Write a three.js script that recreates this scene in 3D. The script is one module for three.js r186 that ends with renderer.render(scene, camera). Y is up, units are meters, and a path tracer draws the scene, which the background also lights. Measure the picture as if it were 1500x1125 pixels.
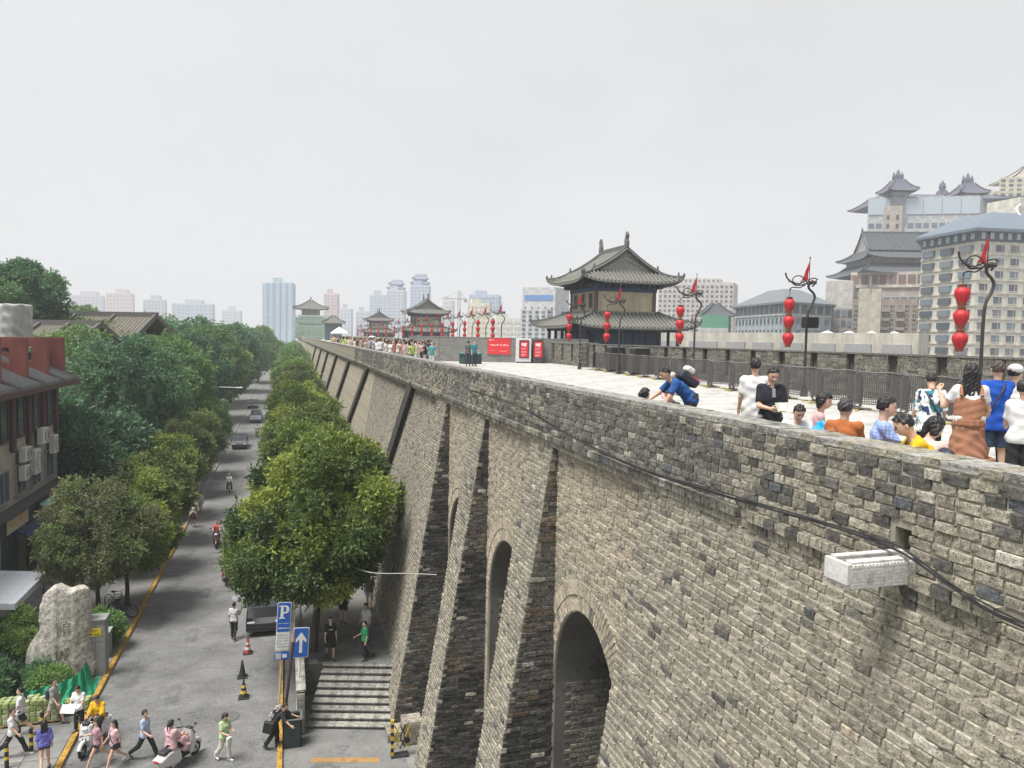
import * as THREE from 'three';
import { mergeGeometries, mergeVertices } from 'three/addons/utils/BufferGeometryUtils.js';
import { RoundedBoxGeometry } from 'three/addons/geometries/RoundedBoxGeometry.js';
import { TextGeometry } from 'three/addons/geometries/TextGeometry.js';
import { FontLoader } from 'three/addons/loaders/FontLoader.js';

// ---------------------------------------------------------------- camera, sky, sun, exposure
const scene = new THREE.Scene();
const V3 = THREE.Vector3;
const EYE = new V3(0, 14.3, 0), FOC = 1083;                    // photo is 1500 x 1125, focal length in its pixels
const camRay = (px, py) => new V3((px - 750) / FOC, -(py - 562.5) / FOC, -1);
const fwd = camRay(420, 489).normalize();                       // where the wall and street run to (world -z)
const upC = new V3().crossVectors(camRay(1420, 509), fwd).normalize();
if (upC.y < 0) upC.negate();
const rightC = new V3().crossVectors(fwd, upC);
const M = new THREE.Matrix4().set(rightC.x, rightC.y, rightC.z, 0, upC.x, upC.y, upC.z, 0, -fwd.x, -fwd.y, -fwd.z, 0, 0, 0, 0, 1);
const camera = new THREE.PerspectiveCamera(2 * Math.atan(562.5 / FOC) * 180 / Math.PI, 4 / 3, 0.1, 9000);
camera.position.copy(EYE);
camera.quaternion.setFromRotationMatrix(M);
const ray = (px, py) => camRay(px, py).applyMatrix4(M);
const onY = (px, py, y) => { const d = ray(px, py); return EYE.clone().addScaledVector(d, (y - EYE.y) / d.y); };
const onX = (px, py, x) => { const d = ray(px, py); return EYE.clone().addScaledVector(d, x / d.x); };
const onZ = (px, py, z) => { const d = ray(px, py); return EYE.clone().addScaledVector(d, z / d.z); };
const onD = (px, py, d) => EYE.clone().addScaledVector(ray(px, py), d);

function rng(seed) { let a = seed >>> 0; return () => { a |= 0; a = a + 0x6D2B79F5 | 0; let t = Math.imul(a ^ a >>> 15, 1 | a); t = t + Math.imul(t ^ t >>> 7, 61 | t) ^ t; return ((t ^ t >>> 14) >>> 0) / 4294967296; }; }
// tileable value noise
function hash2(x, y, s) { let h = Math.imul(x, 374761393) + Math.imul(y, 668265263) + Math.imul(s, 974634777) | 0; h = Math.imul(h ^ h >>> 13, 1274126177); return ((h ^ h >>> 16) >>> 0) / 4294967296; }
function vnoise(x, y, per, s) {
  const xi = Math.floor(x), yi = Math.floor(y), u = x - xi, v = y - yi, a = u * u * (3 - 2 * u), b = v * v * (3 - 2 * v);
  const m = (i) => ((i % per) + per) % per;
  const p = hash2(m(xi), m(yi), s), q = hash2(m(xi + 1), m(yi), s), r = hash2(m(xi), m(yi + 1), s), t = hash2(m(xi + 1), m(yi + 1), s);
  return p + (q - p) * a + (r - p) * b + (p - q - r + t) * a * b;
}
function fbm(x, y, per, oct, s) { let v = 0, a = .5, n = 0; for (let i = 0; i < oct; i++) { v += a * vnoise(x, y, per, s + i); n += a; x *= 2; y *= 2; per *= 2; a *= .5; } return v / n; }
const sm = (a, b, x) => { const t = Math.min(1, Math.max(0, (x - a) / (b - a))); return t * t * (3 - 2 * t); };

// overcast sky, brighter overhead as such a sky is, with faint broad cloud bands
{
  const W = 1024, H = 512, d = new Float32Array(W * H * 4);
  for (let j = 0; j < H; j++) for (let i = 0; i < W; i++) {
    const el = ((j + .5) / H - .5) * Math.PI, s = Math.max(0, Math.sin(el)), az = i / W;
    const k = 1 / (s + .22);
    const th = az * Math.PI * 2, cx = Math.cos(th) * k * 1.7, cy = Math.sin(th) * k * 1.7;
    const c = fbm(cx + 40, cy + 40, 4096, 5, 11) - .5, c2 = fbm(cx * .5 + 90, cy * .5 + 70, 4096, 4, 31) - .5;
    const f = sm(.02, .3, s);
    const L = .178 * (1 + .08 * s + .34 * Math.exp(-s / .13)) + f * (.03 * c + .04 * c2);
    const bl = sm(-.1, .25, c2) * f;
    const o = (j * W + i) * 4;
    d[o] = L * (.972 - .012 * bl); d[o + 1] = L * (.988 - .004 * bl); d[o + 2] = L * (1.0 + .004 * bl); d[o + 3] = 1;
  }
  const sky = new THREE.DataTexture(d, W, H, THREE.RGBAFormat, THREE.FloatType);
  sky.mapping = THREE.EquirectangularReflectionMapping; sky.magFilter = sky.minFilter = THREE.LinearFilter; sky.needsUpdate = true;
  scene.background = sky; scene.environment = sky;
}
const sun = new THREE.DirectionalLight(new THREE.Color().setRGB(1, .965, .915), 1.5);
sun.position.set(-46, 116, -24); sun.target.position.set(0, 4, -40); sun.shadow.radius = 48; sun.castShadow = true;
Object.assign(sun.shadow.camera, { left: -90, right: 90, top: 90, bottom: -90, near: 1, far: 320 }); sun.shadow.mapSize.set(2048, 2048);
scene.add(sun, sun.target);
const renderer = new THREE.WebGLRenderer();
renderer.toneMapping = THREE.LinearToneMapping; renderer.toneMappingExposure = 4.3;
renderer.shadowMap.enabled = true;
scene.fog = new THREE.FogExp2(0xe6e9ee, 0.0006);

// ---------------------------------------------------------------- helpers
const taken = {};
const numbered = (n) => { const k = taken[n] = (taken[n] ?? -1) + 1; return k ? `${n}_${String(k).padStart(3, '0')}` : n; };
function tag(o, label, category, group, kind) { o.userData.label = label; if (category) o.userData.category = category; if (group) o.userData.group = group; if (kind) o.userData.kind = kind; return o; }
function thing(name, label, category, pos = [0, 0, 0], turn = 0, group) {
  const o = new THREE.Group(); o.name = numbered(name); o.position.set(pos.x ?? pos[0], pos.y ?? pos[1], pos.z ?? pos[2]); o.rotation.y = turn; scene.add(o);
  return tag(o, label, category, group);
}
function norm(g) { let r = g.index ? g.toNonIndexed() : g; for (const k of Object.keys(r.attributes)) if (!['position', 'normal', 'uv', 'color'].includes(k)) r.deleteAttribute(k); if (!r.attributes.normal) r.computeVertexNormals(); return r; }
function muv(g, s = 1) {           // uv in metres from the dominant normal axis
  const p = g.attributes.position, n = g.attributes.normal, uv = new Float32Array(p.count * 2);
  for (let i = 0; i < p.count; i++) {
    const x = Math.abs(n.getX(i)), y = Math.abs(n.getY(i)), z = Math.abs(n.getZ(i));
    if (y >= x && y >= z) { uv[2 * i] = p.getX(i) * s; uv[2 * i + 1] = p.getZ(i) * s; }
    else if (x >= z) { uv[2 * i] = p.getZ(i) * s; uv[2 * i + 1] = p.getY(i) * s; }
    else { uv[2 * i] = p.getX(i) * s; uv[2 * i + 1] = p.getY(i) * s; }
  }
  g.setAttribute('uv', new THREE.BufferAttribute(uv, 2)); return g;
}
function merge(gs) { if (!Array.isArray(gs)) gs = [gs]; gs = gs.flat(9); return gs.length === 1 ? norm(gs[0]) : mergeGeometries(gs.map(norm)); }
function mesh(name, gs, mat, parent, noUV) {
  const g = merge(gs); if (!noUV) muv(g);
  const m = new THREE.Mesh(g, mat); m.name = parent ? name : numbered(name); m.castShadow = m.receiveShadow = true; (parent || scene).add(m); return m;
}
const E3 = (rx, ry, rz) => new THREE.Euler(rx || 0, ry || 0, rz || 0, 'YXZ');
function xf(g, x = 0, y = 0, z = 0, rx, ry, rz) { g.applyMatrix4(new THREE.Matrix4().compose(new V3(x, y, z), new THREE.Quaternion().setFromEuler(E3(rx, ry, rz)), new V3(1, 1, 1))); return g; }
const box = (w, h, d, x, y, z, rx, ry, rz) => xf(new THREE.BoxGeometry(w, h, d), x, y, z, rx, ry, rz);
const rbox = (w, h, d, r, x, y, z, rx, ry, rz, seg = 1) => xf(new RoundedBoxGeometry(w, h, d, seg, r), x, y, z, rx, ry, rz);
const cyl = (r0, r1, h, n, x, y, z, rx, ry, rz) => xf(new THREE.CylinderGeometry(r0, r1, h, n), x, y, z, rx, ry, rz);
const sph = (r, x, y, z, sx = 1, sy = 1, sz = 1, n = 14) => { const g = new THREE.SphereGeometry(r, n, Math.ceil(n * .7)); g.scale(sx, sy, sz); return xf(g, x, y, z); };
const v = (a) => a.isVector3 ? a : new V3(...a);
function bar(a, b, r0, r1 = r0, n = 7) {
  a = v(a); b = v(b); const d = b.clone().sub(a), L = d.length(), g = new THREE.CylinderGeometry(r1, r0, L, n);
  g.applyQuaternion(new THREE.Quaternion().setFromUnitVectors(new V3(0, 1, 0), d.normalize())); const c = a.clone().add(b).multiplyScalar(.5); g.translate(c.x, c.y, c.z); return g;
}
const tube = (pts, r, seg = 24, n = 6, closed = false) => new THREE.TubeGeometry(new THREE.CatmullRomCurve3(pts.map(v), closed), seg, r, n, closed);
const shape = (pts) => { const s = new THREE.Shape(); pts.forEach((p, i) => i ? s.lineTo(p[0], p[1]) : s.moveTo(p[0], p[1])); s.closePath(); return s; };
const ext = (pts, depth, bev = 0) => new THREE.ExtrudeGeometry(Array.isArray(pts) ? shape(pts) : pts, { depth, bevelEnabled: bev > 0, bevelSize: bev, bevelThickness: bev, bevelSegments: 1, curveSegments: 16 });
const beam = (a, b, w, h) => { a = v(a); b = v(b); const L = a.distanceTo(b), g = new THREE.BoxGeometry(w, h, L); const m = new THREE.Matrix4().lookAt(a, b, new V3(0, 1, 0)); g.applyMatrix4(m); const c = a.clone().add(b).multiplyScalar(.5); g.translate(c.x, c.y, c.z); return g; };
function clone(o, pos, turn, label) { const c = o.clone(); c.name = numbered(o.name.replace(/_\d{3}$/, '')); c.userData = { ...o.userData }; if (pos) c.position.set(pos.x ?? pos[0], pos.y ?? pos[1], pos.z ?? pos[2]); if (turn !== undefined) c.rotation.y = turn; if (label) c.userData.label = label; scene.add(c); return c; }

// textures: colour multipliers of real stuff (grain, stains), plus matching height maps
function tex(size, fn, rep = 1, srgb = true) {
  const d = new Uint8Array(size * size * 4);
  for (let j = 0; j < size; j++) for (let i = 0; i < size; i++) {
    const c = fn(i / size, j / size), o = (j * size + i) * 4;
    const [r, g, b] = typeof c === 'number' ? [c, c, c] : c;
    d[o] = Math.max(0, Math.min(255, r * 255)); d[o + 1] = Math.max(0, Math.min(255, g * 255)); d[o + 2] = Math.max(0, Math.min(255, b * 255)); d[o + 3] = 255;
  }
  const t = new THREE.DataTexture(d, size, size, THREE.RGBAFormat); t.wrapS = t.wrapT = THREE.RepeatWrapping; t.magFilter = THREE.LinearFilter; t.minFilter = THREE.LinearMipmapLinearFilter; t.generateMipmaps = true;
  if (srgb) t.colorSpace = THREE.SRGBColorSpace; t.repeat.set(rep, rep); t.needsUpdate = true; return t;
}
const stoneFn = (s) => (u, w) => { const a = fbm(u * 6, w * 6, 6, 5, s), b = fbm(u * 48, w * 48, 48, 3, s + 9), p = fbm(u * 20, w * 20, 20, 3, s + 21); const k = .6 + .46 * a + .42 * (b - .5) - .24 * sm(.6, .74, p); const w2 = sm(.6, .75, fbm(u * 11, w * 11, 11, 4, s + 33)) * .16; return [k + w2, k * .99 + w2, k * .97 + w2 * .95]; };
const tStone = tex(512, stoneFn(3), 1.1), tStoneH = tex(512, (u, w) => .5 * fbm(u * 14, w * 14, 14, 4, 7) + .5 * fbm(u * 60, w * 60, 60, 2, 17), 1.1, false);
const tPlaster = tex(512, (u, w) => { const a = fbm(u * 4, w * 4, 4, 6, 51), st = fbm(u * 30, w * 3, 30, 4, 61), b = fbm(u * 90, w * 90, 90, 2, 71); const k = .72 + .24 * a + .14 * (st - .5) + .1 * (b - .5); return [k, k * .995, k * .985]; }, .22);
const tConcrete = tex(512, (u, w) => { const a = fbm(u * 5, w * 5, 5, 6, 81), b = fbm(u * 100, w * 100, 100, 2, 83), s = sm(.62, .72, fbm(u * 9, w * 9, 9, 4, 87)); return .74 + .24 * a + .16 * (b - .5) - .12 * s; }, .35);
const tRoad = tex(1024, (u, w) => {
  const a = fbm(u * 4, w * 4, 4, 6, 101), b = fbm(u * 128, w * 128, 128, 2, 103), c = fbm(u * 20, w * 34, 20, 4, 107);
  const row = (w * 24) % 1, jr = 1 - .13 * (1 - sm(.0, .09, Math.min(row, 1 - row)) ) * sm(.35, .6, c);
  const ro = Math.floor(w * 24), col = (u * 14 + (ro % 2) * .5 + hash2(ro, 3, 5) * .2) % 1, jc = 1 - .08 * (1 - sm(0, .05, Math.min(col, 1 - col))) * sm(.4, .6, c);
  const tile = hash2(ro, Math.floor(u * 14 + (ro % 2) * .5), 77) - .5;
  const oil = sm(.6, .78, fbm(u * 7 + 3, w * 5, 7, 5, 113)) * .12, ck = Math.abs(fbm(u * 5, w * 5, 5, 5, 119) - .5) < .004 ? .16 : 0;
  return (.7 + .26 * a + .2 * (b - .5) + .07 * tile - oil - ck) * jr * jc;
}, 1 / 6);
const tFab = tex(256, (u, w) => .84 + .16 * fbm(u * 5, w * 5, 5, 4, 131) + .1 * (fbm(u * 64, w * 64, 64, 1, 133) - .5), 1.6), tFabH = tex(256, (u, w) => fbm(u * 3, w * 3, 3, 2, 137), 1.5, false);
const tBark = tex(256, (u, w) => { const a = fbm(u * 16, w * 4, 16, 5, 151); return .55 + .5 * a; }, .8), tBarkH = tex(256, (u, w) => fbm(u * 24, w * 5, 24, 4, 153), .8, false);
const tMetal = tex(256, (u, w) => .86 + .14 * fbm(u * 8, w * 8, 8, 5, 171), .8);
const tTile = tex(256, (u, w) => { const a = fbm(u * 12, w * 12, 12, 4, 181), m = sm(.55, .7, fbm(u * 5, w * 5, 5, 5, 183)); const k = .68 + .34 * a; return [k * (1 - .05 * m), k * (1 - .0 * m), k * (1 - .07 * m)]; }, .45);
const C = (r, g, b) => new THREE.Color().setRGB(r, g, b);
const mat = (c, rough = .85, o = {}) => new THREE.MeshStandardMaterial({ color: c, roughness: rough, ...o });
const mStone = (r, g, b, o = {}) => mat(C(r, g, b), .92, { map: tStone, bumpMap: tStoneH, bumpScale: .006, ...o });
const mPl = (r, g, b, o = {}) => mat(C(r, g, b), .9, { map: tPlaster, ...o });
const mCon = (r, g, b, o = {}) => mat(C(r, g, b), .9, { map: tConcrete, bumpMap: tStoneH, bumpScale: .003, ...o });
const mFab = (r, g, b, o = {}) => mat(C(r, g, b), .95, { map: tFab, bumpMap: tFabH, bumpScale: .006, ...o });
const mPaint = (r, g, b, rough = .4, o = {}) => mat(C(r, g, b), rough, { map: tMetal, ...o });
const mGlassDark = new THREE.MeshPhysicalMaterial({ color: C(.03, .04, .05), roughness: .08, specularIntensity: 1 });
// ---------------------------------------------------------------- ground, road, pavements
const WALK = 12.35, PAR = 13.3, LEDGE = 12.1, XF = 5.5, XI = 5.97, XBASE = 3.64;
const batter = (y) => XBASE + (XF + .02 - XBASE) * y / LEDGE;      // battered face of the wall
function plane(name, x0, x1, z0, z1, y, m, parent) {
  const g = new THREE.PlaneGeometry(x1 - x0, Math.abs(z1 - z0), 1, 1); g.rotateX(-Math.PI / 2); g.translate((x0 + x1) / 2, y, (z0 + z1) / 2);
  const o = mesh(name, g, m, parent); return o;
}
const structure = (o, label) => { o.userData.kind = 'structure'; o.userData.label = label; return o; };
structure(plane('ground', -1500, 1500, 300, -1900, -.012, mCon(.3, .3, .285)), 'flat city ground reaching to the hazy horizon');
structure(plane('road', -7, -.3, 12, -420, 0, mat(C(.225, .225, .222), .88, { map: tRoad, bumpMap: tStoneH, bumpScale: .004 })), 'grey paved street running beside the tall brick wall');
structure(plane('forecourt', -.12, 3.9, 12, -27, .004, mat(C(.24, .24, .232), .9, { map: tConcrete, bumpMap: tStoneH, bumpScale: .004 })), 'worn grey concrete apron below the stone steps');
{ // raised kerb-side strip beyond the stairs carries the cars; side strip between road and terrace
  structure(plane('parking_strip', -.12, .5, -27, -420, .004, mCon(.19, .19, .185)), 'narrow paved parking strip at the foot of the terrace');
}
const yellowKerb = mat(C(.5, .3, .05), .8, { map: tStone }), greyKerb = mStone(.3, .3, .29), orangeMark = mat(C(.46, .27, .1), .85, { map: tConcrete });
function kerb(name, label, x, w, zs, m2) {
  const k = new THREE.Group(); k.name = numbered(name); scene.add(k); tag(k, label, 'kerb', null);
  const g = muv(norm(rbox(w, .16, 1.16, .02, 0, 0, 0)));
  for (const [z, m] of zs) { const o = new THREE.Mesh(g, m); o.name = 'kerb_stone'; o.position.set(x, .055, z); o.castShadow = o.receiveShadow = true; k.add(o); }
  return k;
}
{
  const R = rng(5), a = [], b = [];
  for (let z = -20; z > -150; z -= 1.18) a.push([z, z > -58 ? yellowKerb : greyKerb]);
  for (let z = -24.6; z > -150; z -= 1.18) b.push([z, z > -40 ? yellowKerb : greyKerb]);
  kerb('kerb', 'long yellow painted kerb edging the pavement under the leafy street trees', -7.1, .2, a);
  kerb('kerb', 'short orange yellow kerb running past the blue signs towards the steps', -.21, .18, b);
}
// left pavement of big slabs
{
  const p = new THREE.Group(); p.name = 'pavement'; scene.add(p); structure(p, 'wide grey slab pavement on the shop side of the street');
  const base = plane('mortar_bed', -15, -7.2, 12, -420, .09, mCon(.2, .2, .19), p);
  const R = rng(8), ms = [mCon(.26, .26, .25), mCon(.3, .295, .28), mCon(.235, .235, .23)];
  const g = muv(norm(rbox(1.06, .05, 1.06, .008, 0, 0, 0)));
  for (let i = 0; i < 7; i++) for (let j = 0; j < 36; j++) { const o = new THREE.Mesh(g, ms[Math.floor(R() * 3)]); o.name = 'slab'; o.position.set(-7.76 - i * 1.08, .085 + R() * .005, -20 - j * 1.08); o.castShadow = o.receiveShadow = true; p.add(o); }
}
// terrace beside the wall, its retaining wall and steps
const TER = 1.25;
{
  const t = new THREE.Group(); t.name = 'terrace'; scene.add(t); structure(t, 'raised paved walk between retaining wall and city wall');
  mesh('terrace_paving', box(3.9, 1.25, 390, 2.45, TER / 2 - .004, -29.6 - 195), mCon(.21, .208, .2), t);
  const st = thing('stone_steps', 'broad flight of weathered grey stone steps up to the terrace', 'steps', [.72, 0, -27.15], -.285);
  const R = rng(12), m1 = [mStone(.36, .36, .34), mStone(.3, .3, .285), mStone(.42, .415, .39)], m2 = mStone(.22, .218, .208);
  for (let k = 0; k < 9; k++) {
    const y = (k + 1) * TER / 9, z = .15 - k * .315, x0 = 0, x1 = batter(y) - .5;
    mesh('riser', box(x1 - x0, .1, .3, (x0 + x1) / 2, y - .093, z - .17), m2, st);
    let x = x0; while (x < x1 - .05) { const L = Math.min(x1 - x, .9 + R() * .5); mesh('tread', rbox(L - .008, .045, .36, .012, x + L / 2, y - .022, z - .14), m1[Math.floor(R() * 3)], st); x += L; }
  }
  mesh('landing', [rbox(3.7, .1, 1.9, .012, 1.75, TER - .046, -3.45), box(3.6, 1.15, 1.8, 1.75, .575, -3.5)], mCon(.24, .238, .23), st);
  const rw = thing('retaining_wall', 'low grey stone block wall with pale coping beside the steps', 'wall', [0, 0, 0]);
  mesh('coping', rbox(.34, .1, 3.4, .02, .5, 1.62, -28.3), mStone(.42, .415, .39), rw);
  mesh('core', box(.2, 1.5, 3.3, .5, .79, -28.3), m2, rw);
  for (let r = 0; r < 6; r++) { let z = -26.66; while (z > -29.9) { const L = Math.min(.3 + R() * .3, z + 29.95); if (L > .06) mesh('stone_block', rbox(.26, .235, L - .015, .02, .5, .15 + r * .25, z - L / 2), m1[Math.floor(R() * 3)], rw); z -= L; } mesh('stone_block', rbox(.28, .235, .12, .02, .5, .15 + r * .25, -26.64), m1[r % 3], rw); }
  const rl = thing('terrace_edge_wall', 'long low stone wall holding up the terrace under the trees', 'wall', [0, 0, 0]);
  mesh('face', box(.24, 1.36, 120, .5, .68, -90), mStone(.2, .2, .19), rl);
  // steel grate slots at the top of the steps
  for (const [gx, n] of [[1.25, 6], [3.0, 6]]) { const gr = thing('drain_grate', gx < 2 ? 'small black slotted drain at top of steps towards the trees' : 'small black slotted drain at top of steps against the brick wall', 'drain', [gx, TER, -29.85]); for (let i = 0; i < n; i++) mesh('slot', box(.035, .012, .34, i * .09, .006, 0), mat(C(.02, .02, .02), .7), gr); mesh('rim', box(n * .09, .006, .4, (n - 1) * .045, .002, 0), mat(C(.1, .1, .1), .6), gr); }
  const om = structure(mesh('road_marking', box(2.3, .004, .28, 1.9, .009, -24.6, 0, -.26), orangeMark), 'faded orange line painted across the apron');
  const mh = thing('manhole_cover', 'round iron manhole cover set in the street near the cones', 'manhole', [-2.1, .004, -28.6]);
  mesh('disc', cyl(.42, .42, .012, 28, 0, .006, 0), mat(C(.13, .13, .128), .75, { map: tMetal }), mh);
  mesh('rim', new THREE.TorusGeometry(.43, .008, 5, 28).rotateX(Math.PI / 2), mat(C(.1, .1, .1), .8), mh);
}
// ---------------------------------------------------------------- the city wall
const toPx = (p) => { const c = p.clone().sub(EYE).applyMatrix4(M.clone().transpose()); return c.z > -.1 ? null : [750 + FOC * c.x / -c.z, 562.5 - FOC * c.y / -c.z, -c.z]; };
const XR = 5.62, Z0 = -10.6, PIERS = [[-14.9, -16.4], [-20.6, -22.1], [-26, -27.7]], ARCH = [[-13.2, 1.7], [-18.5, 1.85], [-24.05, 1.85]], SPR = 6.75, RISE = 2.12, CH = .11;
const BR = [];      // bricks: position, rotation about y, roll about the face normal, length, height scale, colour
const wallNoise = (a, b, s, sc) => fbm(a * sc + 500, b * sc + 500, 8192, 4, s);
function brickGeo(k) {
  const g = new THREE.BoxGeometry(.36, .116, .13, 3, 2, 2), p = g.attributes.position;
  for (let i = 0; i < p.count; i++) {
    let x = p.getX(i), y = p.getY(i), z = p.getZ(i); const a = Math.round(x * 999), b = Math.round(y * 999), c = Math.round(z * 999);
    const h = (s) => hash2(a * 7 + c * 131, b * 13 + k * 977, s) - .5;
    if (c === 0) z = .052;
    if (z > .06) { x *= .97 + .02 * h(1); y *= .9 + .06 * h(2); z += .008 * h(3); const e = Math.abs(a) > 170 && Math.abs(b) > 50; if (e && h(6) > .25) z -= .016; }
    else { x += .005 * h(4); y += .004 * h(5); }
    p.setXYZ(i, x, y, z);
  }
  const n = norm(g); n.computeVertexNormals(); muv(n); const uv = n.attributes.uv; for (let i = 0; i < uv.count; i++) uv.setXY(i, uv.getX(i) * 2 + k * .37, uv.getY(i) * 2 + k * .61); return n;
}
const BG = [0, 1, 2, 3, 4, 5].map(brickGeo);
const brickMat = new THREE.MeshStandardMaterial({ color: 0xffffff, roughness: .93, map: tStone, bumpMap: tStoneH, bumpScale: .008 });
{
  const R = rng(77), U = (a, b) => a + (b - a) * R();
  const mix = (a, b, t) => [a[0] + (b[0] - a[0]) * t, a[1] + (b[1] - a[1]) * t, a[2] + (b[2] - a[2]) * t];
  const GREY = [.215, .21, .19], TAN = [.415, .39, .318], DARK = [.105, .102, .098], SAND = [.52, .462, .365], BROWN = [.16, .115, .08], BLUE = [.12, .13, .15], PALE = [.5, .48, .42];
  const put = (x, y, z, ry, L, c, o = {}) => BR.push({ p: new V3(x, y, z), ry, rz: o.rz || 0, L, h: o.h || 1, c, d: o.d || 1 });
  function tone(zone, along, y) {
    const n = wallNoise(along, y, 3, .55), n2 = wallNoise(along, y, 9, 1.7), r = R(), j = U(.8, 1.2);
    let c;
    if (zone === 'parapet') {
      c = mix(GREY, TAN, sm(.42, .64, n) * .8 + U(-.15, .15)); if (r < .17 + .27 * sm(.5, .62, n2) || y > PAR - .3 && r < .55) c = mix(DARK, GREY, U(.05, .6));
      if (r > .965) c = PALE; else if (r > .94) c = BLUE;
    } else if (zone === 'face') {
      c = mix(GREY, TAN, .74 + .5 * (n - .5) + U(-.2, .2)); if (r < .025 + .07 * sm(.56, .68, n2)) c = mix(DARK, GREY, U(.2, .8)); if (r > .994) c = BLUE; else if (r > .98) c = SAND; else if (r > .93) c = mix(TAN, PALE, .6);
      if (along > -5.4 && y < 9.6 && sm(.5, .62, wallNoise(along + 2.2, y * .7 + 1.3, 21, .5)) > .5 && r < .45) c = mix(DARK, GREY, U(0, .5));
    } else if (zone === 'side') {  // darker than the fronts: sooty brick, plus some shade put into the tone
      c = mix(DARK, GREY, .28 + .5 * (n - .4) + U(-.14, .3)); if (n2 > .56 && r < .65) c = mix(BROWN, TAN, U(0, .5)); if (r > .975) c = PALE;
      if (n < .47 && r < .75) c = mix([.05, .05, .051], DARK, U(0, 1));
    } else if (zone === 'arch') { c = mix(SAND, TAN, U(0, .3)); if (r < .06) c = mix(TAN, GREY, .6); }
    else if (zone === 'bay') { c = mix(mix(SAND, TAN, U(.1, .5)), mix(SAND, TAN, U(.5, 1)), sm(.5, .66, n)); if (r < .03) c = mix(TAN, GREY, U(.4, 1)); }
    else { c = mix(GREY, TAN, U(-.1, .5)); }
    return c.map((q) => q * j);
  }
  // one face of running bond; skip(z, y) leaves openings out
  function face(zone, z0, z1, y0, y1, X, skip) {
    let r = 0; for (let y = y0 + CH / 2; y < y1; y += CH, r++) {
      let z = z0 + (r % 2 ? .19 : 0) * 1 + U(-.03, .03); if (r % 2) z = z0; let first = r % 2;
      while (z > z1 + .02) {
        let L = first ? .14 : zone === 'parapet' ? U(.17, .28) : (R() < .25 ? U(.15, .2) : U(.22, .33)); first = 0; if (z - L < z1 + .06) L = z - z1;
        const zc = z - L / 2; if (!skip || !skip(zc, y)) put(X(y) + U(-.012, .014) + .063, y + U(-.006, .006), zc, -Math.PI / 2, L - U(.01, .026), tone(zone, zc, y), { h: U(.76, .86), rz: U(-.014, .014) });
        z -= L;
      }
    }
  }
  // near side of a pier: faces the camera (+z)
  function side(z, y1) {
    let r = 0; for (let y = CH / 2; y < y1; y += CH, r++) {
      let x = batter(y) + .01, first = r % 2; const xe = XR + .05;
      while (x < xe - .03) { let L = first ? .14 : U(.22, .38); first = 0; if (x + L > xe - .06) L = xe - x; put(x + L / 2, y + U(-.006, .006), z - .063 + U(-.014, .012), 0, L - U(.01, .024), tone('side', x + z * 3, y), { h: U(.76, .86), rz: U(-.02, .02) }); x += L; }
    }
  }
  const holes = [[-5.41, 12.49, .16, .15]];
  const inHole = (z, y) => holes.some(([hz, hy, w, h]) => Math.abs(z - hz) < w && Math.abs(y - hy) < h);
  face('parapet', -1.6, -64, LEDGE + .13, PAR - .05, () => XF, inHole);
  face('face', -1.6, Z0, 0, LEDGE, batter, (z, y) => { const q = toPx(new V3(batter(y), y, z)); return !q || q[0] < -60 || q[0] > 1580 || q[1] > 1210; });
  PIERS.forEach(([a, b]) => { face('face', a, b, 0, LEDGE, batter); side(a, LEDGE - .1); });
  face('face', -27.7, -50, 0, LEDGE, (y) => batter(y) + .22);
  // string course: a projecting course of brick ends, with a smaller one below
  for (let z = -1.6; z > -64; z -= .2) { if (z > -9 && R() < .16) continue; put(XF - .03 + U(-.012, .012), LEDGE + .065, z - .1, -Math.PI / 2, .185, tone('parapet', z, 12), {}); if (z < -7 || R() < .8) put(XF + .03 + U(-.01, .01), LEDGE - .065, z - .1, -Math.PI / 2, .185, tone('face', z, 11.9), {}); }
  for (let z = -1.6; z > -64; z -= .205) put((XF + XI) / 2 + U(-.006, .006), PAR - .03 + U(-.006, .008), z - .1, 0, XI - XF + U(-.02, .01), mix([.3, .295, .28], [.42, .415, .4], U(0, 1)).map((q) => q * .95), { h: .62, d: 1.52 });
  // bays with arches
  const bays = [[Z0, PIERS[0][0]], [PIERS[0][1], PIERS[1][0]], [PIERS[1][1], PIERS[2][0]]];
  bays.forEach(([a, b], i) => {
    const [zc, hw] = ARCH[i], rr = .62;
    const inside = (z, y, t) => y < SPR ? Math.abs(z - zc) < hw + t : ((z - zc) / (hw + t)) ** 2 + ((y - SPR) / (RISE + t)) ** 2 < 1;
    face('bay', a, b, 0, LEDGE, () => XR, (z, y) => inside(z, y, rr + .04));
    for (let y = CH / 2, r = 0; y < SPR; y += CH, r++) for (let x = XR + .3 + (r % 2) * .14; x < XR + 5; ) { const L = U(.22, .36); put(x + L / 2, y, zc - hw - .02 + U(-.01, .01), 0, L - .016, tone('jamb', x * 2 + i * 9, y), { h: .8 }); x += L; }
    for (let ring = 0; ring < 2; ring++) {
      const t = .17 + ring * .31, A = hw + t, B = RISE + t, n = Math.round(Math.PI * (A + B) / 2 / .118);
      for (let k = 0; k <= n; k++) { const th = Math.PI * k / n, z = zc + A * Math.cos(th), y = SPR + B * Math.sin(th), ang = Math.atan2(Math.sin(th) / B, Math.cos(th) / A); if (z < b || z > a) continue;
        put(XR + .063 + U(-.006, .006) - (ring ? .012 : 0), y, z, -Math.PI / 2, .29, tone('arch', z, y), { rz: ang, h: .84 }); }
      for (let y = 0; y < SPR; y += CH) for (const s of [-1, 1]) { const z = zc + s * A; if (z < b || z > a) continue; put(XR + .063, y, z, -Math.PI / 2, .29, tone('arch', z, y), { h: .84 }); }
    }
  });
  // battlement wall on the far side of the walkway
  const N1 = BR.length;
  const bat = [];
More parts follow.
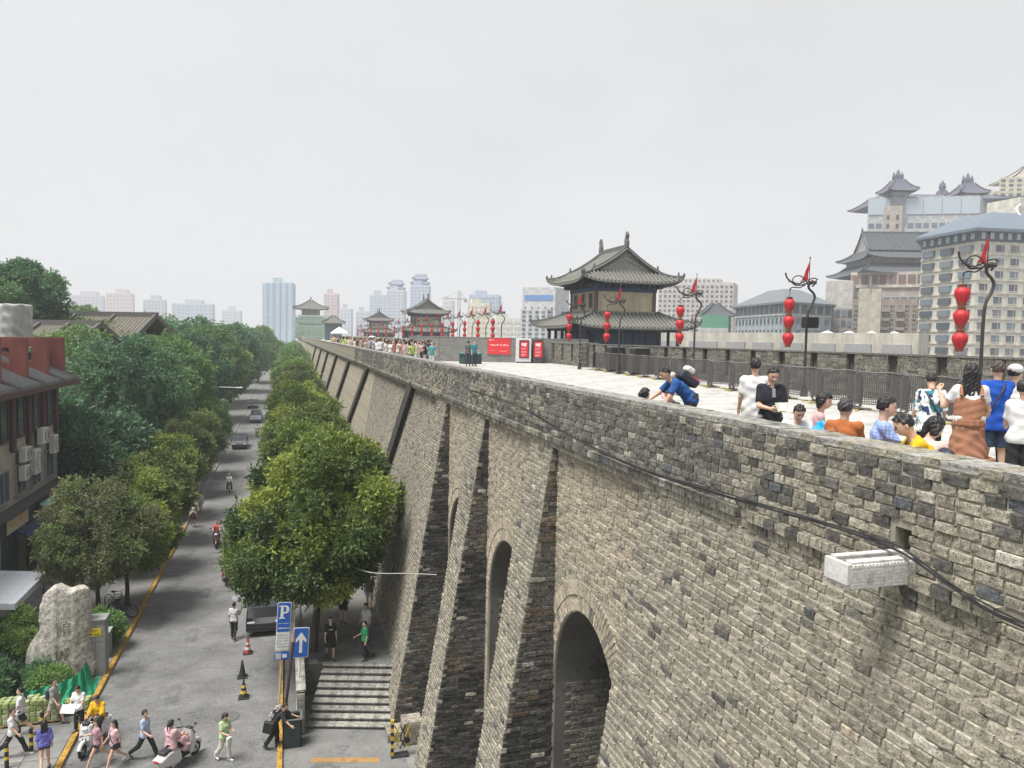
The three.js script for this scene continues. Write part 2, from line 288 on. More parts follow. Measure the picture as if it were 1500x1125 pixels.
  for (let y = WALK + CH / 2, r = 0; y < 13.98; y += CH, r++) { let z = -9; while (z > -58) { const ph = (-9 - z) % 2.05, gapz = ph > 1.62; let L = gapz ? 2.05 - ph + .0001 : Math.min(U(.32, .46), 1.64 - ph + .0001); if (!gapz && ph === 0 && r % 2) L = .2; const gap = gapz && y > WALK + .3, j = U(.8, 1.15); bat.push({ p: new V3(20.5 + (gap ? .2 : 0) + U(-.012, .012) + .063, y, z - L / 2), ry: -Math.PI / 2, rz: 0, L: L - .014, h: 1, c: (gap ? mix(DARK, GREY, U(0, .4)) : mix(mix(DARK, GREY, U(.2, 1)), TAN, U(0, .45))).map((q) => q * j), d: 1 }); z -= L; } }
  window_bricks(BR, 'city_wall', 300); window_bricks(bat, 'battlement_wall', 0);
  function window_bricks(list, name, most) {
    const w = thing(name, name === 'city_wall' ? 'huge grey brick city wall with piers, dark arches and low parapet' : 'low grey brick battlement wall behind the steel barriers', 'wall');
    list.forEach((b) => { const q = toPx(b.p); b.s = q && q[0] > 0 && q[0] < 1500 && q[1] > 0 && q[1] < 1125 ? b.p.distanceTo(EYE) : 1e9; });
    list.sort((a, b) => a.s - b.s);
    const e = new THREE.Euler(), qa = new THREE.Quaternion(), Mx = new THREE.Matrix4(), Sc = new V3();
    const tr = (b) => { e.set(0, b.ry, b.rz, 'YXZ'); qa.setFromEuler(e); Sc.set(b.L / .36, b.h, b.d); Mx.compose(b.p, qa, Sc); return Mx; };
    const shades = {};
    list.slice(0, most).forEach((b, i) => {
      const key = b.c.map((q) => Math.round(Math.pow(q, .5) * 26)).join(); const m = shades[key] ||= new THREE.MeshStandardMaterial({ color: C(...b.c), roughness: .93, map: tStone, bumpMap: tStoneH, bumpScale: .008 });
      const o = new THREE.Mesh(BG[i % 6], m); o.name = 'brick'; tr(b).decompose(o.position, o.quaternion, o.scale); o.castShadow = o.receiveShadow = true; w.add(o);
    });
    const rest = list.slice(most);
    for (let k = 0; k < 6; k++) {
      const l = rest.filter((_, i) => i % 6 === k); const im = new THREE.InstancedMesh(BG[k], brickMat, l.length); im.name = 'bricks'; im.userData.kind = 'stuff'; im.castShadow = im.receiveShadow = true;
      l.forEach((b, i) => { im.setMatrixAt(i, tr(b)); im.setColorAt(i, C(...b.c)); }); w.add(im);
    }
    return w;
  }
}
{
  const w = scene.getObjectByName('city_wall'), mortar = mCon(.4, .37, .3), mortarDark = mortar, dark = mortar;
  const px = (poly, z0, z1) => { const g = ext(poly, Math.abs(z1 - z0)); g.translate(0, 0, Math.min(z0, z1)); return g; };
  const sec = (o) => [[batter(0) + o, 0], [XF + .02 + o, LEDGE], [20.6, LEDGE], [20.6, 0]];
  mesh('core', [px(sec(.018), 6, Z0)], mortar, w);
  mesh('core', [px(sec(.238), -27.69, -50)], mortar, w);
  PIERS.forEach(([a, b]) => { mesh('core', px([[batter(0) + .02, 0], [XF + .04, LEDGE], [XR + .3, LEDGE], [XR + .3, 0]], a - .03, b), mortarDark, w); });
  const bays = [[Z0, PIERS[0][0]], [PIERS[0][1], PIERS[1][0]], [PIERS[1][1], PIERS[2][0]]];
  bays.forEach(([a, b], i) => {       // bay walls, pierced by the arched passages
    const [zc, hw] = ARCH[i], s = shape([[b - .02, 0], [a + .02, 0], [a + .02, LEDGE], [b - .02, LEDGE]]), h = new THREE.Path();
    h.moveTo(zc - hw, 0.02); h.lineTo(zc - hw, SPR); h.absellipse(zc, SPR, hw, RISE, Math.PI, 0, true); h.lineTo(zc + hw, .02); h.closePath(); s.holes.push(h);
    const g = new THREE.ExtrudeGeometry(s, { depth: 14, bevelEnabled: false, curveSegments: 28 });
    g.applyMatrix4(new THREE.Matrix4().set(0, 0, 1, XR + .014, 0, 1, 0, 0, 1, 0, 0, 0, 0, 0, 0, 1)); // shape x -> z, y -> y, depth -> x
    const idx = norm(g), p = idx.attributes.position.array; for (let k = 0; k < p.length; k += 9) for (let q = 0; q < 3; q++) { const t = p[k + q]; p[k + q] = p[k + 3 + q]; p[k + 3 + q] = t; } idx.computeVertexNormals();
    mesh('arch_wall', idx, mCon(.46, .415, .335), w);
    mesh('passage_end', box(.3, LEDGE, a - b + .2, XR + 14.2, LEDGE / 2, (a + b) / 2), dark, w);  // added cap out of view, shuts skylight out of the passage
    // plain grey brick lining of the passage
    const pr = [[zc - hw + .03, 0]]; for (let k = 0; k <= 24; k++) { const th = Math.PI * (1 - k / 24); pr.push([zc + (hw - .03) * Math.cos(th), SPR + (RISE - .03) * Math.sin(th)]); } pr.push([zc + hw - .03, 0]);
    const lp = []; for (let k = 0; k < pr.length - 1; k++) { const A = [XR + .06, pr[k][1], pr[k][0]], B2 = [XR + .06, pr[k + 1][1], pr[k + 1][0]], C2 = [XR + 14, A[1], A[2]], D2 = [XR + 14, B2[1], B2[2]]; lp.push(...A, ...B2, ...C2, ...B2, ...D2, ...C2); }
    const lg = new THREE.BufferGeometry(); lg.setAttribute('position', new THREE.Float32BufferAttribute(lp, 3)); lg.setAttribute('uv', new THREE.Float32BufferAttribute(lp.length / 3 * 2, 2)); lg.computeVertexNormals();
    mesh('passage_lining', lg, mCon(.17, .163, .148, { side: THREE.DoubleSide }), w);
  });
  // fill between bays behind the piers, and the body of the wall far off
  PIERS.forEach(([a, b], i) => mesh('core', box(14.8, LEDGE, a - b, XR + .25 + 7.4, LEDGE / 2, (a + b) / 2), mortarDark, w));
  const tCourse = tex(512, (u, q) => { const ro = Math.floor(q * 16), row = q * 16 - ro, c2 = u * 6 + (ro % 2) * .5, col = c2 - Math.floor(c2), t = hash2(ro, Math.floor(c2) % 6, 9); const m = Math.min(sm(.02, .12, Math.min(row, 1 - row)), sm(.01, .05, Math.min(col, 1 - col))); const n = fbm(u * 6, q * 6, 6, 5, 201), n2 = fbm(u * 64, q * 64, 64, 2, 205); const k = (.66 + .16 * t + .2 * n + .14 * (n2 - .5)) * (.9 + .1 * m); return [k, k * .985, k * .95]; }, 1 / 2.05);
  const far = mat(C(.42, .393, .32), .95, { map: tCourse });
  mesh('far_wall', px(sec(.2), -50, -420), far, w);
  mesh('far_parapet', [box(.45, PAR - LEDGE - .02, 356, (XF + XI) / 2, (PAR + LEDGE) / 2, -64 - 178)], mat(C(.36, .34, .28), .95, { map: tCourse }), w);
  mesh('far_string_course', [box(.14, .16, 356, XF - .02, LEDGE + .02, -64 - 178), box(.12, .14, 356, XF + .05, LEDGE - .14, -64 - 178)], mStone(.2, .19, .16), w);
  // parapet core, in pieces round the drain hole
  const pz = (z0, z1, y0, y1) => box(XI - XF - .016, y1 - y0, z0 - z1, (XI + XF + .016) / 2 + .003, (y0 + y1) / 2, (z0 + z1) / 2);
  mesh('parapet_core', [pz(6, -5.28, LEDGE, PAR - .045), pz(-5.54, -64, LEDGE, PAR - .045), pz(-5.28, -5.54, 12.6, PAR - .045), pz(-5.28, -5.54, LEDGE, 12.37)], mortar, w);
  for (const q of [0]) { /* flat top course is laid with the other bricks */ } const R = rng(31), cm = [mCon(.34, .34, .33), mCon(.37, .37, .355), mCon(.31, .308, .3)];
  for (let z = 2, k = 0; z > -1.6; k++) { const L = 1.1 + R() * .9; mesh('coping', rbox(XI - XF - .03, .05, L - .003, .008, (XF + XI) / 2 + .012, PAR - .028 + R() * .004, z - L / 2, 0, (R() - .5) * .006), cm[k % 3], w); z -= L; }
  mesh('coping', box(XI - XF + .06, .05, 356, (XF + XI) / 2 + .01, PAR - .005, -64 - 178), cm[0], w);
  mesh('inner_step', box(.5, .48, 70, XI + .25, WALK + .24, -31), mCon(.36, .36, .345), w);
  // drainage ribs down the far face
  const rib = (z0, zB, yB) => { const k = (zB - z0) / (LEDGE - yB), pts = (y, dx, dz) => [batter(y) + .2 + dx, y, z0 + k * (LEDGE - y) + dz]; const gs = []; for (let y = LEDGE; y > 1.3; y -= .26) { const a = pts(y, -.1, 0), b = pts(y - .25, -.1, 0); for (const dz of [-.3, .3]) gs.push(beam([a[0], a[1], a[2] + dz], [b[0], b[1], b[2] + dz], .3, .24)); gs.push(beam([a[0] + .12, a[1], a[2]], [b[0] + .12, b[1], b[2]], .5, .2)); } return mesh('drain_channel', gs, mStone(.085, .083, .078), w); };
  rib(-34.2, -39.9, 5.15); rib(-53.8, -61.5, 7.26); rib(-70, -80, 6.5); rib(-88, -99, 6.5); rib(-107, -118, 6.5); rib(-128, -140, 6.5); rib(-152, -166, 6.5);
  // battlement wall core
  const b = scene.getObjectByName('battlement_wall');
  mesh('core', box(.4, 13.97 - WALK, 60, 20.5 + .23 + .2, (13.97 + WALK) / 2, -33), mortar, b);
  mesh('coping', box(.62, .06, 60, 20.78, 14.0, -33), mStone(.2, .2, .19), b);
  mesh('far_wall', box(.5, 13.97 - WALK, 360, 20.85, (13.97 + WALK) / 2, -63 - 180), far, b);
  structure(mesh('wall_walkway', box(20.75 - XI, .3, 426, (20.75 + XI) / 2, WALK - .15, -207), mat(C(.56, .55, .52), .9, { map: tConcrete, bumpMap: tStoneH, bumpScale: .003 })), 'broad pale paved walkway on top of the city wall');
}
// ---------------------------------------------------------------- roofs and towers
const tPrint = tex(512, (u, q) => { const ro = Math.floor(q * 16), row = q * 16 - ro, c2 = u * 5 + (ro % 2) * .5, col = c2 - Math.floor(c2), t = hash2(ro, Math.floor(c2) % 5, 19); const m = Math.min(sm(.02, .12, Math.min(row, 1 - row)), sm(.01, .05, Math.min(col, 1 - col))); const n = fbm(u * 6, q * 6, 6, 5, 211); const k = (.7 + .1 * t + .14 * n) * (.9 + .1 * m); return [k, k, k * .98]; }, 1 / 1.9);
function roofSide(W, D, tW, tD, yE, yT, lift, axis, sgn, ribGap, ribR, bow = .4) {
  const P = (x, vv) => { const hw = W / 2 + (tW / 2 - W / 2) * vv, t = Math.min(1, Math.abs(x) / Math.max(hw, .01)), c = t ** 5; const o = D / 2 + (tD / 2 - D / 2) * vv + lift * .35 * c * (1 - vv); const y = yE + (yT - yE) * ((1 - bow) * vv + bow * vv * vv) + lift * c * (1 - vv) ** 2; const xx = x + Math.sign(x) * lift * .35 * c * (1 - vv); return axis === 'z' ? [xx * sgn, y, o * sgn] : [o * sgn, y, -xx * sgn]; };
  const nu = 20, nv = 6, pos = [];
  const grid = (dy, flip) => { const q = []; for (let j = 0; j <= nv; j++) for (let i = 0; i <= nu; i++) { const hw = W / 2 + (tW / 2 - W / 2) * j / nv; const p = P((i / nu * 2 - 1) * hw, j / nv); q.push([p[0], p[1] + dy, p[2]]); } for (let j = 0; j < nv; j++) for (let i = 0; i < nu; i++) { const a = j * (nu + 1) + i, b = a + 1, c = a + nu + 1, d = c + 1; (flip ? [a, c, b, b, c, d] : [a, b, c, b, d, c]).forEach((k) => pos.push(...q[k])); } return q; };
  const top = grid(0, false), bot = grid(-.16, true);
  for (let i = 0; i < nu; i++) [bot[i], bot[i + 1], top[i], bot[i + 1], top[i + 1], top[i]].forEach((p) => pos.push(...p));
  const g = new THREE.BufferGeometry(); g.setAttribute('position', new THREE.Float32BufferAttribute(pos, 3)); g.setAttribute('uv', new THREE.Float32BufferAttribute(pos.length / 3 * 2, 2)); g.computeVertexNormals();
  const ribs = [], ends = []; const n = Math.floor((W - .1) / ribGap);
  for (let k = 0; k <= n; k++) { const x = -W / 2 + .05 + (W - .1) * k / n, vm = W > tW ? Math.min(1, (W / 2 - Math.abs(x)) / (W / 2 - tW / 2)) : 1; if (vm < .04) continue; const pts = []; const m = 4; for (let j = 0; j <= m; j++) { const p = P(x, vm * j / m); pts.push([p[0], p[1] + ribR * .5, p[2]]); } for (let j = 0; j < m; j++) ribs.push(bar(pts[j], pts[j + 1], ribR, ribR, 6)); }
  const hip = []; for (let j = 0; j <= 5; j++) { const hw = W / 2 + (tW / 2 - W / 2) * j / 5; const p = P(hw, j / 5); hip.push([p[0], p[1] + .14, p[2]]); }
  return { g, ribs, hip };
}
function hipRoof(parent, o, mTile, mRidge) {   // o: W, D (eave), tW, tD (top), yE, yT, lift, gap, r
  const sides = [['z', 1], ['z', -1], ['x', 1], ['x', -1]], surf = [], ribs = [], hips = [];
  for (const [a, s] of sides) { const z = a === 'z', r = roofSide(z ? o.W : o.D, z ? o.D : o.W, z ? o.tW : o.tD, z ? o.tD : o.tW, o.yE, o.yT, o.lift, a, s, o.gap, o.r, o.bow); surf.push(r.g); ribs.push(...r.ribs); const hp = []; hips.push(hp); for (let i = 0; i < 5; i++) hp.push(beam(r.hip[i], r.hip[i + 1], .22 * (o.k || 1), .3 * (o.k || 1))); if (!o.plain) { hp.push(sph(.2, r.hip[0][0], r.hip[0][1] + .18, r.hip[0][2], .7, 1.3, .7, 7), sph(.16, r.hip[1][0], r.hip[1][1] + .28, r.hip[1][2], .7, 1.8, .7, 7)); } }
  const s = mesh('roof', surf, mTile, parent); const t = mesh('tile_rows', ribs, mTile, s); t.userData.kind = 'stuff'; hips.forEach((h) => mesh('hip_ridge', h, mRidge, s)); return s;
}
function gableTop(parent, w, d, y0, y1, o, mTile, mRidge, mGable) {   // ridge along z
  const surf = [], ribs = [], rid = [];
  for (const s of [-1, 1]) {
    const Q = (z, q) => [s * (w / 2) * (1 - q), y0 + (y1 - y0) * (.72 * q + .28 * q * q), z]; const pos = [];
    for (let j = 0; j < 5; j++) { const a = Q(-d / 2, j / 5), b = Q(d / 2, j / 5), c = Q(-d / 2, (j + 1) / 5), e = Q(d / 2, (j + 1) / 5); (s > 0 ? [b, a, c, b, c, e] : [a, b, c, b, e, c]).forEach((p) => pos.push(...p)); (s > 0 ? [a, b, c, c, b, e] : [b, a, c, e, b, c]).forEach((p) => pos.push(p[0], p[1] - .18, p[2])); }
    const g = new THREE.BufferGeometry(); g.setAttribute('position', new THREE.Float32BufferAttribute(pos, 3)); g.setAttribute('uv', new THREE.Float32BufferAttribute(pos.length / 3 * 2, 2)); g.computeVertexNormals(); surf.push(g);
    const n = Math.floor(d / o.gap); for (let k = 0; k <= n; k++) { const z = -d / 2 + d * k / n; for (let j = 0; j < 4; j++) { const a = Q(z, j / 4), b = Q(z, (j + 1) / 4); ribs.push(bar([a[0], a[1] + o.r * .5, a[2]], [b[0], b[1] + o.r * .5, b[2]], o.r, o.r, 6)); } }
    for (const e of [-1, 1]) { for (let j = 0; j < 5; j++) { const a = Q(e * (d / 2 - .12), j / 5), b = Q(e * (d / 2 - .12), (j + 1) / 5); a[1] += .16; b[1] += .16; rid.push(beam(a, b, .26, .34)); const a2 = Q(e * (d / 2 - .75), j / 5), b2 = Q(e * (d / 2 - .75), (j + 1) / 5); a2[1] += .14; b2[1] += .14; rid.push(beam(a2, b2, .2, .26)); } rid.push(sph(.17, s * (w / 2 - .2), y0 + .55, e * (d / 2 - .12), .7, 2, .7, 7)); }
  }
  const m = mesh('gable_roof', surf, mTile, parent); mesh('tile_rows', ribs, mTile, m).userData.kind = 'stuff';
  rid.push(box(.34, .55, d, 0, y1 + .22, 0)); const horn = [[-.25, 0], [.3, 0], [.32, .5], [.15, .75], [.3, 1.15], [.05, 1.5], [-.12, 1.05], [-.3, .6]];
  for (const e of [-1, 1]) { const h = ext(horn, .26, .03); h.translate(0, 0, -.13); h.rotateY(e > 0 ? -Math.PI / 2 : Math.PI / 2); h.translate(0, y1 + .3, e * (d / 2 - .2)); rid.push(h); }
  mesh('ridge', rid, mRidge, m);
  for (const e of [-1, 1]) {
    const g = ext([[-w / 2 + .3, 0], [w / 2 - .3, 0], [w * .22, (y1 - y0) * .5], [0, y1 - y0 - .1], [-w * .22, (y1 - y0) * .5]], .16); g.translate(0, y0 - .06, e * (d / 2 - .5) - .08); const gb = mesh('gable', g, mGable, parent);
    const tr = []; for (const s of [-1, 1]) tr.push(beam([s * w * .34, y0 + .3, e * (d / 2 - .36)], [0, y0 + (y1 - y0) * .62, e * (d / 2 - .36)], .14, .2), beam([s * (w / 2 - .35), y0 + .1, e * (d / 2 - .3)], [0, y1 - .25, e * (d / 2 - .3)], .12, .26)); tr.push(box(w * .72, .22, .16, 0, y0 + .2, e * (d / 2 - .36)));
    mesh('gable_trim', tr, mStone(.4, .4, .38), gb);
  }
}
const tileM = mat(C(.23, .225, .205), .9, { map: tTile, bumpMap: tStoneH, bumpScale: .01 }), ridgeM = mat(C(.17, .17, .16), .9, { map: tTile }), gableM = mPl(.36, .36, .34), timberM = mPaint(.035, .05, .075, .7), plasterTan = mPl(.6, .53, .38), lattM = mPaint(.05, .085, .14, .7);
function wallTower(label, x, z) {
  const t = thing('wall_tower', label, 'tower', [x, WALK, z], 0, 'towers along the city wall');
  mesh('bastion', box(20.6, WALK / .95 - .02, 18.4, 0, -WALK / 1.9 - .01, 0), mStone(.3, .28, .23), t);
  mesh('plinth', box(12.6, .5, 11.6, 0, .25, 0), mStone(.3, .3, .28), t);
  mesh('ground_floor_wall', box(8.2, 4.2, 7.6, 0, 2.6, 0), timberM, t);
  for (const s of [-1, 1]) for (let k = 0; k < 5; k++) { mesh('door_leaf', box(1.3, 2.3, .1, -3 + k * 1.5, 1.7, s * 3.86), lattM, t); mesh('door_leaf', box(.1, 2.3, 1.2, s * 4.16, 1.7, -2.9 + k * 1.45), lattM, t); }
  for (let k = 0; k < 6; k++) for (const s of [-1, 1]) mesh('column', cyl(.17, .18, 2.9, 10, -5.5 + k * 2.2, 1.95, s * 5.2), timberM, t);
  for (let k = 1; k < 5; k++) for (const s of [-1, 1]) mesh('column', cyl(.17, .18, 2.9, 10, s * 5.5, 1.95, -5.2 + k * 2.08), timberM, t);
  mesh('beam', [box(11.6, .5, .3, 0, 3.25, 5.2), box(11.6, .5, .3, 0, 3.25, -5.2), box(.3, .5, 10.1, 5.5, 3.25, 0), box(.3, .5, 10.1, -5.5, 3.25, 0)], timberM, t);
  hipRoof(t, { W: 14.4, D: 13, tW: 7.4, tD: 7.4, yE: 3.35, yT: 4.95, lift: .55, gap: .45, r: .115, bow: .3 }, tileM, ridgeM);
  mesh('base_moulding', [box(7.5, .25, 7.5, 0, 5.0, 0)], mStone(.42, .4, .34), t);
  const uw = mesh('upper_wall', box(6.9, 2.5, 7, 0, 6.2, 0), plasterTan, t);
  for (const a of [-1, 1]) for (const b of [-1, 1]) mesh('corner_column', box(.34, 2.45, .34, a * 3.42, 6.2, b * 3.47), mPaint(.12, .1, .09, .8), t);
  for (const s of [-1, 1]) for (const z of [-2.2, 0, 2.2]) { const w = mesh('window', box(.12, 1.5, .8, s * 3.47, 6.15, z), mat(C(.02, .022, .025), .7), t); mesh('frame', [box(.16, .12, 1.1, s * 3.47, 6.95, z), box(.16, .12, 1.1, s * 3.47, 5.35, z), box(.16, 1.6, .12, s * 3.47, 6.15, z - .5), box(.16, 1.6, .12, s * 3.47, 6.15, z + .5)], mStone(.38, .36, .3), w); }
  mesh('painted_beam', [box(7.3, .55, 7.4, 0, 7.42, 0), box(8.2, .3, 8.2, 0, 7.82, 0)], mPaint(.03, .06, .13, .7), t);
  const br = []; for (let k = 0; k < 12; k++) { const q = -3.7 + k * .67; for (const s of [-1, 1]) br.push(box(.28, .4, .7, q, 7.75, s * 4.0), box(.7, .4, .28, s * 4.0, 7.75, q)); } mesh('brackets', br, mPaint(.035, .05, .07, .8), t).userData.kind = 'stuff';
  hipRoof(t, { W: 11.4, D: 10.4, tW: 7.6, tD: 6.6, yE: 8.05, yT: 9.3, lift: .6, gap: .45, r: .115, bow: .3 }, tileM, ridgeM);
  gableTop(t, 7.9, 7.2, 9.15, 11.55, { gap: .45, r: .115 }, tileM, ridgeM, gableM);
  return t;
}
const tw = wallTower('large two tier wall tower with grey tiled roofs behind the brick print hoarding', 32.2, -70.6); tw.scale.set(.92, .95, .92);
clone(tw, [33.6, WALK, -186], 0, 'mid distance wall tower with a pale gable above the crowd and lanterns');
clone(tw, [34, WALK, -290], 0, 'farthest small wall tower between the white tent and the twin high rises');
{ // tower wrapped for repair at the far end of the wall
  const p = onD(455, 495, 300), t = thing('scaffolded_tower', 'far tower wrapped in green netting and scaffold at the end of the wall', 'tower', [p.x, WALK, p.z]);
  mesh('body', box(9.4, 9, 8, 0, 4.5, 0), mPl(.4, .42, .36), t);
  const net = mat(C(.3, .46, .36), .95, { map: tFab }); for (let k = 0; k < 3; k++) mesh('netting', box(12, 2.6, 11, 0, 1.6 + k * 2.9, 0), k === 1 ? mat(C(.36, .5, .4), .95, { map: tFab }) : net, t);
  const sc = []; for (let i = 0; i < 7; i++) for (const s of [-1, 1]) sc.push(bar([-6.6 + i * 2.2, 0, s * 5.9], [-6.6 + i * 2.2, 10, s * 5.9], .09, .09, 5)); for (let j = 0; j < 5; j++) for (const s of [-1, 1]) sc.push(bar([-6.8, 1 + j * 2.1, s * 5.9], [6.8, 1 + j * 2.1, s * 5.9], .08, .08, 5)); for (let i = 0; i < 6; i++) sc.push(bar([-6.6 + i * 2.2, 1, 5.95], [-4.4 + i * 2.2, 9.4, 5.95], .07, .07, 5));
  mesh('scaffold', sc, mPaint(.45, .5, .45, .6), t);
  mesh('top_storey', box(7, 2.4, 6, 0, 10.8, 0), mPl(.36, .4, .34), t);
  hipRoof(t, { W: 13.4, D: 11, tW: 1.2, tD: 1, yE: 12, yT: 15.6, lift: .6, gap: .5, r: .11 }, tileM, ridgeM); mesh('finial', [cyl(.15, .4, 1.6, 8, 0, 16.3, 0)], ridgeM, t);
  const q = onD(488, 495, 260), u = thing('gate_pavilion', 'dark little pavilion with hipped roof beside the white tent', 'pavilion', [q.x, WALK, q.z]);
  mesh('body', box(5.6, 6, 5, 0, 3, 0), mPaint(.09, .12, .14, .8), u); hipRoof(u, { W: 7.6, D: 7, tW: .8, tD: .8, yE: 6, yT: 8.6, lift: .3, gap: .5, r: .1 }, tileM, ridgeM);
  const r = onD(497, 497, 150), k = thing('canopy_tent', 'white peaked canopy tent standing behind the crowd', 'tent', [r.x, WALK, r.z]);
  const cg = new THREE.ConeGeometry(2.3, 1.2, 4, 1, true); cg.rotateY(Math.PI / 4); cg.translate(0, 3, 0); mesh('canopy', [cg, box(3.25, .3, .04, 0, 2.3, 1.62), box(3.25, .3, .04, 0, 2.3, -1.62), box(.04, .3, 3.25, 1.62, 2.3, 0), box(.04, .3, 3.25, -1.62, 2.3, 0)], mat(C(.8, .8, .8), .8, { side: THREE.DoubleSide }), k);
  for (const a of [-1, 1]) for (const b of [-1, 1]) mesh('leg', bar([a * 1.6, 0, b * 1.6], [a * 1.6, 2.4, b * 1.6], .04), mPaint(.6, .6, .6), k);
}
// ---------------------------------------------------------------- lantern poles
{
  const iron = mPaint(.045, .042, .04, .6), redFlag = mFab(.55, .03, .045, { side: THREE.DoubleSide }), red = mat(C(.52, .02, .03), .55, { map: tFab }), gold = mPaint(.12, .09, .03, .5);
  const pole = thing('lantern_pole', '', 'lantern pole', [0, 0, 0], 0, 'lantern poles along the walkway');
  mesh('pole', [tube([[0, 0, 0], [0, 1.6, 0], [.01, 3.1, 0], [.06, 3.4, 0], [.24, 3.72, 0], [.3, 3.95, 0], [.18, 4.12, 0], [.02, 4.25, 0], [0, 4.45, 0]], .045, 50, 8), cyl(.09, .14, .5, 10, 0, .25, 0)], iron, pole);
  const dr = [tube([[.15, 4.42, .04], [.02, 4.5, 0], [-.2, 4.4, .05], [-.5, 4.36, -.05], [-.75, 4.44, .04], [-.95, 4.62, 0], [-1.05, 4.8, .03]], .03, 40, 7), tube([[-.05, 4.44, 0], [-.25, 4.6, .08], [-.45, 4.72, .05], [-.62, 4.66, -.04], [-.66, 4.5, -.06], [-.45, 4.42, 0], [-.2, 4.52, .05]], .022, 40, 6), tube([[.05, 4.4, 0], [.2, 4.5, .08], [.32, 4.56, .02], [.3, 4.42, -.05], [.16, 4.34, .02]], .03, 24, 6), tube([[.0, 4.5, -.05], [.12, 4.62, -.08], [.26, 4.66, 0], [.36, 4.6, .05]], .025, 16, 5), tube([[-.15, 4.38, 0], [-.4, 4.26, 0], [-.62, 4.27, 0], [-.78, 4.22, 0], [-.8, 4.12, 0]], .024, 20, 5)];
  for (let k = 0; k < 9; k++) dr.push(cyl(0, .035, .13, 4, -.1 - k * .09, 4.47 + .05 * Math.sin(k), .03 * Math.cos(k * 2), .4, k, .3)); dr.push(sph(.09, .14, 4.5, .02, 1.3, .9, .8, 9), sph(.06, .26, 4.47, .03, 1.5, .8, .8, 8));
  mesh('dragon_arm', dr, iron, pole);
  mesh('staff', [bar([.02, 4.4, 0], [.02, 5.42, 0], .014), sph(.03, .02, 5.44, 0, 1, 1.5, 1, 6)], iron, pole);
  const fl = []; const NF = 8; const fp = (i, j) => { const t = i / NF, w = (.3 * t) * (1 - .15 * Math.sin(t * 9)); return [.02 - j * w - .04 * t, 5.34 - t * .8, .05 * Math.sin(t * 7 + j * 4) * t]; }; for (let i = 0; i < NF; i++) for (let j = 0; j < 4; j++) { const a = fp(i, j / 4), b = fp(i, (j + 1) / 4), c = fp(i + 1, j / 4), d = fp(i + 1, (j + 1) / 4); fl.push(...a, ...b, ...c, ...b, ...d, ...c); }
  const fg = new THREE.BufferGeometry(); fg.setAttribute('position', new THREE.Float32BufferAttribute(fl, 3)); fg.setAttribute('uv', new THREE.Float32BufferAttribute(fl.length / 3 * 2, 2)); fg.computeVertexNormals(); mesh('pennant', fg, redFlag, pole);
  const ls = thing('lantern_string', '', 'lantern', [0, 0, 0], 0, 'strings of red lanterns');
  mesh('cord', bar([0, .06, 0], [0, 2.14, 0], .01), iron, ls);
  const prof = [[.06, .6], [.105, .6], [.108, .52], [.14, .5], [.195, .44], [.212, .38], [.205, .32], [.175, .23], [.135, .14], [.11, .1], [.105, .0], [.05, .0]].map((p) => new THREE.Vector2(p[0] * .92, p[1]));
  for (let k = 0; k < 3; k++) { const l = mesh('lantern', xf(new THREE.LatheGeometry(prof, 20), 0, k * .62 + .06, 0), red, ls); const rb = []; for (let q = 0; q < 10; q++) { const a = q / 10 * Math.PI * 2; rb.push(tube(prof.slice(2, 10).map((p) => [Math.cos(a) * (p.x + .003), p.y + k * .62 + .06, Math.sin(a) * (p.x + .003)]), .006, 10, 4)); } mesh('rib', rb, mat(C(.4, .015, .02), .6), l); mesh('band', [cyl(.112, .112, .022, 20, 0, k * .62 + .09, 0), cyl(.112, .112, .022, 20, 0, k * .62 + .145, 0), cyl(.112, .112, .022, 20, 0, k * .62 + .6, 0), cyl(.112, .112, .02, 20, 0, k * .62 + .65, 0)], gold, l); }
  const P = [[-15.9, 'before the pale hotel'], [-23.2, 'carrying a small black loudspeaker box'], [-31.1, 'beside the right roof corner of the tower'], [-39.4, 'in front of the tan tower wall'], [-45.4, 'in front of the tower side windows']];
  const far = [-64.2, -69.6, -75.2, -81, -87, -93.5, -101, -109, -118, -128, -139, -151, -165, -180, -196];
  P.concat(far.map((z) => [z, null])).forEach(([z, l], i) => {
    const x = 18.5, t = .0, a = i ? clone(pole, [x, WALK, z], t) : pole, b = i ? clone(ls, [x - .8, WALK + 1.77, z], t) : ls; a.scale.y = .945; if (!i) { a.position.set(x, WALK, z); a.rotation.y = t; b.position.set(x - .8, WALK + 1.77, z); b.rotation.y = t; }
    a.userData.label = l ? `iron dragon pole with red pennant ${l}` : 'black iron dragon lantern pole with red pennant beyond the hoarding';
    b.userData.label = l ? `three red lanterns on the pole ${l}` : 'three red lanterns hung from a dragon pole beyond the hoarding';
  });
  const sp = thing('loudspeaker', 'small black loudspeaker box fixed halfway up a lantern pole', 'loudspeaker', [18.5, WALK + 2.75, -23.05]); mesh('case', rbox(.55, .4, .3, .02, 0, 0, .02), mPaint(.02, .02, .022, .6), sp); mesh('grille', box(.48, .34, .02, 0, 0, .18), mat(C(.012, .012, .012), .9), sp);
}
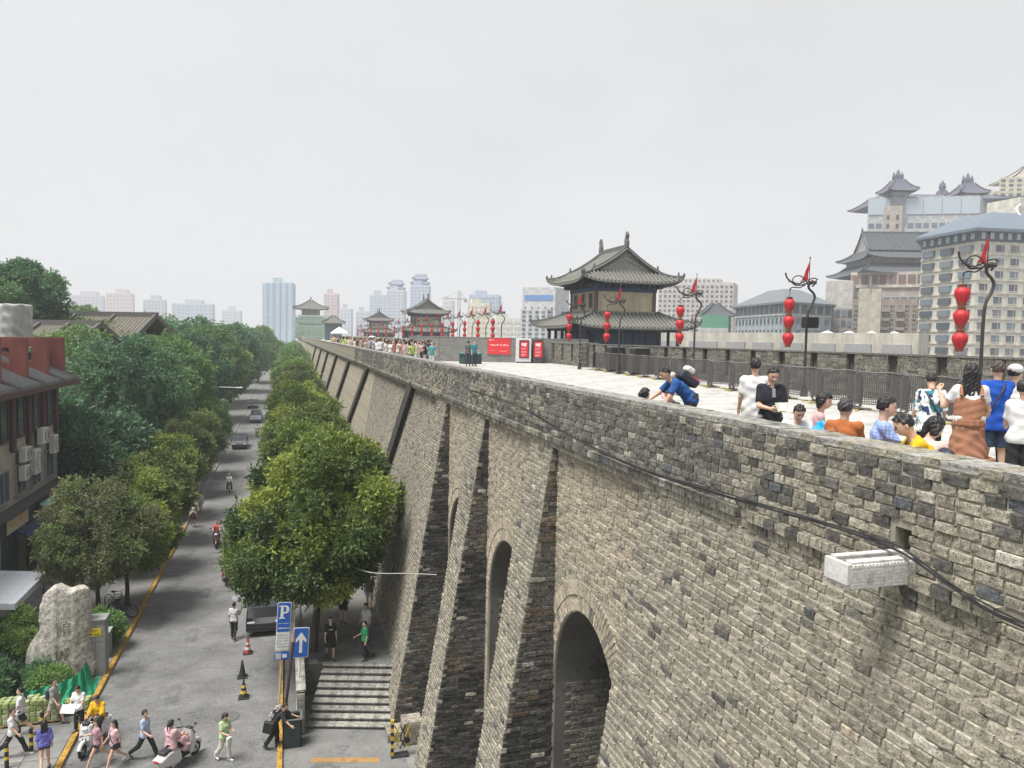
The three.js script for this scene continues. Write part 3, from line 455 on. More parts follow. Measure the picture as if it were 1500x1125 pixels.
// ---------------------------------------------------------------- crowd barriers
{
  const steel = mPaint(.13, .122, .122, .5), bars = mPaint(.1, .092, .092, .55), feetM = mPaint(.5, .4, .06, .6);
  const b = thing('crowd_barrier', 'grey steel crowd barrier standing zigzag in the row before the battlement wall', 'barrier', [0, 0, 0], 0, 'crowd barriers before the battlement wall');
  const w = 1.16, h = 1.14;
  mesh('frame', tube([[-w / 2, .12, 0], [-w / 2, h * .5, 0], [-w / 2, h - .1, 0], [-w / 2 + .08, h, 0], [0, h, 0], [w / 2 - .08, h, 0], [w / 2, h - .1, 0], [w / 2, h * .5, 0], [w / 2, .12, 0]], .024, 60, 6), steel, b);
  const g = [bar([-w / 2, .2, 0], [w / 2, .2, 0], .016)]; for (let k = 1; k < 22; k++) g.push(bar([-w / 2 + k * w / 22, .2, 0], [-w / 2 + k * w / 22, h - .01, 0], .014, .014, 5)); for (let k = 1; k < 13; k++) g.push(bar([-w / 2, .2 + k * .072, 0], [w / 2, .2 + k * .072, 0], .011, .011, 4));
  mesh('grille', g, bars, b); for (const s of [-1, 1]) { mesh('foot', [beam([s * .45, .03, -.3], [s * .45, .03, .3], .05, .03), bar([s * .45, .03, 0], [s * .45, .2, 0], .02)], steel, b); mesh('foot_cap', [box(.09, .045, .1, s * .45, .03, -.3), box(.09, .045, .1, s * .45, .03, .3)], feetM, b); }
  const A = new V3(19.4, WALK, -45.4), B = new V3(15.9, WALK, -9.5), d = B.clone().sub(A), n = 37, yaw = Math.atan2(-d.z, d.x);
  for (let k = 0; k < n; k++) { const p = A.clone().addScaledVector(d, (k + .5) / n), t = yaw + (k % 2 ? .5 : -.5); k ? clone(b, p, t) : (b.position.copy(p), b.rotation.y = t); }
  for (const [x, z, l] of [[19.2, -42.6, 'black box case standing behind the barriers towards the hoarding'], [19.0, -38.9, 'black box case standing behind the barriers beside a lantern pole']]) { const c = thing('equipment_case', l, 'case', [x + .6, WALK, z]); mesh('case', rbox(.95, 1.5, .75, .03, 0, .75, 0), mPaint(.025, .025, .028, .6), c); mesh('lid', rbox(1, .06, .8, .015, 0, 1.53, 0), mPaint(.2, .2, .2, .6), c); }
}
// ---------------------------------------------------------------- hoarding, kiosk
function canvasTex(w, h, draw) { const c = document.createElement('canvas'); c.width = w; c.height = h; draw(c.getContext('2d'), w, h); const t = new THREE.CanvasTexture(c); t.colorSpace = THREE.SRGBColorSpace; return t; }
function glyphs(x, y, n, s, g, col, R) { x.strokeStyle = col; x.lineWidth = s * .12; for (let k = 0; k < n; k++) { const ox = g.x + k * s * 1.12, oy = g.y; for (let q = 0; q < 6; q++) { x.beginPath(); if (R() < .55) { const yy = oy + R() * s; x.moveTo(ox + R() * s * .25, yy); x.lineTo(ox + s * (.7 + R() * .3), yy); } else { const xx = ox + R() * s; x.moveTo(xx, oy + R() * s * .2); x.lineTo(xx + (R() - .5) * s * .3, oy + s * (.6 + .4 * R())); } x.stroke(); } } }
function flatPanel(name, w, h, t, parent, pos, rough = .6) { const g = new THREE.BoxGeometry(w, h, .02); const m = new THREE.Mesh(g, mat(C(1, 1, 1), rough, { map: t })); m.name = name; m.position.set(...pos); parent.add(m); return m; }
{
  const A = new V3(23.4, WALK, -55.7), B = new V3(9.4, WALK, -59.4), d = B.clone().sub(A), L = d.length(), yaw = Math.atan2(A.z - B.z, -(A.x - B.x)) + Math.PI;
  const h = thing('hoarding', 'long grey brick print hoarding closing off the walkway', 'hoarding', [A.x, WALK, A.z]); h.rotation.y = Math.atan2(-d.z, d.x) + Math.PI; // local -x runs from A to B
  const pm = [mat(C(.34, .34, .335), .8, { map: tPrint }), mat(C(.37, .37, .36), .8, { map: tPrint })];
  const n = 6; for (let k = 0; k < n; k++) { mesh('panel', box(L / n - .03, 1.95, .06, -(k + .5) * L / n, .98, 0), pm[k % 2], h); mesh('post', box(.05, 1.98, .1, -k * L / n, .99, 0), mPaint(.2, .2, .2), h); }
  mesh('rail', box(L, .05, .1, -L / 2, 1.97, 0), mPaint(.32, .32, .32), h);
  const dirx = new V3(-1, 0, 0).applyEuler(h.rotation), nz = new V3(0, 0, 1).applyEuler(h.rotation);
  const at = (s, out = .06) => A.clone().addScaledVector(dirx, s).addScaledVector(nz, out);
  const sOf = (px) => { let best = 0, bd = 1e9; for (let s = 0; s < L; s += .02) { const q = toPx(at(s)); if (Math.abs(q[0] - px) < bd) { bd = Math.abs(q[0] - px); best = s; } } return best; };
  const po = thing('poster', 'red notice board with white lettering hung on the hoarding', 'poster', at((sOf(714) + sOf(747)) / 2, .08)); po.rotation.y = h.rotation.y;
  const R = rng(9), red = '#d8343a'; const pw = sOf(714) - sOf(747);
  flatPanel('board', Math.abs(pw), 1.28, canvasTex(256, 190, (x, w, q) => { x.fillStyle = red; x.fillRect(0, 0, w, q); x.fillStyle = '#fff'; x.fillRect(18, 14, 12, 14); glyphs(x, 0, 3, 12, { x: 36, y: 16 }, '#fff', R); glyphs(x, 0, 4, 22, { x: 26, y: 72 }, '#ffe9e0', R); glyphs(x, 0, 4, 22, { x: 140, y: 72 }, '#ffe9e0', R); glyphs(x, 0, 7, 9, { x: 22, y: 145 }, '#f4b890', R); glyphs(x, 0, 9, 9, { x: 130, y: 150 }, '#ffe0d8', R); }), po, [0, 1.3, 0]); mesh('frame', [box(Math.abs(pw) + .06, .04, .05, 0, 1.95, 0), box(Math.abs(pw) + .06, .04, .05, 0, .65, 0)], mPaint(.5, .12, .12), po);
  const kiosk = (a, b, frameW, label) => { const w = Math.abs(sOf(a) - sOf(b)), k = thing('vending_kiosk', label, 'kiosk', at((sOf(a) + sOf(b)) / 2, .45)); k.rotation.y = h.rotation.y; mesh('cabinet', rbox(w, 1.95, .7, .03, 0, .98, 0), frameW ? mPaint(.75, .76, .78, .4) : mPaint(.09, .085, .09, .5), k); mesh('plinth', box(w * .98, .1, .66, 0, .05, .03), mPaint(.03, .03, .03), k); const pw2 = w * (frameW ? .55 : .86); flatPanel('panel', pw2, 1.3, canvasTex(128, 220, (x, cw, q) => { x.fillStyle = '#7c2026'; x.fillRect(0, 0, cw, q); x.fillStyle = '#d23640'; x.fillRect(8, 8, cw - 16, q - 16); x.fillStyle = '#f6d9d6'; x.font = 'bold 40px sans-serif'; x.beginPath(); x.moveTo(20, 30); x.lineTo(105, 26); x.lineTo(90, 70); x.lineTo(60, 78); x.lineTo(66, 58); x.lineTo(28, 66); x.fill(); glyphs(x, 0, 5, 14, { x: 18, y: 95 }, '#ffe4e0', R); for (let r = 0; r < 4; r++) { x.fillStyle = r % 2 ? '#e8a39c' : '#c9525a'; x.fillRect(20, 120 + r * 20, 60 + R() * 25, 12); } glyphs(x, 0, 6, 8, { x: 22, y: 198 }, '#ffd9d4', R); }), k, [frameW ? .04 : 0, 1.1, .365]); mesh('surround', [box(pw2 + .1, .07, .05, frameW ? .04 : 0, 1.79, .36), box(pw2 + .1, .07, .05, frameW ? .04 : 0, .42, .36), box(.06, 1.4, .05, (frameW ? .04 : 0) - pw2 / 2 - .03, 1.1, .36), box(.06, 1.4, .05, (frameW ? .04 : 0) + pw2 / 2 + .03, 1.1, .36)], mPaint(.16, .05, .055), k); };
  kiosk(755, 777, true, 'white ticket kiosk with a red poster panel beside the notice board'); kiosk(780, 794, false, 'dark kiosk with a red poster panel at the hoarding');
  const bp = onY(689, 533, WALK), bn = thing('planter_box', 'dark green box planter at the parapet beside the man in teal', 'planter', bp, .3); mesh('box', rbox(1.5, .7, .8, .04, 0, .35, 0), mPaint(.03, .07, .07, .6), bn); mesh('lid', rbox(1.7, .1, 1, .03, 0, .76, 0), mPaint(.05, .2, .2, .6), bn);
  const pil = thing('brick_pier', 'rough grey brick pier closing the end of the hoarding', 'pier', onY(862, 538, WALK)); for (let r = 0; r < 13; r++) for (let c = 0; c < 3; c++) mesh('brick', rbox(.46, .12, .6, .015, -.48 + c * .48 + (r % 2) * .1, .07 + r * .135, 0), [mStone(.24, .235, .215), mStone(.3, .29, .255), mStone(.2, .2, .19)][(r * 2 + c) % 3], pil);
}
// ---------------------------------------------------------------- people
function surfNet(f, lo, hi, h) {
  const nx = Math.ceil((hi[0] - lo[0]) / h) + 1, ny = Math.ceil((hi[1] - lo[1]) / h) + 1, nz = Math.ceil((hi[2] - lo[2]) / h) + 1, F = new Float32Array(nx * ny * nz), id = new Int32Array(nx * ny * nz).fill(-1), pos = [], idx = [];
  const I = (i, j, k) => (k * ny + j) * nx + i;
  for (let k = 0; k < nz; k++) for (let j = 0; j < ny; j++) for (let i = 0; i < nx;) { const d = f(lo[0] + i * h, lo[1] + j * h, lo[2] + k * h); F[I(i, j, k)] = d; const skip = d > 2.5 * h ? Math.floor((d - 1.5 * h) / h) : 0; for (let q = 1; q <= skip && i + q < nx; q++) F[I(i + q, j, k)] = d; i += 1 + Math.max(0, skip); }
  const cor = [0, 1, nx, nx + 1, nx * ny, nx * ny + 1, nx * ny + nx, nx * ny + nx + 1];
  for (let k = 0; k < nz - 1; k++) for (let j = 0; j < ny - 1; j++) for (let i = 0; i < nx - 1; i++) {
    const b = I(i, j, k); let m = 0; for (let c = 0; c < 8; c++) if (F[b + cor[c]] < 0) m |= 1 << c; if (m === 0 || m === 255) continue;
    let x = 0, y = 0, z = 0, n = 0; for (let c = 0; c < 8; c++) for (let a = 0; a < 3; a++) { const e = c | 1 << a; if (e === c) continue; const p = F[b + cor[c]], q = F[b + cor[e]]; if ((p < 0) === (q < 0)) continue; const t = p / (p - q); x += (c & 1) + (a === 0 ? t : 0); y += (c >> 1 & 1) + (a === 1 ? t : 0); z += (c >> 2 & 1) + (a === 2 ? t : 0); n++; }
    id[b] = pos.length / 3; pos.push(lo[0] + (i + x / n) * h, lo[1] + (j + y / n) * h, lo[2] + (k + z / n) * h);
  }
  for (let k = 1; k < nz - 1; k++) for (let j = 1; j < ny - 1; j++) for (let i = 1; i < nx - 1; i++) {
    const b = I(i, j, k), s = F[b] < 0; const Q = (o, u, w) => { if ((F[b + o] < 0) === s) return; const A = id[b - u - w], B = id[b - w], Cc = id[b], D = id[b - u]; if (A < 0 || B < 0 || Cc < 0 || D < 0) return; s ? idx.push(A, B, Cc, A, Cc, D) : idx.push(A, Cc, B, A, D, Cc); };
    Q(1, nx, nx * ny); Q(nx, nx * ny, 1); Q(nx * ny, 1, nx);
  }
  const g = new THREE.BufferGeometry(); g.setAttribute('position', new THREE.Float32BufferAttribute(pos, 3)); g.setIndex(idx); g.computeVertexNormals(); g.setAttribute('uv', new THREE.Float32BufferAttribute(pos.length / 3 * 2, 2)); return g;
}
const smin = (a, b, k) => { const h = Math.max(k - Math.abs(a - b), 0) / k; return Math.min(a, b) - h * h * k * .25; };
function capD(x, y, z, c, g) { const px = x - c.ax, py = y - c.ay, pz = z - c.az; let t = (px * c.dx + py * c.dy + pz * c.dz) / c.l2; t = t < 0 ? 0 : t > 1 ? 1 : t; const ex = px - t * c.dx, ey = py - t * c.dy, ez = pz - t * c.dz; return Math.sqrt(ex * ex + ey * ey + ez * ez) - (c.ra + (c.rb - c.ra) * t) - g; }
function cap(a, b, ra, rb = ra) { const d = b.clone().sub(a); return { ax: a.x, ay: a.y, az: a.z, dx: d.x, dy: d.y, dz: d.z, l2: Math.max(1e-8, d.lengthSq()), ra, rb }; }
function capsSDF(cs, k, g = 0) { return (x, y, z) => { let d = 9; for (let i = 0; i < cs.length; i++) d = smin(d, capD(x, y, z, cs[i], g), k); return d; }; }
function bounds(cs, pad) { const lo = [9, 9, 9], hi = [-9, -9, -9]; for (const c of cs) for (const [p, r] of [[[c.ax, c.ay, c.az], c.ra], [[c.ax + c.dx, c.ay + c.dy, c.az + c.dz], c.rb]]) for (let q = 0; q < 3; q++) { lo[q] = Math.min(lo[q], p[q] - r - pad); hi[q] = Math.max(hi[q], p[q] + r + pad); } return [lo, hi]; }
// right hand in its own frame: wrist at origin, fingers towards -y, palm facing -x, thumb towards +z
function handGeo(curl, cell) {
  const P = (x, y, z) => new V3(x, y, z), cs = [cap(P(0, .01, 0), P(0, -.03, .0), .023, .026)];
  for (let k = 0; k < 4; k++) { const z = .03 - k * .02, L = [.072, .08, .074, .058][k], a = P(-.003, -.085 + Math.abs(k - 1.2) * .004, z); cs.push(cap(P(0, -.01, z * .6), a, .013, .0115)); let p = a, an = curl * .35; for (let s = 0; s < 3; s++) { const l = L * [.45, .32, .25][s]; an += curl * [.35, .6, .45][s]; const q = P(p.x - Math.sin(an) * l, p.y - Math.cos(an) * l, p.z + (k - 1.5) * -.0015); cs.push(cap(p, q, .0098 - s * .001, .0088 - s * .001)); p = q; } }
  const t0 = P(-.008, -.022, .024), t1 = P(-.018 - curl * .008, -.055, .05), t2 = P(-.026 - curl * .016, -.088, .053); cs.push(cap(t0, t1, .0135, .0115), cap(t1, t2, .011, .009));
  const [lo, hi] = bounds(cs, .012); return surfNet(capsSDF(cs, .008), lo, hi, cell);
}
const HANDS = { open: handGeo(.45, .0065), grip: handGeo(1.15, .0065), openLo: handGeo(.5, .011), gripLo: handGeo(1.15, .011) };
const skinM = new THREE.MeshStandardMaterial({ color: 0xffffff, vertexColors: true, roughness: .62 });
const fabCache = {}; const fab = (c) => fabCache[c.join()] ||= mFab(...c); const paintCache = {}; const pnt = (c, r = .6) => paintCache[c.join() + r] ||= mPaint(...c, r);
const RX = (p, a) => p.clone().applyAxisAngle(new V3(1, 0, 0), a);
const SKIN = [.56, .355, .25];
function figure(o) {      // geometry of a posed person, facing +z, feet at y = 0 (or hips at o.seat)
  const W = o.woman ? .92 : 1, P = (x, y, z) => new V3(x, y, z), q = o.q ?? 1;   // q: 0 crowd, 1 street, 2 near
  const lean = o.lean || 0, bend = o.bend || 0, yaw = o.twist || 0; const J = {};
  const pel = P(0, 0, 0); const tor = (x, y, z) => { const p = P(x, y, z); if (y > .2) { const r = p.clone().sub(P(0, .2, 0)); r.applyAxisAngle(P(0, 1, 0), yaw); p.copy(RX(r, bend).add(P(0, .2, 0))); } return RX(p, lean); };
  J.chest = tor(0, .33, 0); J.neck = tor(0, .5, -.01); J.ntop = J.neck.clone().add(RX(P(0, .075, .012), (lean + bend) * .7));
  const hp = o.nod || 0, hy = (o.look || 0) + yaw; const hm = new THREE.Matrix4().makeRotationFromEuler(new THREE.Euler(hp + (lean + bend) * .35, hy, o.tilt || 0, 'YXZ')); const H = (x, y, z) => P(x, y, z).applyMatrix4(hm).add(J.ntop); J.head = H(0, .105, .02);
  const leg = (s, l) => { const f = l.f || 0, k = l.k || 0, ab = l.ab ?? .04; const hip = P(s * .088 * W, -.01, 0), kn = hip.clone().add(P(s * Math.sin(ab), -Math.cos(f), Math.sin(f)).normalize().multiplyScalar(.43)), an = kn.clone().add(P(s * Math.sin(l.ab2 ?? ab * .4), -Math.cos(f - k), Math.sin(f - k)).normalize().multiplyScalar(.42)); const fp = l.fp ?? Math.max(0, k - f) * .6; const td = s * (l.out ?? .14); const heel = an.clone().add(P(0, -.05, -.035)), toe = an.clone().add(P(td * .17, -.06 - Math.sin(fp) * .13, .165 * Math.cos(fp))); return { hip, kn, an, heel, toe }; };
  J.L = leg(1, o.legL || {}); J.R = leg(-1, o.legR || {});
  const arm = (s, a) => { const sp = a.p || 0, ab = a.ab ?? .14, e = a.e ?? .2; const sh = tor(s * .168 * W, .455, -.005), el = sh.clone().add(P(s * Math.sin(ab), -Math.cos(ab) * Math.cos(sp), Math.cos(ab) * Math.sin(sp)).multiplyScalar(.285)); const fd = P(s * (Math.sin(ab) * .8 - (a.in || 0)), -Math.cos(sp + e), Math.sin(sp + e)).normalize(); const wr = el.clone().addScaledVector(fd, .245); return { sh, el, wr, fd, s }; };
  J.AL = arm(1, o.armL || {}); J.AR = arm(-1, o.armR || {});
  const base = o.seat !== undefined ? o.seat + .1 : -Math.min(J.L.heel.y, J.R.heel.y, J.L.toe.y, J.R.toe.y) + .028;
  const fat = o.fat || 1, hs = P(W, 1, 1), torso = [cap(P(-.085 * W, 0, 0), P(.085 * W, 0, 0), .103 * fat), cap(tor(-.05 * W, .02, 0), tor(-.07 * W, .32, .004), .098 * fat, .098), cap(tor(.05 * W, .02, 0), tor(.07 * W, .32, .004), .098 * fat, .098), cap(tor(-.085 * W, .36, .0), tor(.085 * W, .36, .0), .095), cap(J.AL.sh, J.AR.sh, .055), cap(tor(0, .1, .02), tor(0, .25, .02), .1 * fat, .09)];
  if (o.woman) torso.push(cap(tor(-.06, .34, .06), tor(.06, .34, .06), .06));
  const legs = []; for (const l of [J.L, J.R]) legs.push([cap(l.hip, l.kn, .083, .056), cap(l.kn, l.an, .054, .037), cap(l.heel, l.toe, .036, .03)]);
  const arms = []; for (const a of [J.AL, J.AR]) arms.push([cap(a.sh, a.el, .048, .039), cap(a.el, a.wr, .038, .027)]);
  const neck = [cap(tor(0, .42, -.01), J.ntop, .05, .047)];
  const k2 = .03, cell = [.036, .025, .02][q];
  const all = [...torso, ...legs.flat(), ...arms.flat(), ...neck]; if (q === 0) all.push(cap(H(0, .07, .015), H(0, .13, .01), .075, .088), ...[J.AL, J.AR].map((a) => cap(a.wr, a.wr.clone().addScaledVector(a.fd, .12), .03, .026)));
  const parts = []; { const [lo, hi] = bounds(all, .04); parts.push(surfNet(capsSDF(all, k2), lo, hi, cell)); }
  const inv = hm.clone().invert(), tmp = P(0, 0, 0);
  const ell = (x, y, z, cx, cy, cz, rx, ry, rz) => { const a = (x - cx) / rx, b = (y - cy) / ry, c = (z - cz) / rz, l = Math.sqrt(a * a + b * b + c * c); return (l - 1) * Math.min(rx, ry, rz); };
  const headL = (x, y, z) => { let d = ell(x, y, z, 0, .125, .005, .075, .098, .095); d = smin(d, ell(x, y, z, 0, .06, .03, .052, .055, .058), .05); d = smin(d, capD(x, y, z, cap(P(0, .105, .098), P(0, .078, .113), .006, .011), 0), .014); d = smin(d, capD(x, y, z, cap(P(-.013, .076, .103), P(.013, .076, .103), .008), 0), .012); d = smin(d, capD(x, y, z, cap(P(-.014, .046, .084), P(.014, .046, .084), .008), 0), .012); for (const s of [-1, 1]) { d = smin(d, ell(x, y, z, s * .078, .1, -.005, .012, .032, .02), .012); d = Math.max(d, -ell(x, y, z, s * .031, .112, .1, .02, .012, .014)); d = smin(d, ell(x, y, z, s * .031, .111, .079, .013, .0115, .0115), .004); } return d; };
  const inHead = (f) => (x, y, z) => { tmp.set(x - J.ntop.x, y - J.ntop.y, z - J.ntop.z).applyMatrix4(inv); return f(tmp.x, tmp.y, tmp.z); };
  const c0 = H(0, .09, .01);
  if (q > 0) { const r = .16, hg = surfNet(inHead((x, y, z) => smin(headL(x, y, z), capD(x, y, z, cap(P(0, -.04, -.01), P(0, .04, -.01), .05, .048), 0), .03)), [c0.x - r, c0.y - r, c0.z - r], [c0.x + r, c0.y + r, c0.z + r], q === 2 ? .0085 : .012); parts.push(hg);
    for (const [a, st] of [[J.AL, o.armL], [J.AR, o.armR]]) { const g = HANDS[(st?.grip ? 'grip' : 'open') + (q === 2 ? '' : 'Lo')].clone(); if (a.s > 0) g.scale(1, 1, 1); else { g.scale(-1, 1, 1); const ix = g.index.array; for (let i = 0; i < ix.length; i += 3) { const t = ix[i]; ix[i] = ix[i + 1]; ix[i + 1] = t; } } const qd = new THREE.Quaternion().setFromUnitVectors(P(0, -1, 0), a.fd); g.applyMatrix4(new THREE.Matrix4().makeRotationFromQuaternion(qd)); g.translate(a.wr.x, a.wr.y, a.wr.z); g.computeVertexNormals(); parts.push(g); } }
  for (const g of parts) { const p = g.attributes.position, col = new Float32Array(p.count * 3), S = o.skin || SKIN; for (let i = 0; i < p.count; i++) { let c = S; tmp.set(p.getX(i) - J.ntop.x, p.getY(i) - J.ntop.y, p.getZ(i) - J.ntop.z).applyMatrix4(inv); if (q > 0 && tmp.z > .06) { const ax = Math.abs(tmp.x); if (Math.hypot((ax - .031) / .0135, (tmp.y - .112) / .008) < 1) c = [.05, .035, .03]; else if (Math.hypot((ax - .031) / .022, (tmp.y - .131) / .006) < 1) c = [.06, .04, .03]; else if (Math.hypot(tmp.x / .024, (tmp.y - .047) / .009) < 1) c = [.38, .12, .1]; } col.set(c, i * 3); } g.setAttribute('color', new THREE.BufferAttribute(col, 3)); }
  const out = { body: mergeGeometries(parts.map(norm)), J, base, H, hm, tor };
  // clothes: inflated shapes cut at hem, cuff and neckline, with folds
  const fold = (x, y, z) => q === 0 ? 0 : .0048 * Math.sin(x * 27 + y * 21 + z * 13 + 2 * Math.sin(y * 9)) + .0035 * Math.sin(y * 43 - x * 37 + z * 29 + 2 * Math.sin(x * 11)) + .003 * Math.sin(z * 61 + y * 37);
  const up = RX(P(0, 1, 0), lean), hem = o.hem ?? -.1, part = (a, b, t) => a.clone().lerp(b, t);
  { const sl = o.sleeve ?? .8, sc = [...torso.map((c) => ({ ...c }))], asl = []; for (const a of [J.AL, J.AR]) { const l = []; if (sl > 0) l.push(cap(a.sh, part(a.sh, a.el, Math.min(1, sl)), .05, .053)); if (sl > 1) l.push(cap(a.el, part(a.el, a.wr, sl - 1), .05, .044)); if (l.length) asl.push([l, sl <= 1 ? part(a.sh, a.el, sl) : part(a.el, a.wr, sl - 1), sl <= 1 ? a.el.clone().sub(a.sh).normalize() : a.fd, capsSDF(l, .03, o.loose ?? .014)]); } sc.push(cap(P(-.07, hem + .05, 0), P(.07, hem + .05, 0), .112 * fat), cap(tor(0, .43, -.01), tor(0, .49, -.012), .07, .058));
    const g = o.loose ?? .012, base = capsSDF(sc, .035, g), nk = cap(tor(0, .5, .012), tor(0, .7, .05), .06, .1), vn = o.vneck ? cap(tor(0, .36, .14 * o.vneck), tor(0, .5, .05 * o.vneck), .02, .06) : null;
    const f = (x, y, z) => { let d = base(x, y, z); if (d < .25) { for (const [, e, n, fa] of asl) { let da = fa(x, y, z); const w = (x - e.x) * n.x + (y - e.y) * n.y + (z - e.z) * n.z; if (sl <= 1 || (x - e.x) ** 2 + (y - e.y) ** 2 + (z - e.z) ** 2 < .02) da = Math.max(da, w - .004); d = smin(d, da, .03); } } d += fold(x, y, z); if (d > .08) return d; const hh = x * up.x + y * up.y + z * up.z; d = Math.max(d, hem - hh, -capD(x, y, z, nk, 0)); if (vn) d = Math.max(d, -capD(x, y, z, vn, 0)); return d; };
    const [lo, hi] = bounds([...sc, ...asl.flatMap((q) => q[0])], .05); out.top = surfNet(f, lo, hi, cell); }
  { const kind = o.bottom || 'trousers', sc = [{ ...torso[0] }, cap(P(-.05, .06, 0), P(.05, .06, 0), .1 * fat)]; const lim = [];
    if (kind === 'skirt') { const L = o.skirtLen || .5; const fx = (J.L.kn.z + J.R.kn.z) / 2; const f0 = cap(P(0, .05, 0), P(0, -L, fx * .6 * L / .43), .125, o.flare || .22); sc.push(f0, cap(P(-.06, 0, 0), P(-.09, -L, fx * .6), .1, (o.flare || .22) * .8), cap(P(.06, 0, 0), P(.09, -L, fx * .6), .1, (o.flare || .22) * .8)); lim.push((x, y, z) => -L - y); }
    else { const fr = kind === 'shorts' ? (o.shortLen ?? .8) : 2; for (const l of [J.L, J.R]) { const w = kind === 'shorts' ? [.094, .086] : [.092, .068]; sc.push(cap(l.hip, part(l.hip, l.kn, Math.min(1, fr)), w[0], w[1])); if (fr > 1) sc.push(cap(l.kn, part(l.kn, l.an, Math.min(.97, fr - 1 + .0)), .067, o.wide ? .075 : .055)); const e = fr <= 1 ? part(l.hip, l.kn, fr) : part(l.kn, l.an, .95), dd = fr <= 1 ? l.kn.clone().sub(l.hip).normalize() : l.an.clone().sub(l.kn).normalize(); lim.push((x, y, z) => { const ax = x - e.x, ay = y - e.y, az = z - e.z; return ax * ax + ay * ay + az * az < .03 ? ax * dd.x + ay * dd.y + az * dd.z : -9; }); } }
    const base = capsSDF(sc, .03, .01), f = (x, y, z) => { let d = base(x, y, z) + fold(x, y, z) * (kind === 'skirt' ? 1.8 : 1); if (d > .08) return d; for (const l of lim) d = Math.max(d, l(x, y, z)); return Math.max(d, y - .1); };
    const [lo, hi] = bounds(sc, .05); out.bottom = surfNet(f, lo, hi, cell); }
  if (o.hair !== 'none') { const st = o.hair || 'short', sc = []; if (st === 'long') for (const x of [-.06, -.02, .02, .06]) sc.push(cap(H(x, .1, -.06), H(x * 1.25, -.2, -.075), .045, .03)); if (st === 'bob') for (const x of [-.07, -.035, .035, .07]) sc.push(cap(H(x, .1, -.04), H(x * 1.05, .02, -.05), .04, .03)); if (st === 'pony') sc.push(cap(H(0, .15, -.1), H(0, .11, -.14), .035, .03), cap(H(0, .11, -.14), H(.0, -.06, -.15), .03, .015)); if (st === 'bun') sc.push(cap(H(0, .12, -.11), H(0, .1, -.125), .042, .04));
    const cs2 = sc.length ? capsSDF(sc, .02) : null; const g = st === 'short' ? .012 : .018;
    const f = (x, y, z) => { tmp.set(x - J.ntop.x, y - J.ntop.y, z - J.ntop.z).applyMatrix4(inv); const X = tmp.x, Y = tmp.y, Z = tmp.z, wob = .005 * Math.sin(X * 130 + Z * 60 + Y * 30) + .004 * Math.sin(Y * 110 + X * 90) + .004 * Math.sin(Z * 140 - X * 70); let d = ell(X, Y, Z, 0, .128, .0, .077 + g, .1 + g, .098 + g) + wob; const face = Math.max(Z - (.015 + (Y - .1) * .35), (Y - .165 - Math.max(0, -Z) * 0), -1); const low = (st === 'short' ? .065 : .03) - Y + Math.max(0, Z + .03) * 1.2; let cut = Math.max(low, Math.min(Z - .02, .17 - Y) > 0 ? Math.min(Z - .02, .17 - Y) : -1); d = Math.max(d, cut); if (cs2) d = smin(d, cs2(x, y, z) + wob, .02); return d; };
    const c1 = H(0, .02, -.06), r = st === 'short' ? .2 : .31; out.hair = surfNet(f, [c1.x - .2, c1.y - r, c1.z - .24], [c1.x + .2, c1.y + .27, c1.z + .24], q === 2 ? .011 : q === 1 ? .015 : .028); }
  out.shoes = [J.L, J.R].map((l) => { const sc = [cap(l.heel, l.toe, .042, .038), cap(l.heel, l.an, .042, .04)], f0 = capsSDF(sc, .02), fl = Math.min(l.heel.y, l.toe.y) - .03; const [lo, hi] = bounds(sc, .04); return surfNet((x, y, z) => Math.max(f0(x, y, z), y - Math.max(l.an.y, l.heel.y) - .004, fl - y), lo, hi, q ? .017 : .03); });
  for (const k of ['body', 'top', 'bottom', 'hair']) if (out[k]) { out[k].translate(0, base, 0); if (k !== 'body') muv(out[k]); } out.shoes.forEach((g) => muv(g.translate(0, base, 0)));
  return out;
}
function dress(o, F, label, pos, turn, group, name = 'person') {
  const g = thing(name, label, 'person', pos, turn, group), s = o.scale || 1; g.scale.setScalar(s);
  const M0 = (n, geo, m, lb) => { if (!geo) return; const x = new THREE.Mesh(geo, m); x.name = n; x.castShadow = x.receiveShadow = true; g.add(x); return x; };
  M0('body', F.body, skinM); M0(o.topName || 'shirt', F.top, o.topMat || fab(o.top || [.7, .7, .7])); M0(o.bottomName || (o.bottom === 'shorts' ? 'shorts' : o.bottom === 'skirt' ? 'skirt' : 'trousers'), F.bottom, o.botMat || fab(o.bot || [.03, .03, .035])); M0('hair', F.hair, pnt(o.hairCol || [.012, .011, .012], .55)); F.shoes.forEach((q) => M0('shoe', q, pnt(o.shoe || [.05, .05, .05])));
  g.userData.F = undefined; return g;
}
function person(o, label, pos, turn, group) { const F = figure(o), g = dress(o, F, label, pos, turn, group); if (o.extra) o.extra(g, F, (p) => p.clone().add(new V3(0, F.base, 0))); return g; }
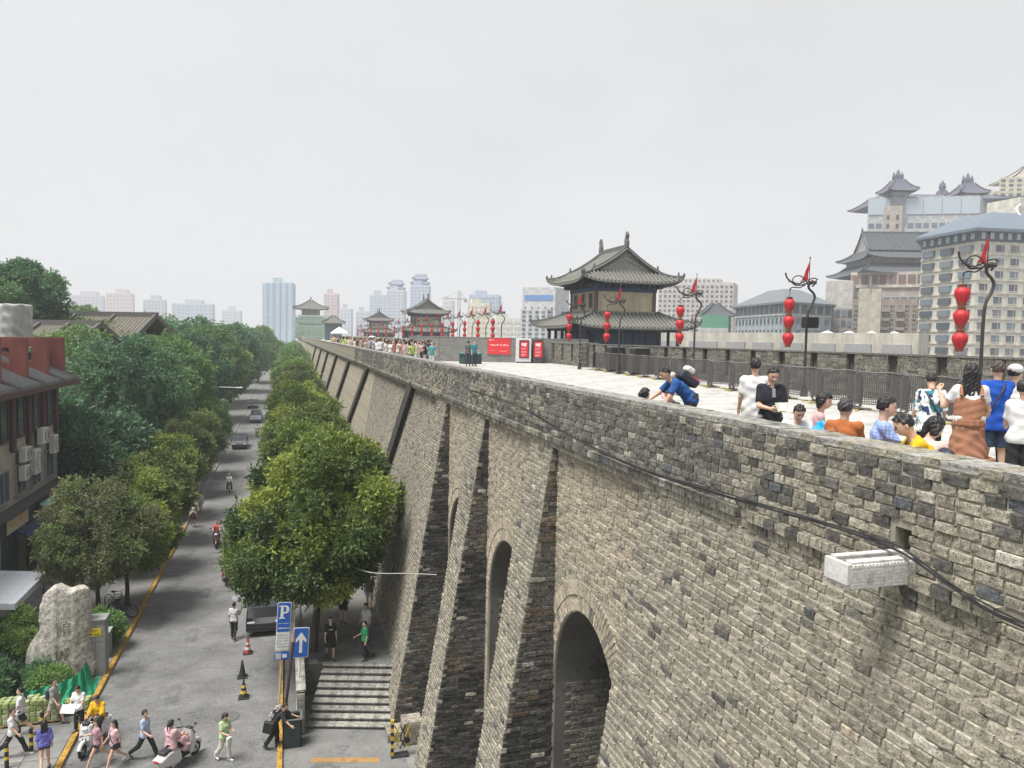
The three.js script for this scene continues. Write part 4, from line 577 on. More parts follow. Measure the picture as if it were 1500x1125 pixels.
// ---------------------------------------------------------------- vehicles
const rubber = mat(C(.018, .018, .018), .9), chrome = mat(C(.5, .5, .5), .3, { metalness: .8 }), lensM = new THREE.MeshPhysicalMaterial({ color: C(.75, .78, .8), roughness: .15, clearcoat: 1 }), redLens = new THREE.MeshPhysicalMaterial({ color: C(.4, .02, .02), roughness: .25, clearcoat: 1 });
function wheel(parent, r, w, x, y, z) { const t = mesh('wheel', xf(new THREE.TorusGeometry(r - w * .5, w * .5, 8, 22), x, y, z, 0, Math.PI / 2), rubber, parent); mesh('rim', [cyl(r - w * .8, r - w * .8, w * .6, 16, x, y, z, 0, 0, Math.PI / 2), cyl(r * .25, r * .25, w * 1.1, 10, x, y, z, 0, 0, Math.PI / 2)], chrome, t); return t; }
function scooter(label, pos, turn, col, group) {
  const s = thing('motor_scooter', label, 'scooter', pos, turn, group), paint = new THREE.MeshPhysicalMaterial({ color: C(...col), roughness: .35, clearcoat: .6, map: tMetal }), blk = pnt([.03, .03, .032], .6);
  wheel(s, .24, .11, 0, .24, .66); wheel(s, .24, .12, 0, .24, -.6);
  const bd = ext([[-.95, .62], [-.85, .42], [-.4, .28], [.0, .26], [.02, .36], [-.12, .42], [-.2, .68], [-.6, .72]], .3, .045); bd.rotateY(-Math.PI / 2); bd.translate(.15, 0, 0); mesh('body', bd, paint, s);
  mesh('footboard', rbox(.34, .07, .5, .03, 0, .31, .16), blk, s);
  const sh = ext([[.3, .3], [.4, .3], [.5, .55], [.42, .98], [.34, 1.02], [.36, .6]], .3, .05); sh.rotateY(-Math.PI / 2); sh.translate(.15, 0, 0); mesh('front_shield', sh, paint, s);
  mesh('front_fender', tube([[0, .36, .42], [0, .51, .6], [0, .5, .76], [0, .36, .9]], .075, 14, 8), paint, s); mesh('fork', [bar([.05, .24, .66], [.05, .75, .46], .03), bar([-.05, .24, .66], [-.05, .75, .46], .03)], blk, s);
  mesh('seat', [rbox(.3, .12, .72, .05, 0, .77, -.46, .06, 0, 0, 2)], blk, s);
  mesh('handlebar', [tube([[-.36, 1.06, .26], [-.2, 1.08, .34], [0, 1.05, .38], [.2, 1.08, .34], [.36, 1.06, .26]], .022, 20, 6), rbox(.24, .14, .16, .05, 0, 1.05, .4)], blk, s);
  for (const q of [-1, 1]) { mesh('mirror', [bar([q * .22, 1.08, .34], [q * .32, 1.3, .32], .008), sph(.06, q * .34, 1.32, .32, 1, .7, .3, 8)], blk, s); mesh('grip', bar([q * .28, 1.07, .29], [q * .39, 1.055, .25], .026), rubber, s); }
  mesh('headlight', sph(.09, 0, .93, .52, 1.2, .8, .6, 12), lensM, s); mesh('tail_light', rbox(.2, .07, .05, .02, 0, .62, -1.0), redLens, s); mesh('number_plate', box(.2, .14, .01, 0, .46, -.98, -.3), pnt([.6, .6, .58]), s);
  return s;
}
function car(label, pos, turn, col, o = {}) {
  const c = thing('parked_car', label, 'car', pos, turn, 'cars along the street'), W = 1.74, paint = new THREE.MeshPhysicalMaterial({ color: C(...col), roughness: .35, clearcoat: 1, clearcoatRoughness: .1, map: tMetal }), suv = o.suv ? .22 : 0, blk = pnt([.02, .02, .022], .5);
  const lower = [[-2.2, .35], [-2.24, .75 + suv * .5], [-2.1, .92 + suv], [-1.2, .96 + suv], [1.05, .93 + suv], [1.95, .78 + suv * .7], [2.2, .62], [2.2, .32], [1.75, .24], [1.68, .42], [1.5, .6], [1.3, .66], [1.1, .6], [.94, .42], [.88, .24], [-.9, .24], [-.96, .42], [-1.1, .6], [-1.3, .66], [-1.5, .6], [-1.66, .42], [-1.72, .26]];
  const side = (pts, w, b) => { const g = ext(pts, w - 2 * b, b); g.rotateY(-Math.PI / 2); g.translate(w / 2 - b, 0, 0); return g; };
  mesh('body', side(lower, W, .06), paint, c);
  const gh = [[-2.0 + (suv ? -.1 : .15), .93 + suv], [suv ? -1.95 : -1.3, 1.44 + suv], [.25, 1.46 + suv], [1.1, .92 + suv]]; mesh('glasshouse', side(gh, W - .2, .05), mGlassDark, c);
  const rf = [[suv ? -1.93 : -1.32, 1.42 + suv], [suv ? -1.8 : -1.1, 1.5 + suv], [.1, 1.51 + suv], [.32, 1.44 + suv]]; mesh('roof', side(rf, W - .26, .05), paint, c);
  for (const s of [-1, 1]) { mesh('pillar', [beam([s * .77, .95 + suv, 1.02], [s * .73, 1.46 + suv, .26], .05, .07), beam([s * .79, .95 + suv, -.4], [s * .74, 1.46 + suv, -.35], .05, .09), beam([s * .79, .95 + suv, -1.75], [s * .74, 1.45 + suv, -1.4], .05, .2)], paint, c); mesh('mirror', rbox(.2, .13, .1, .04, s * .98, 1.0 + suv, .75), paint, c); mesh('headlight', rbox(.36, .13, .1, .04, s * .64, .68 + suv * .4, 2.17), lensM, c); mesh('tail_light', rbox(.3, .16, .08, .03, s * .68, .8 + suv, -2.24), redLens, c); for (const z of [1.3, -1.3]) wheel(c, .33, .2, s * .78, .33, z); }
  mesh('bumper', [rbox(W - .05, .16, .1, .04, 0, .42, 2.22), rbox(W - .05, .18, .1, .04, 0, .45, -2.24)], blk, c); mesh('number_plate', box(.44, .14, .01, 0, .62, -2.32), pnt([.1, .2, .5]), c);
  return c;
}
function bicycle(label, pos, turn, col) {
  const b = thing('bicycle', label, 'bicycle', pos, turn), p = pnt(col, .5), blk = pnt([.02, .02, .02]);
  for (const z of [.52, -.52]) { const w = mesh('wheel', xf(new THREE.TorusGeometry(.32, .022, 7, 26), 0, .34, z, 0, Math.PI / 2), rubber, b); const sp = []; for (let k = 0; k < 10; k++) { const a = k * Math.PI / 5; sp.push(bar([0, .34, z], [0, .34 + Math.sin(a) * .31, z + Math.cos(a) * .31], .004, .004, 4)); } mesh('spokes', sp, chrome, w); }
  mesh('frame', [bar([0, .34, -.52], [0, .3, -.05], .014), bar([0, .3, -.05], [0, .8, -.18], .018), bar([0, .34, -.52], [0, .72, -.16], .012), bar([0, .3, -.05], [0, .75, .34], .02), bar([0, .74, -.16], [0, .8, .32], .018), bar([0, .34, .52], [0, .95, .32], .016)], p, b);
  mesh('handlebar', tube([[-.28, .98, .18], [-.2, 1, .28], [0, .97, .33], [.2, 1, .28], [.28, .98, .18]], .013, 16, 5), blk, b); mesh('saddle', rbox(.15, .06, .26, .025, 0, .86, -.2), blk, b); mesh('crank', [cyl(.09, .09, .02, 14, .03, .3, -.05, 0, 0, Math.PI / 2), bar([.08, .3, -.05], [.08, .17, .03], .01), bar([-.08, .3, -.05], [-.08, .43, -.13], .01)], blk, b);
  if (label.includes('basket')) mesh('basket', rbox(.3, .22, .24, .03, 0, .86, .52), pnt([.1, .1, .1]), b);
  return b;
}
const G = (px, py, y = 0) => onY(px, py, y);
{
  scooter('white electric scooter parked at the kerb by the pile of green produce', [-6.35, 0, -27.6], -.25, [.72, .73, .74]);
  scooter('white electric scooter under the rider in a pink top', G(264, 1120), 2.5, [.68, .66, .66]);
  scooter('dark red scooter ridden down the street past the trees', G(317, 800), .05, [.1, .02, .03]);
  scooter('black scooter ridden far down the street behind another rider', G(377, 640), .05, [.03, .03, .035]);
  bicycle('bicycle ridden towards the camera by a person in a white shirt', G(336, 722), .1, [.1, .1, .12]);
  bicycle('dark parked bicycle leaning near the yellow kerb', [-7.8, .11, -39.9], 1.2, [.05, .05, .05]);
  bicycle('second dark parked bicycle on the slab pavement behind the other one', [-8.3, .11, -41.2], .9, [.04, .05, .05]);
  const y0 = .004;
  car('black sedan parked under the big tree by the steps', [-.95, 0, -38.2], 0, [.012, .012, .014]);
  car('white hatchback parked beneath the big tree behind the black sedan', [-1.0, 0, -44.6], Math.PI, [.6, .6, .6]);
  car('dark red car with bright tail lamp driving past the big tree', [-2.6, 0, -46], Math.PI, [.16, .02, .025]);
  car('black open car with red seats driving along the tree row', G(352, 655), 0, [.02, .02, .022]);
  car('dark blue off roader driving up the far street', G(375, 618), 0, [.025, .035, .07], { suv: 1 });
  car('dark saloon at the far bend under the trees', [-6.2, 0, -150], 0, [.03, .03, .03]);
  [[-76, [.6, .6, .62], 'silver white car parked in the row beyond the big tree, first'], [-83, [.08, .09, .1], 'charcoal car parked in the row beyond the big tree'], [-90, [.7, .7, .7], 'plain white car parked in the row below the far terrace trees'], [-97, [.45, .05, .05], 'red car parked in the row below the far terrace trees'], [-104, [.65, .66, .68], 'pale grey car parked towards the far end of the row'], [-111, [.3, .32, .34], 'mid grey car parked towards the far end of the row'], [-118, [.7, .7, .72], 'last white car visible in the parked row']].forEach(([z, c, l]) => car(l.replace(', first', ''), [-1.15, 0, z], Math.PI, c));
}
// ---------------------------------------------------------------- people on the wall, close by
const WHITE = [.72, .72, .72], BLACK = [.022, .022, .025];
function strap(F, up, a, b, c, side = -1) { return tube([a, b, c].map(up), .014, 14, 5); }
function nearP(px, py, X, o, turn, label, full = 1.765) { const p = onX(px, py, X), s = (p.y - WALK) / full; o.q ??= 2; o.scale = o.scale || s; if (o.seat !== undefined) o.seat = o.seat / o.scale; return person(o, label, [p.x, WALK, p.z], turn, 'visitors on the wall'); }
{
  const seatOf = (px, py, X, o, turn, label) => { const p = onX(px, py, X), h = p.y - WALK; const s = o.scale || .97; o.scale = s; const top = (.815 - (o.drop || 0)) * s + .1 * s; o.seat = (h - top) / s; o.q = 2; return person(o, label, [p.x, WALK, p.z], turn, 'visitors on the wall'); };
  const sitL = { legL: { f: 1.45, k: 1.35, ab: .15 }, legR: { f: 1.4, k: 1.3, ab: .15 } };
  nearP(1107, 524, 7.1, { top: WHITE, bot: [.5, .47, .4], armL: { p: .1, e: .3 }, armR: { p: .05, e: .15 }, hem: -.16, extra: (g, F, up) => { const w = up(F.J.AR.wr); mesh('wristwatch', xf(new THREE.TorusGeometry(.036, .012, 6, 14), w.x, w.y, w.z, Math.PI / 2), pnt([.02, .02, .025]), g); } }, 2.55, 'man in white tee and cream trousers seen from behind, wearing a wristwatch');
  nearP(1131, 535, 6.75, { top: [.018, .02, .028], bot: [.5, .46, .39], nod: .5, armL: { p: .25, e: 1.25, in: .55, grip: 1 }, armR: { p: .25, e: 1.2, in: .55, grip: 1 }, hem: -.12, extra: (g, F, up) => { const a = up(F.J.AL.wr).add(up(F.J.AR.wr)).multiplyScalar(.5); mesh('leaflet', [box(.14, .16, .006, a.x, a.y + .03, a.z + .1, -.6, .2, 0), box(.12, .15, .006, a.x + .03, a.y + .04, a.z + .13, -.6, -.3, 0)], pnt([.55, .6, .5]), g); const n = up(F.J.neck); mesh('collar', xf(new THREE.TorusGeometry(.068, .016, 6, 18, 5), n.x, n.y + .0, n.z + .018, Math.PI / 2 - .3, 0, 2.2), pnt([.3, .31, .33]), g); mesh('placket', box(.05, .14, .012, n.x, n.y - .11, n.z + .125, -.12), pnt([.3, .31, .33]), g); } }, -.25, 'man in black polo with grey collar reading a leaflet at the parapet');
  // group at the parapet: bending man with rucksack, striped child, crouching figure, ponytail
  { const p = onX(1013, 560, 7.0); person({ q: 2, scale: .98, top: [.02, .09, .3], bot: BLACK, bottom: 'shorts', lean: .75, bend: .25, nod: .25, legL: { f: .25, k: .2 }, legR: { f: -.1, k: .15 }, armL: { p: .5, e: .1, in: .1 }, armR: { p: .75, e: .15 }, extra: (g, F, up) => { const c = up(F.tor(0, .27, -.2)); const q = mesh('rucksack', xf(new RoundedBoxGeometry(.29, .42, .17, 2, .06), c.x, c.y, c.z, 1, 0, 0), pnt([.02, .024, .04]), g); mesh('rucksack_flap', xf(new RoundedBoxGeometry(.26, .18, .12, 2, .05), c.x, c.y + .17, c.z - .03, 1, 0, 0), pnt([.65, .63, .6]), g); mesh('rucksack_pocket', xf(new RoundedBoxGeometry(.25, .2, .1, 2, .045), c.x, c.y - .02, c.z - .12, 1, 0, 0), pnt([.5, .03, .05]), g); } }, 'man in blue tee and black shorts bending down with a red and navy rucksack', [p.x, WALK, p.z], -1.75, 'visitors on the wall'); }
  const stripe = mat(C(1, 1, 1), .95, { map: tex(64, (u, w) => (w * 8) % 1 < .45 ? [.86, .5, .52] : [.93, .88, .88], 2.2) });
  nearP(976, 543, 7.7, { top: [.7, .5, .5], topMat: stripe, bot: BLACK, woman: true, hair: 'bob', hairCol: [.6, .5, .5], nod: .5, bend: .25, armL: { p: .5, e: 1 }, armR: { p: .4, e: 1 } }, 1.2, 'child in a pink striped top standing beside the bending man');
  seatOf(990, 565, 7.4, { top: [.05, .055, .06], bot: BLACK, hair: 'bun', woman: true, nod: .3, lean: .3, ...sitL }, -1.2, 'person in charcoal top crouching in front of the bending man');
  seatOf(945, 568, 6.75, { top: [.05, .05, .06], bot: BLACK, hair: 'pony', woman: true, look: -.4, ...sitL }, 2.2, 'woman with a ponytail sitting so low that only her head clears the parapet');
  // seated row
  seatOf(1166, 587, 6.4, { scale: .84, top: WHITE, bot: BLACK, nod: .55, lean: .2, armL: { p: .5, e: .8, in: .2 }, armR: { p: .5, e: .8, in: .2 }, ...sitL }, -.35, 'boy in white tee sitting with bowed head by the parapet');
  seatOf(1190, 572, 7.2, { top: [.66, .44, .45], bot: BLACK, woman: true, hair: 'bob', nod: .15, lean: .25, ...sitL, extra: (g, F, up) => { for (const s of [-1, 1]) { const c = up(F.H(s * .035, .195, .085)); mesh('sunglasses', sph(.028, c.x, c.y, c.z, 1.1, .7, .5, 8), pnt([.01, .01, .012], .2), g); } } }, .9, 'woman in pink top with sunglasses pushed up on her hair');
  seatOf(1236, 582, 6.42, { top: [.42, .13, .035], bot: BLACK, fat: 1.12, lean: .12, sleeve: .95, hair: 'short', hairCol: [.05, .048, .048], ...sitL, armR: { p: .3, e: .6 }, extra: (g, F, up) => mesh('bag_strap', tube([up(F.tor(.12, .49, -.04)), up(F.tor(.02, .36, -.125)), up(F.tor(-.1, .16, -.128)), up(F.tor(-.15, .05, -.08))], .012, 16, 5), pnt([.16, .06, .03]), g) }, 2.05, 'stout person in rust orange shirt sitting with back turned, strap across');
  const cloth = mat(C(1, 1, 1), .95, { map: tex(64, (u, w) => { const k = ((u * 10) % 1 < .3 ? .12 : 0) + ((w * 10) % 1 < .3 ? .08 : 0); return [.6 - k, .68 - k, .84 - k * .6]; }, 2.4) });
  seatOf(1288, 579, 6.42, { top: [.35, .45, .65], topMat: cloth, bot: BLACK, lean: .12, nod: .1, sleeve: .9, armL: { p: .5, e: .9, in: .2 }, armR: { p: .6, e: .7, in: .2 }, ...sitL }, .95, 'man in pale blue checked shirt sitting in profile');
  { const a = onX(1280, 655, 6.15), c = thing('red_jacket', 'crumpled red jacket lying on the parapet step beside the blue shirt man', 'jacket', [a.x, WALK + .48, a.z]); mesh('cloth', surfNet((x, y, z) => Math.hypot(x / .2, (y - .16) / .17, z / .26) * .17 - .17 + .02 * Math.sin(x * 31 + z * 17) + .015 * Math.sin(y * 40 + z * 23), [-.3, -.02, -.35], [.3, .42, .35], .025), fab([.5, .02, .05]), c); }
  { const a = onX(1312, 652, 6.15), c = thing('camera_bag', 'black leather camera bag with strap between the blue shirt man and pink blouse', 'bag', [a.x, WALK + .48, a.z]); mesh('bag', xf(new RoundedBoxGeometry(.24, .26, .34, 2, .08), 0, .3, 0, .1, .4, .1), pnt([.02, .02, .022], .45), c); mesh('base_bag', xf(new RoundedBoxGeometry(.26, .2, .36, 2, .06), 0, .1, 0, 0, .3, 0), pnt([.03, .028, .028], .5), c); mesh('flap', xf(new RoundedBoxGeometry(.25, .1, .35, 2, .045), 0, .41, 0, .1, .4, .1), pnt([.03, .03, .032], .4), c); }
  seatOf(1345, 602, 6.6, { top: [.66, .5, .46], bot: BLACK, woman: true, hair: 'bob', lean: .45, nod: .3, ...sitL, extra: (g, F, up) => mesh('bag_strap', tube([up(F.tor(-.1, .5, 0)), up(F.tor(-.02, .36, -.12)), up(F.tor(.1, .16, -.125))], .01, 14, 5), pnt([.03, .03, .03]), g) }, 1.7, 'person in pale pink blouse hunched forward behind the yellow shirt');
  seatOf(1376, 603, 6.28, { scale: .95, top: [.72, .44, .01], bot: BLACK, lean: .35, bend: .25, nod: .35, drop: .06, armL: { p: .7, e: .6, in: .15, grip: 1 }, armR: { p: .7, e: .6, in: .15, grip: 1 }, ...sitL, extra: (g, F, up) => { const h = up(F.J.AL.wr).addScaledVector(F.J.AL.fd, .1); mesh('phone', box(.075, .012, .15, h.x - .04, h.y + .01, h.z + .03, .3), pnt([.02, .02, .025], .2), g); for (const s of [-1, 1]) mesh('rucksack_strap', tube([up(F.tor(s * .11, .5, .02)), up(F.tor(s * .13, .44, .1)), up(F.tor(s * .12, .25, .12)), up(F.tor(s * .15, .12, .0))], .016, 14, 5), pnt([.03, .035, .05]), g); const c = up(F.tor(0, .14, -.2)); mesh('rucksack', xf(new RoundedBoxGeometry(.27, .36, .14, 2, .06), c.x, c.y, c.z, .5), pnt([.02, .025, .04]), g); mesh('glasses', [0, 1].map((s) => xf(new THREE.TorusGeometry(.02, .0022, 5, 14), ...up(F.H(s ? .031 : -.031, .112, .103)).toArray())), pnt([.02, .02, .02]), g); } }, -2.15, 'boy in bright yellow tee bent over a phone at the parapet');
  // standing group
  const flower = mat(C(1, 1, 1), .95, { map: tex(128, (u, w) => { const a = fbm(u * 7, w * 7, 7, 2, 401), b = fbm(u * 5 + 2, w * 5, 5, 2, 407); return a > .63 ? [.25, .5, .55] : b > .66 ? [.2, .25, .4] : [.9, .9, .89]; }, 1.9) });
  nearP(1366, 545, 9.3, { top: WHITE, topMat: flower, bot: BLACK, hair: 'short', fat: 1.12, nod: .4, sleeve: 1, hem: -.2, armL: { p: .2, e: .7 }, armR: { p: .1, e: .4 }, extra: (g, F, up) => mesh('bag_strap', tube([up(F.tor(.1, .51, -.02)), up(F.tor(.05, .4, -.13)), up(F.tor(-.08, .15, -.135)), up(F.tor(-.15, .02, -.08))], .014, 16, 5), pnt([.04, .04, .05]), g) }, 2.5, 'person in white tee printed with teal leaves and a crossbody strap');
  const dressM = mFab(.36, .17, .1);
  nearP(1424, 532, 8.7, { woman: true, top: WHITE, sleeve: .6, bot: [.36, .17, .1], botMat: dressM, bottom: 'skirt', bottomName: 'dress_skirt', skirtLen: .74, flare: .24, hem: .02, hair: 'long', armL: { p: .35, e: 2.2, ab: .5, in: .2, grip: 1 }, armR: { p: .3, e: 1.0, ab: .25 }, shoe: WHITE, extra: (g, F, up) => { const b = [cap(F.tor(-.045, .06, 0), F.tor(-.06, .3, 0), .128, .118), cap(F.tor(.045, .06, 0), F.tor(.06, .3, 0), .128, .118)], f0 = capsSDF(b, .04, .012); const [lo, hi] = bounds(b, .05); const gg = surfNet((x, y, z) => Math.max(f0(x, y, z) + .004 * Math.sin(y * 60 + x * 20), y - .33 - Math.abs(x) * .55, -y - .02), lo, hi, .02); gg.translate(0, F.base, 0); mesh('dress_bodice', gg, dressM, g); for (const s of [-1, 1]) mesh('dress_strap', tube([up(F.tor(s * .12, .38, -.13)), up(F.tor(s * .115, .49, -.06)), up(F.tor(s * .11, .5, .03)), up(F.tor(s * .1, .38, .13))], .024, 16, 6), dressM, g); const fr = surfNet((x, y, z) => { const r = Math.hypot(x, z * 1.1); return Math.max(Math.abs(r - .175 - .008 * Math.sin(Math.atan2(z, x) * 14)) - .014, Math.abs(y - .02) - .05); }, [-.24, -.08, -.24], [.24, .12, .24], .016); fr.translate(0, F.base, 0); mesh('frill', fr, dressM, g); const hm = surfNet((x, y, z) => { const r = Math.hypot(x, z * 1.05); return Math.max(Math.abs(r - .285 - .016 * Math.sin(Math.atan2(z, x) * 16) - (-.4 - y) * .12) - .018, Math.abs(y + .6) - .17); }, [-.42, -.82, -.42], [.42, -.4, .42], .022); hm.translate(0, F.base, 0); mesh('dress_flounce', hm, dressM, g); } }, 2.45, 'woman with long black hair in tiered tan pinafore dress, arm raised');
  nearP(1463, 527, 9.7, { top: [.01, .085, .46], bot: [.03, .05, .09], bottom: 'shorts', shortLen: .95, fat: 1.14, hairCol: [.07, .05, .04], hem: -.18, armL: { p: .1, e: .5 }, armR: { p: .1, e: .4 }, extra: (g, F, up) => mesh('bag_strap', tube([up(F.tor(-.1, .51, -.02)), up(F.tor(-.03, .4, -.135)), up(F.tor(.1, .15, -.14)), up(F.tor(.16, .02, -.08))], .016, 16, 5), pnt([.03, .03, .04]), g) }, 2.6, 'man in royal blue polo and denim shorts with a black crossbody strap');
  const capHat = (g, F, up, c) => { const h = up(F.H(0, .165, 0)); mesh('cap', [sph(.108, h.x, h.y, h.z, .95, .75, 1.08, 14)], pnt(c), g); const v2 = up(F.H(0, .16, .13)); mesh('cap_peak', [sph(.085, v2.x, v2.y, v2.z, 1, .14, 1, 12)], pnt(c), g); };
  nearP(1488, 533, 9.9, { top: WHITE, bot: BLACK, look: -.7, armL: { p: 1.2, e: .35, ab: .5 }, armR: { p: .2, e: .9 }, extra: (g, F, up) => capHat(g, F, up, [.66, .66, .66]) }, 2.4, 'person in white tee and white cap laying an arm on the blue polo man');
  nearP(1502, 556, 8.9, { top: WHITE, bot: BLACK, bottom: 'trousers', woman: true, look: -.6, armL: { p: .3, e: 1 }, extra: (g, F, up) => capHat(g, F, up, [.03, .03, .03]) }, 2.2, 'person in white tee and black cap beside the white cap visitor');
  const bagp = onX(1206, 625, 6.5), bg = thing('plastic_bag', 'bright blue plastic bag between the white tee boy and the orange shirt', 'bag', [bagp.x, WALK + .48, bagp.z]); mesh('bag', surfNet((x, y, z) => Math.hypot(x / .16, (y - .24) / .25, z / .16) * .16 - .16 + .016 * Math.sin(x * 40 + y * 25) + .012 * Math.sin(z * 45 + y * 31), [-.24, -.03, -.24], [.24, .56, .24], .022), mat(C(.02, .3, .6), .35), bg);
}
// ---------------------------------------------------------------- people in the street
{
  const walk = (a, b = 1) => ({ legL: { f: .42 * a, k: a > 0 ? .12 : .5 }, legR: { f: -.36 * a, k: a > 0 ? .5 : .12 }, armL: { p: -.35 * a * b, e: .3 }, armR: { p: .35 * a * b, e: .35 } });
  const st = (px, py, o, turn, label, y = 0) => person({ q: 1, ...o }, label, G(px, py, y), turn, 'people in the street');
  const bagX = (c, s = 1) => (g, F, up) => { mesh('bag_strap', tube([up(F.tor(-.1 * s, .51, .02)), up(F.tor(-.03 * s, .36, .13)), up(F.tor(.1 * s, .12, .13)), up(F.tor(.17 * s, -.02, 0))], .014, 14, 5), pnt(c), g); const q = up(F.tor(.2 * s, -.04, 0)); mesh('shoulder_bag', rbox(.09, .2, .26, .03, q.x, q.y, q.z), pnt(c), g); };
  const off = .11;
  st(20, 1108, { top: WHITE, bot: BLACK, ...walk(1.25), shoe: [.5, .5, .5], extra: bagX([.05, .05, .055]) }, 1.35, 'man in white tee and black trousers striding past with a shoulder bag', off);
  st(31, 1078, { top: [.68, .69, .72], bottom: 'shorts', bot: [.03, .035, .05], ...walk(-.8), shoe: [.6, .45, .42] }, -1.4, 'man in white long tee and dark shorts by the produce pile', off);
  st(80, 1062, { top: [.27, .3, .27], bottom: 'shorts', bot: [.5, .44, .34], ...walk(.9), extra: (g, F, up) => { const c = up(F.tor(0, .25, -.18)); mesh('rucksack', rbox(.28, .38, .14, .05, c.x, c.y, c.z, 0, 0, 0, 2), pnt([.05, .06, .07]), g); } }, 1.3, 'man in grey green tee and beige shorts walking past the produce pile', off);
  st(66, 1128, { woman: true, hair: 'long', top: [.14, .15, .5], sleeve: 1.3, bottom: 'shorts', shortLen: .4, bot: [.03, .03, .04], ...walk(-.5), scale: .95 }, -2.9, 'woman with long hair in violet blue shirt and dark shorts', off);
  st(143, 1122, { woman: true, hair: 'long', top: [.42, .25, .3], bottom: 'shorts', shortLen: .38, bot: BLACK, ...walk(1.1), armR: { p: .5, e: 1.1 }, scale: .95, shoe: [.6, .6, .6] }, -1.2, 'woman in mauve top and black shorts stepping onto the street');
  st(168, 1124, { woman: true, hair: 'long', top: [.66, .42, .46], bottom: 'shorts', shortLen: .4, bot: [.06, .03, .03], ...walk(1), scale: .94, shoe: [.6, .6, .6], extra: bagX([.03, .03, .03]) }, -1.0, 'woman in pink tee beside the mauve top woman');
  st(213, 1111, { top: [.42, .52, .68], bot: BLACK, ...walk(1.15), armR: { p: .2, e: .9 } }, 1.2, 'man in light blue shirt and black trousers crossing the street');
  st(329, 1114, { woman: true, hair: 'bob', top: [.5, .66, .36], bot: [.66, .64, .55], wide: true, nod: .4, ...walk(.45), armL: { p: .3, e: 1.2, in: .3, grip: 1 }, armR: { p: .3, e: 1.1, in: .3, grip: 1 }, scale: .95, shoe: WHITE, extra: (g, F, up) => { const a = up(F.J.AR.wr); mesh('plastic_bag', rbox(.2, .36, .12, .05, a.x, a.y - .2, a.z + .1, .1, 0, 0, 2), pnt([.7, .7, .7]), g); } }, .75, 'woman in lime top and cream trousers carrying a white bag');
  st(402, 1096, { top: [.03, .03, .035], bot: BLACK, wide: true, lean: .55, bend: .2, sleeve: 1, ...walk(.3), armL: { p: .9, e: .25 }, armR: { p: .7, e: .2 }, extra: (g, F, up) => { const c = up(F.tor(0, .3, -.19)); mesh('rucksack', xf(new RoundedBoxGeometry(.32, .46, .2, 2, .07), c.x, c.y, c.z, .7), mat(C(1, 1, 1), .9, { map: tex(64, (u, w) => { const k = fbm(u * 9, w * 9, 9, 2, 431); return k > .56 ? [.75, .74, .72] : k > .46 ? [.4, .38, .38] : [.12, .11, .12]; }, 3) }), g); const b = up(F.tor(-.26, -.12, -.06)); mesh('tote_bag', rbox(.14, .42, .36, .05, b.x, b.y, b.z, .2, 0, 0, 2), pnt([.02, .02, .024]), g); } }, 1.25, 'person in black with patterned rucksack bending over the litter bin');
  st(343, 936, { top: [.6, .6, .6], bot: BLACK, ...walk(.3), armR: { p: .4, e: 2, grip: 1 }, extra: (g, F, up) => { const a = up(F.J.AR.wr); mesh('umbrella_shaft', bar(a, [a.x, 2.05, a.z], .008), pnt([.1, .1, .1]), g); const u = new THREE.SphereGeometry(.5, 16, 5, 0, Math.PI * 2, 0, 1.1); u.scale(1, .55, 1); u.translate(a.x, 1.78, a.z); mesh('umbrella', u, mat(C(.2, .2, .22), .8, { side: THREE.DoubleSide }), g); } }, 2.8, 'person in white shirt walking under a grey umbrella');
  st(484, 966, { top: BLACK, bottom: 'shorts', shortLen: .98, bot: BLACK, ...walk(.4), shoe: [.03, .03, .03], extra: (g, F, up) => { for (const s of [-1, 1]) mesh('sunglasses', sph(.024, ...up(F.H(s * .033, .113, .092)).toArray(), 1.2, .8, .5, 8), pnt([.01, .01, .01], .2), g); mesh('shirt_print', box(.16, .03, .008, ...up(F.tor(0, .33, .118)).toArray()), pnt([.6, .6, .6]), g); } }, .1, 'man all in black with sunglasses standing above the steps', TER);
  st(534, 967, { top: [.02, .3, .11], bot: BLACK, ...walk(.15), scale: .92, armR: { p: .3, e: .9 } }, -1.3, 'person in green tee and black trousers at the wall above the steps', TER);
  st(536, 940, { top: [.66, .68, .72], bot: [.2, .28, .34], ...walk(.2), nod: .3, scale: .97 }, -.7, 'person in white shirt behind the green tee', TER);
  st(503, 912, { top: [.03, .03, .035], bottom: 'shorts', bot: [.04, .04, .05], ...walk(.4) }, 3, 'person in dark clothes walking away under the trees', TER);
  st(541, 892, { top: [.2, .17, .16], bottom: 'shorts', bot: [.6, .6, .6], ...walk(.6) }, 2.9, 'person in white shorts walking off along the foot of the wall', TER);
  st(294, 752, { woman: true, hair: 'bun', top: [.66, .62, .52], bottom: 'shorts', shortLen: .5, bot: [.6, .5, .38], ...walk(.5) }, -.2, 'woman in cream top walking along the kerb by the tree row');
  st(283, 770, { woman: true, hair: 'long', top: WHITE, bottom: 'skirt', skirtLen: .42, bot: BLACK, ...walk(.4), extra: (g, F, up) => { const a = up(F.J.AL.wr); mesh('shopping_bag', rbox(.12, .3, .26, .03, a.x, a.y - .25, a.z), pnt([.55, .03, .08]), g); } }, 0, 'woman in white top with a crimson shopping bag by the tree row', off);
  // riders
  const ride = { seat: .8, legL: { f: 1.15, k: 1.35, ab: .18 }, legR: { f: 1.15, k: 1.35, ab: .18 }, armL: { p: .75, e: .5, grip: 1 }, armR: { p: .75, e: .5, grip: 1 } };
  const rider = (px, py, o, turn, label, back = -.38, y = 0, pos) => { const p = pos ? new V3(...pos) : G(px, py, y); p.x += Math.sin(turn) * back; p.z += Math.cos(turn) * back; return person({ q: 1, ...ride, ...o }, label, p, turn, 'people in the street'); };
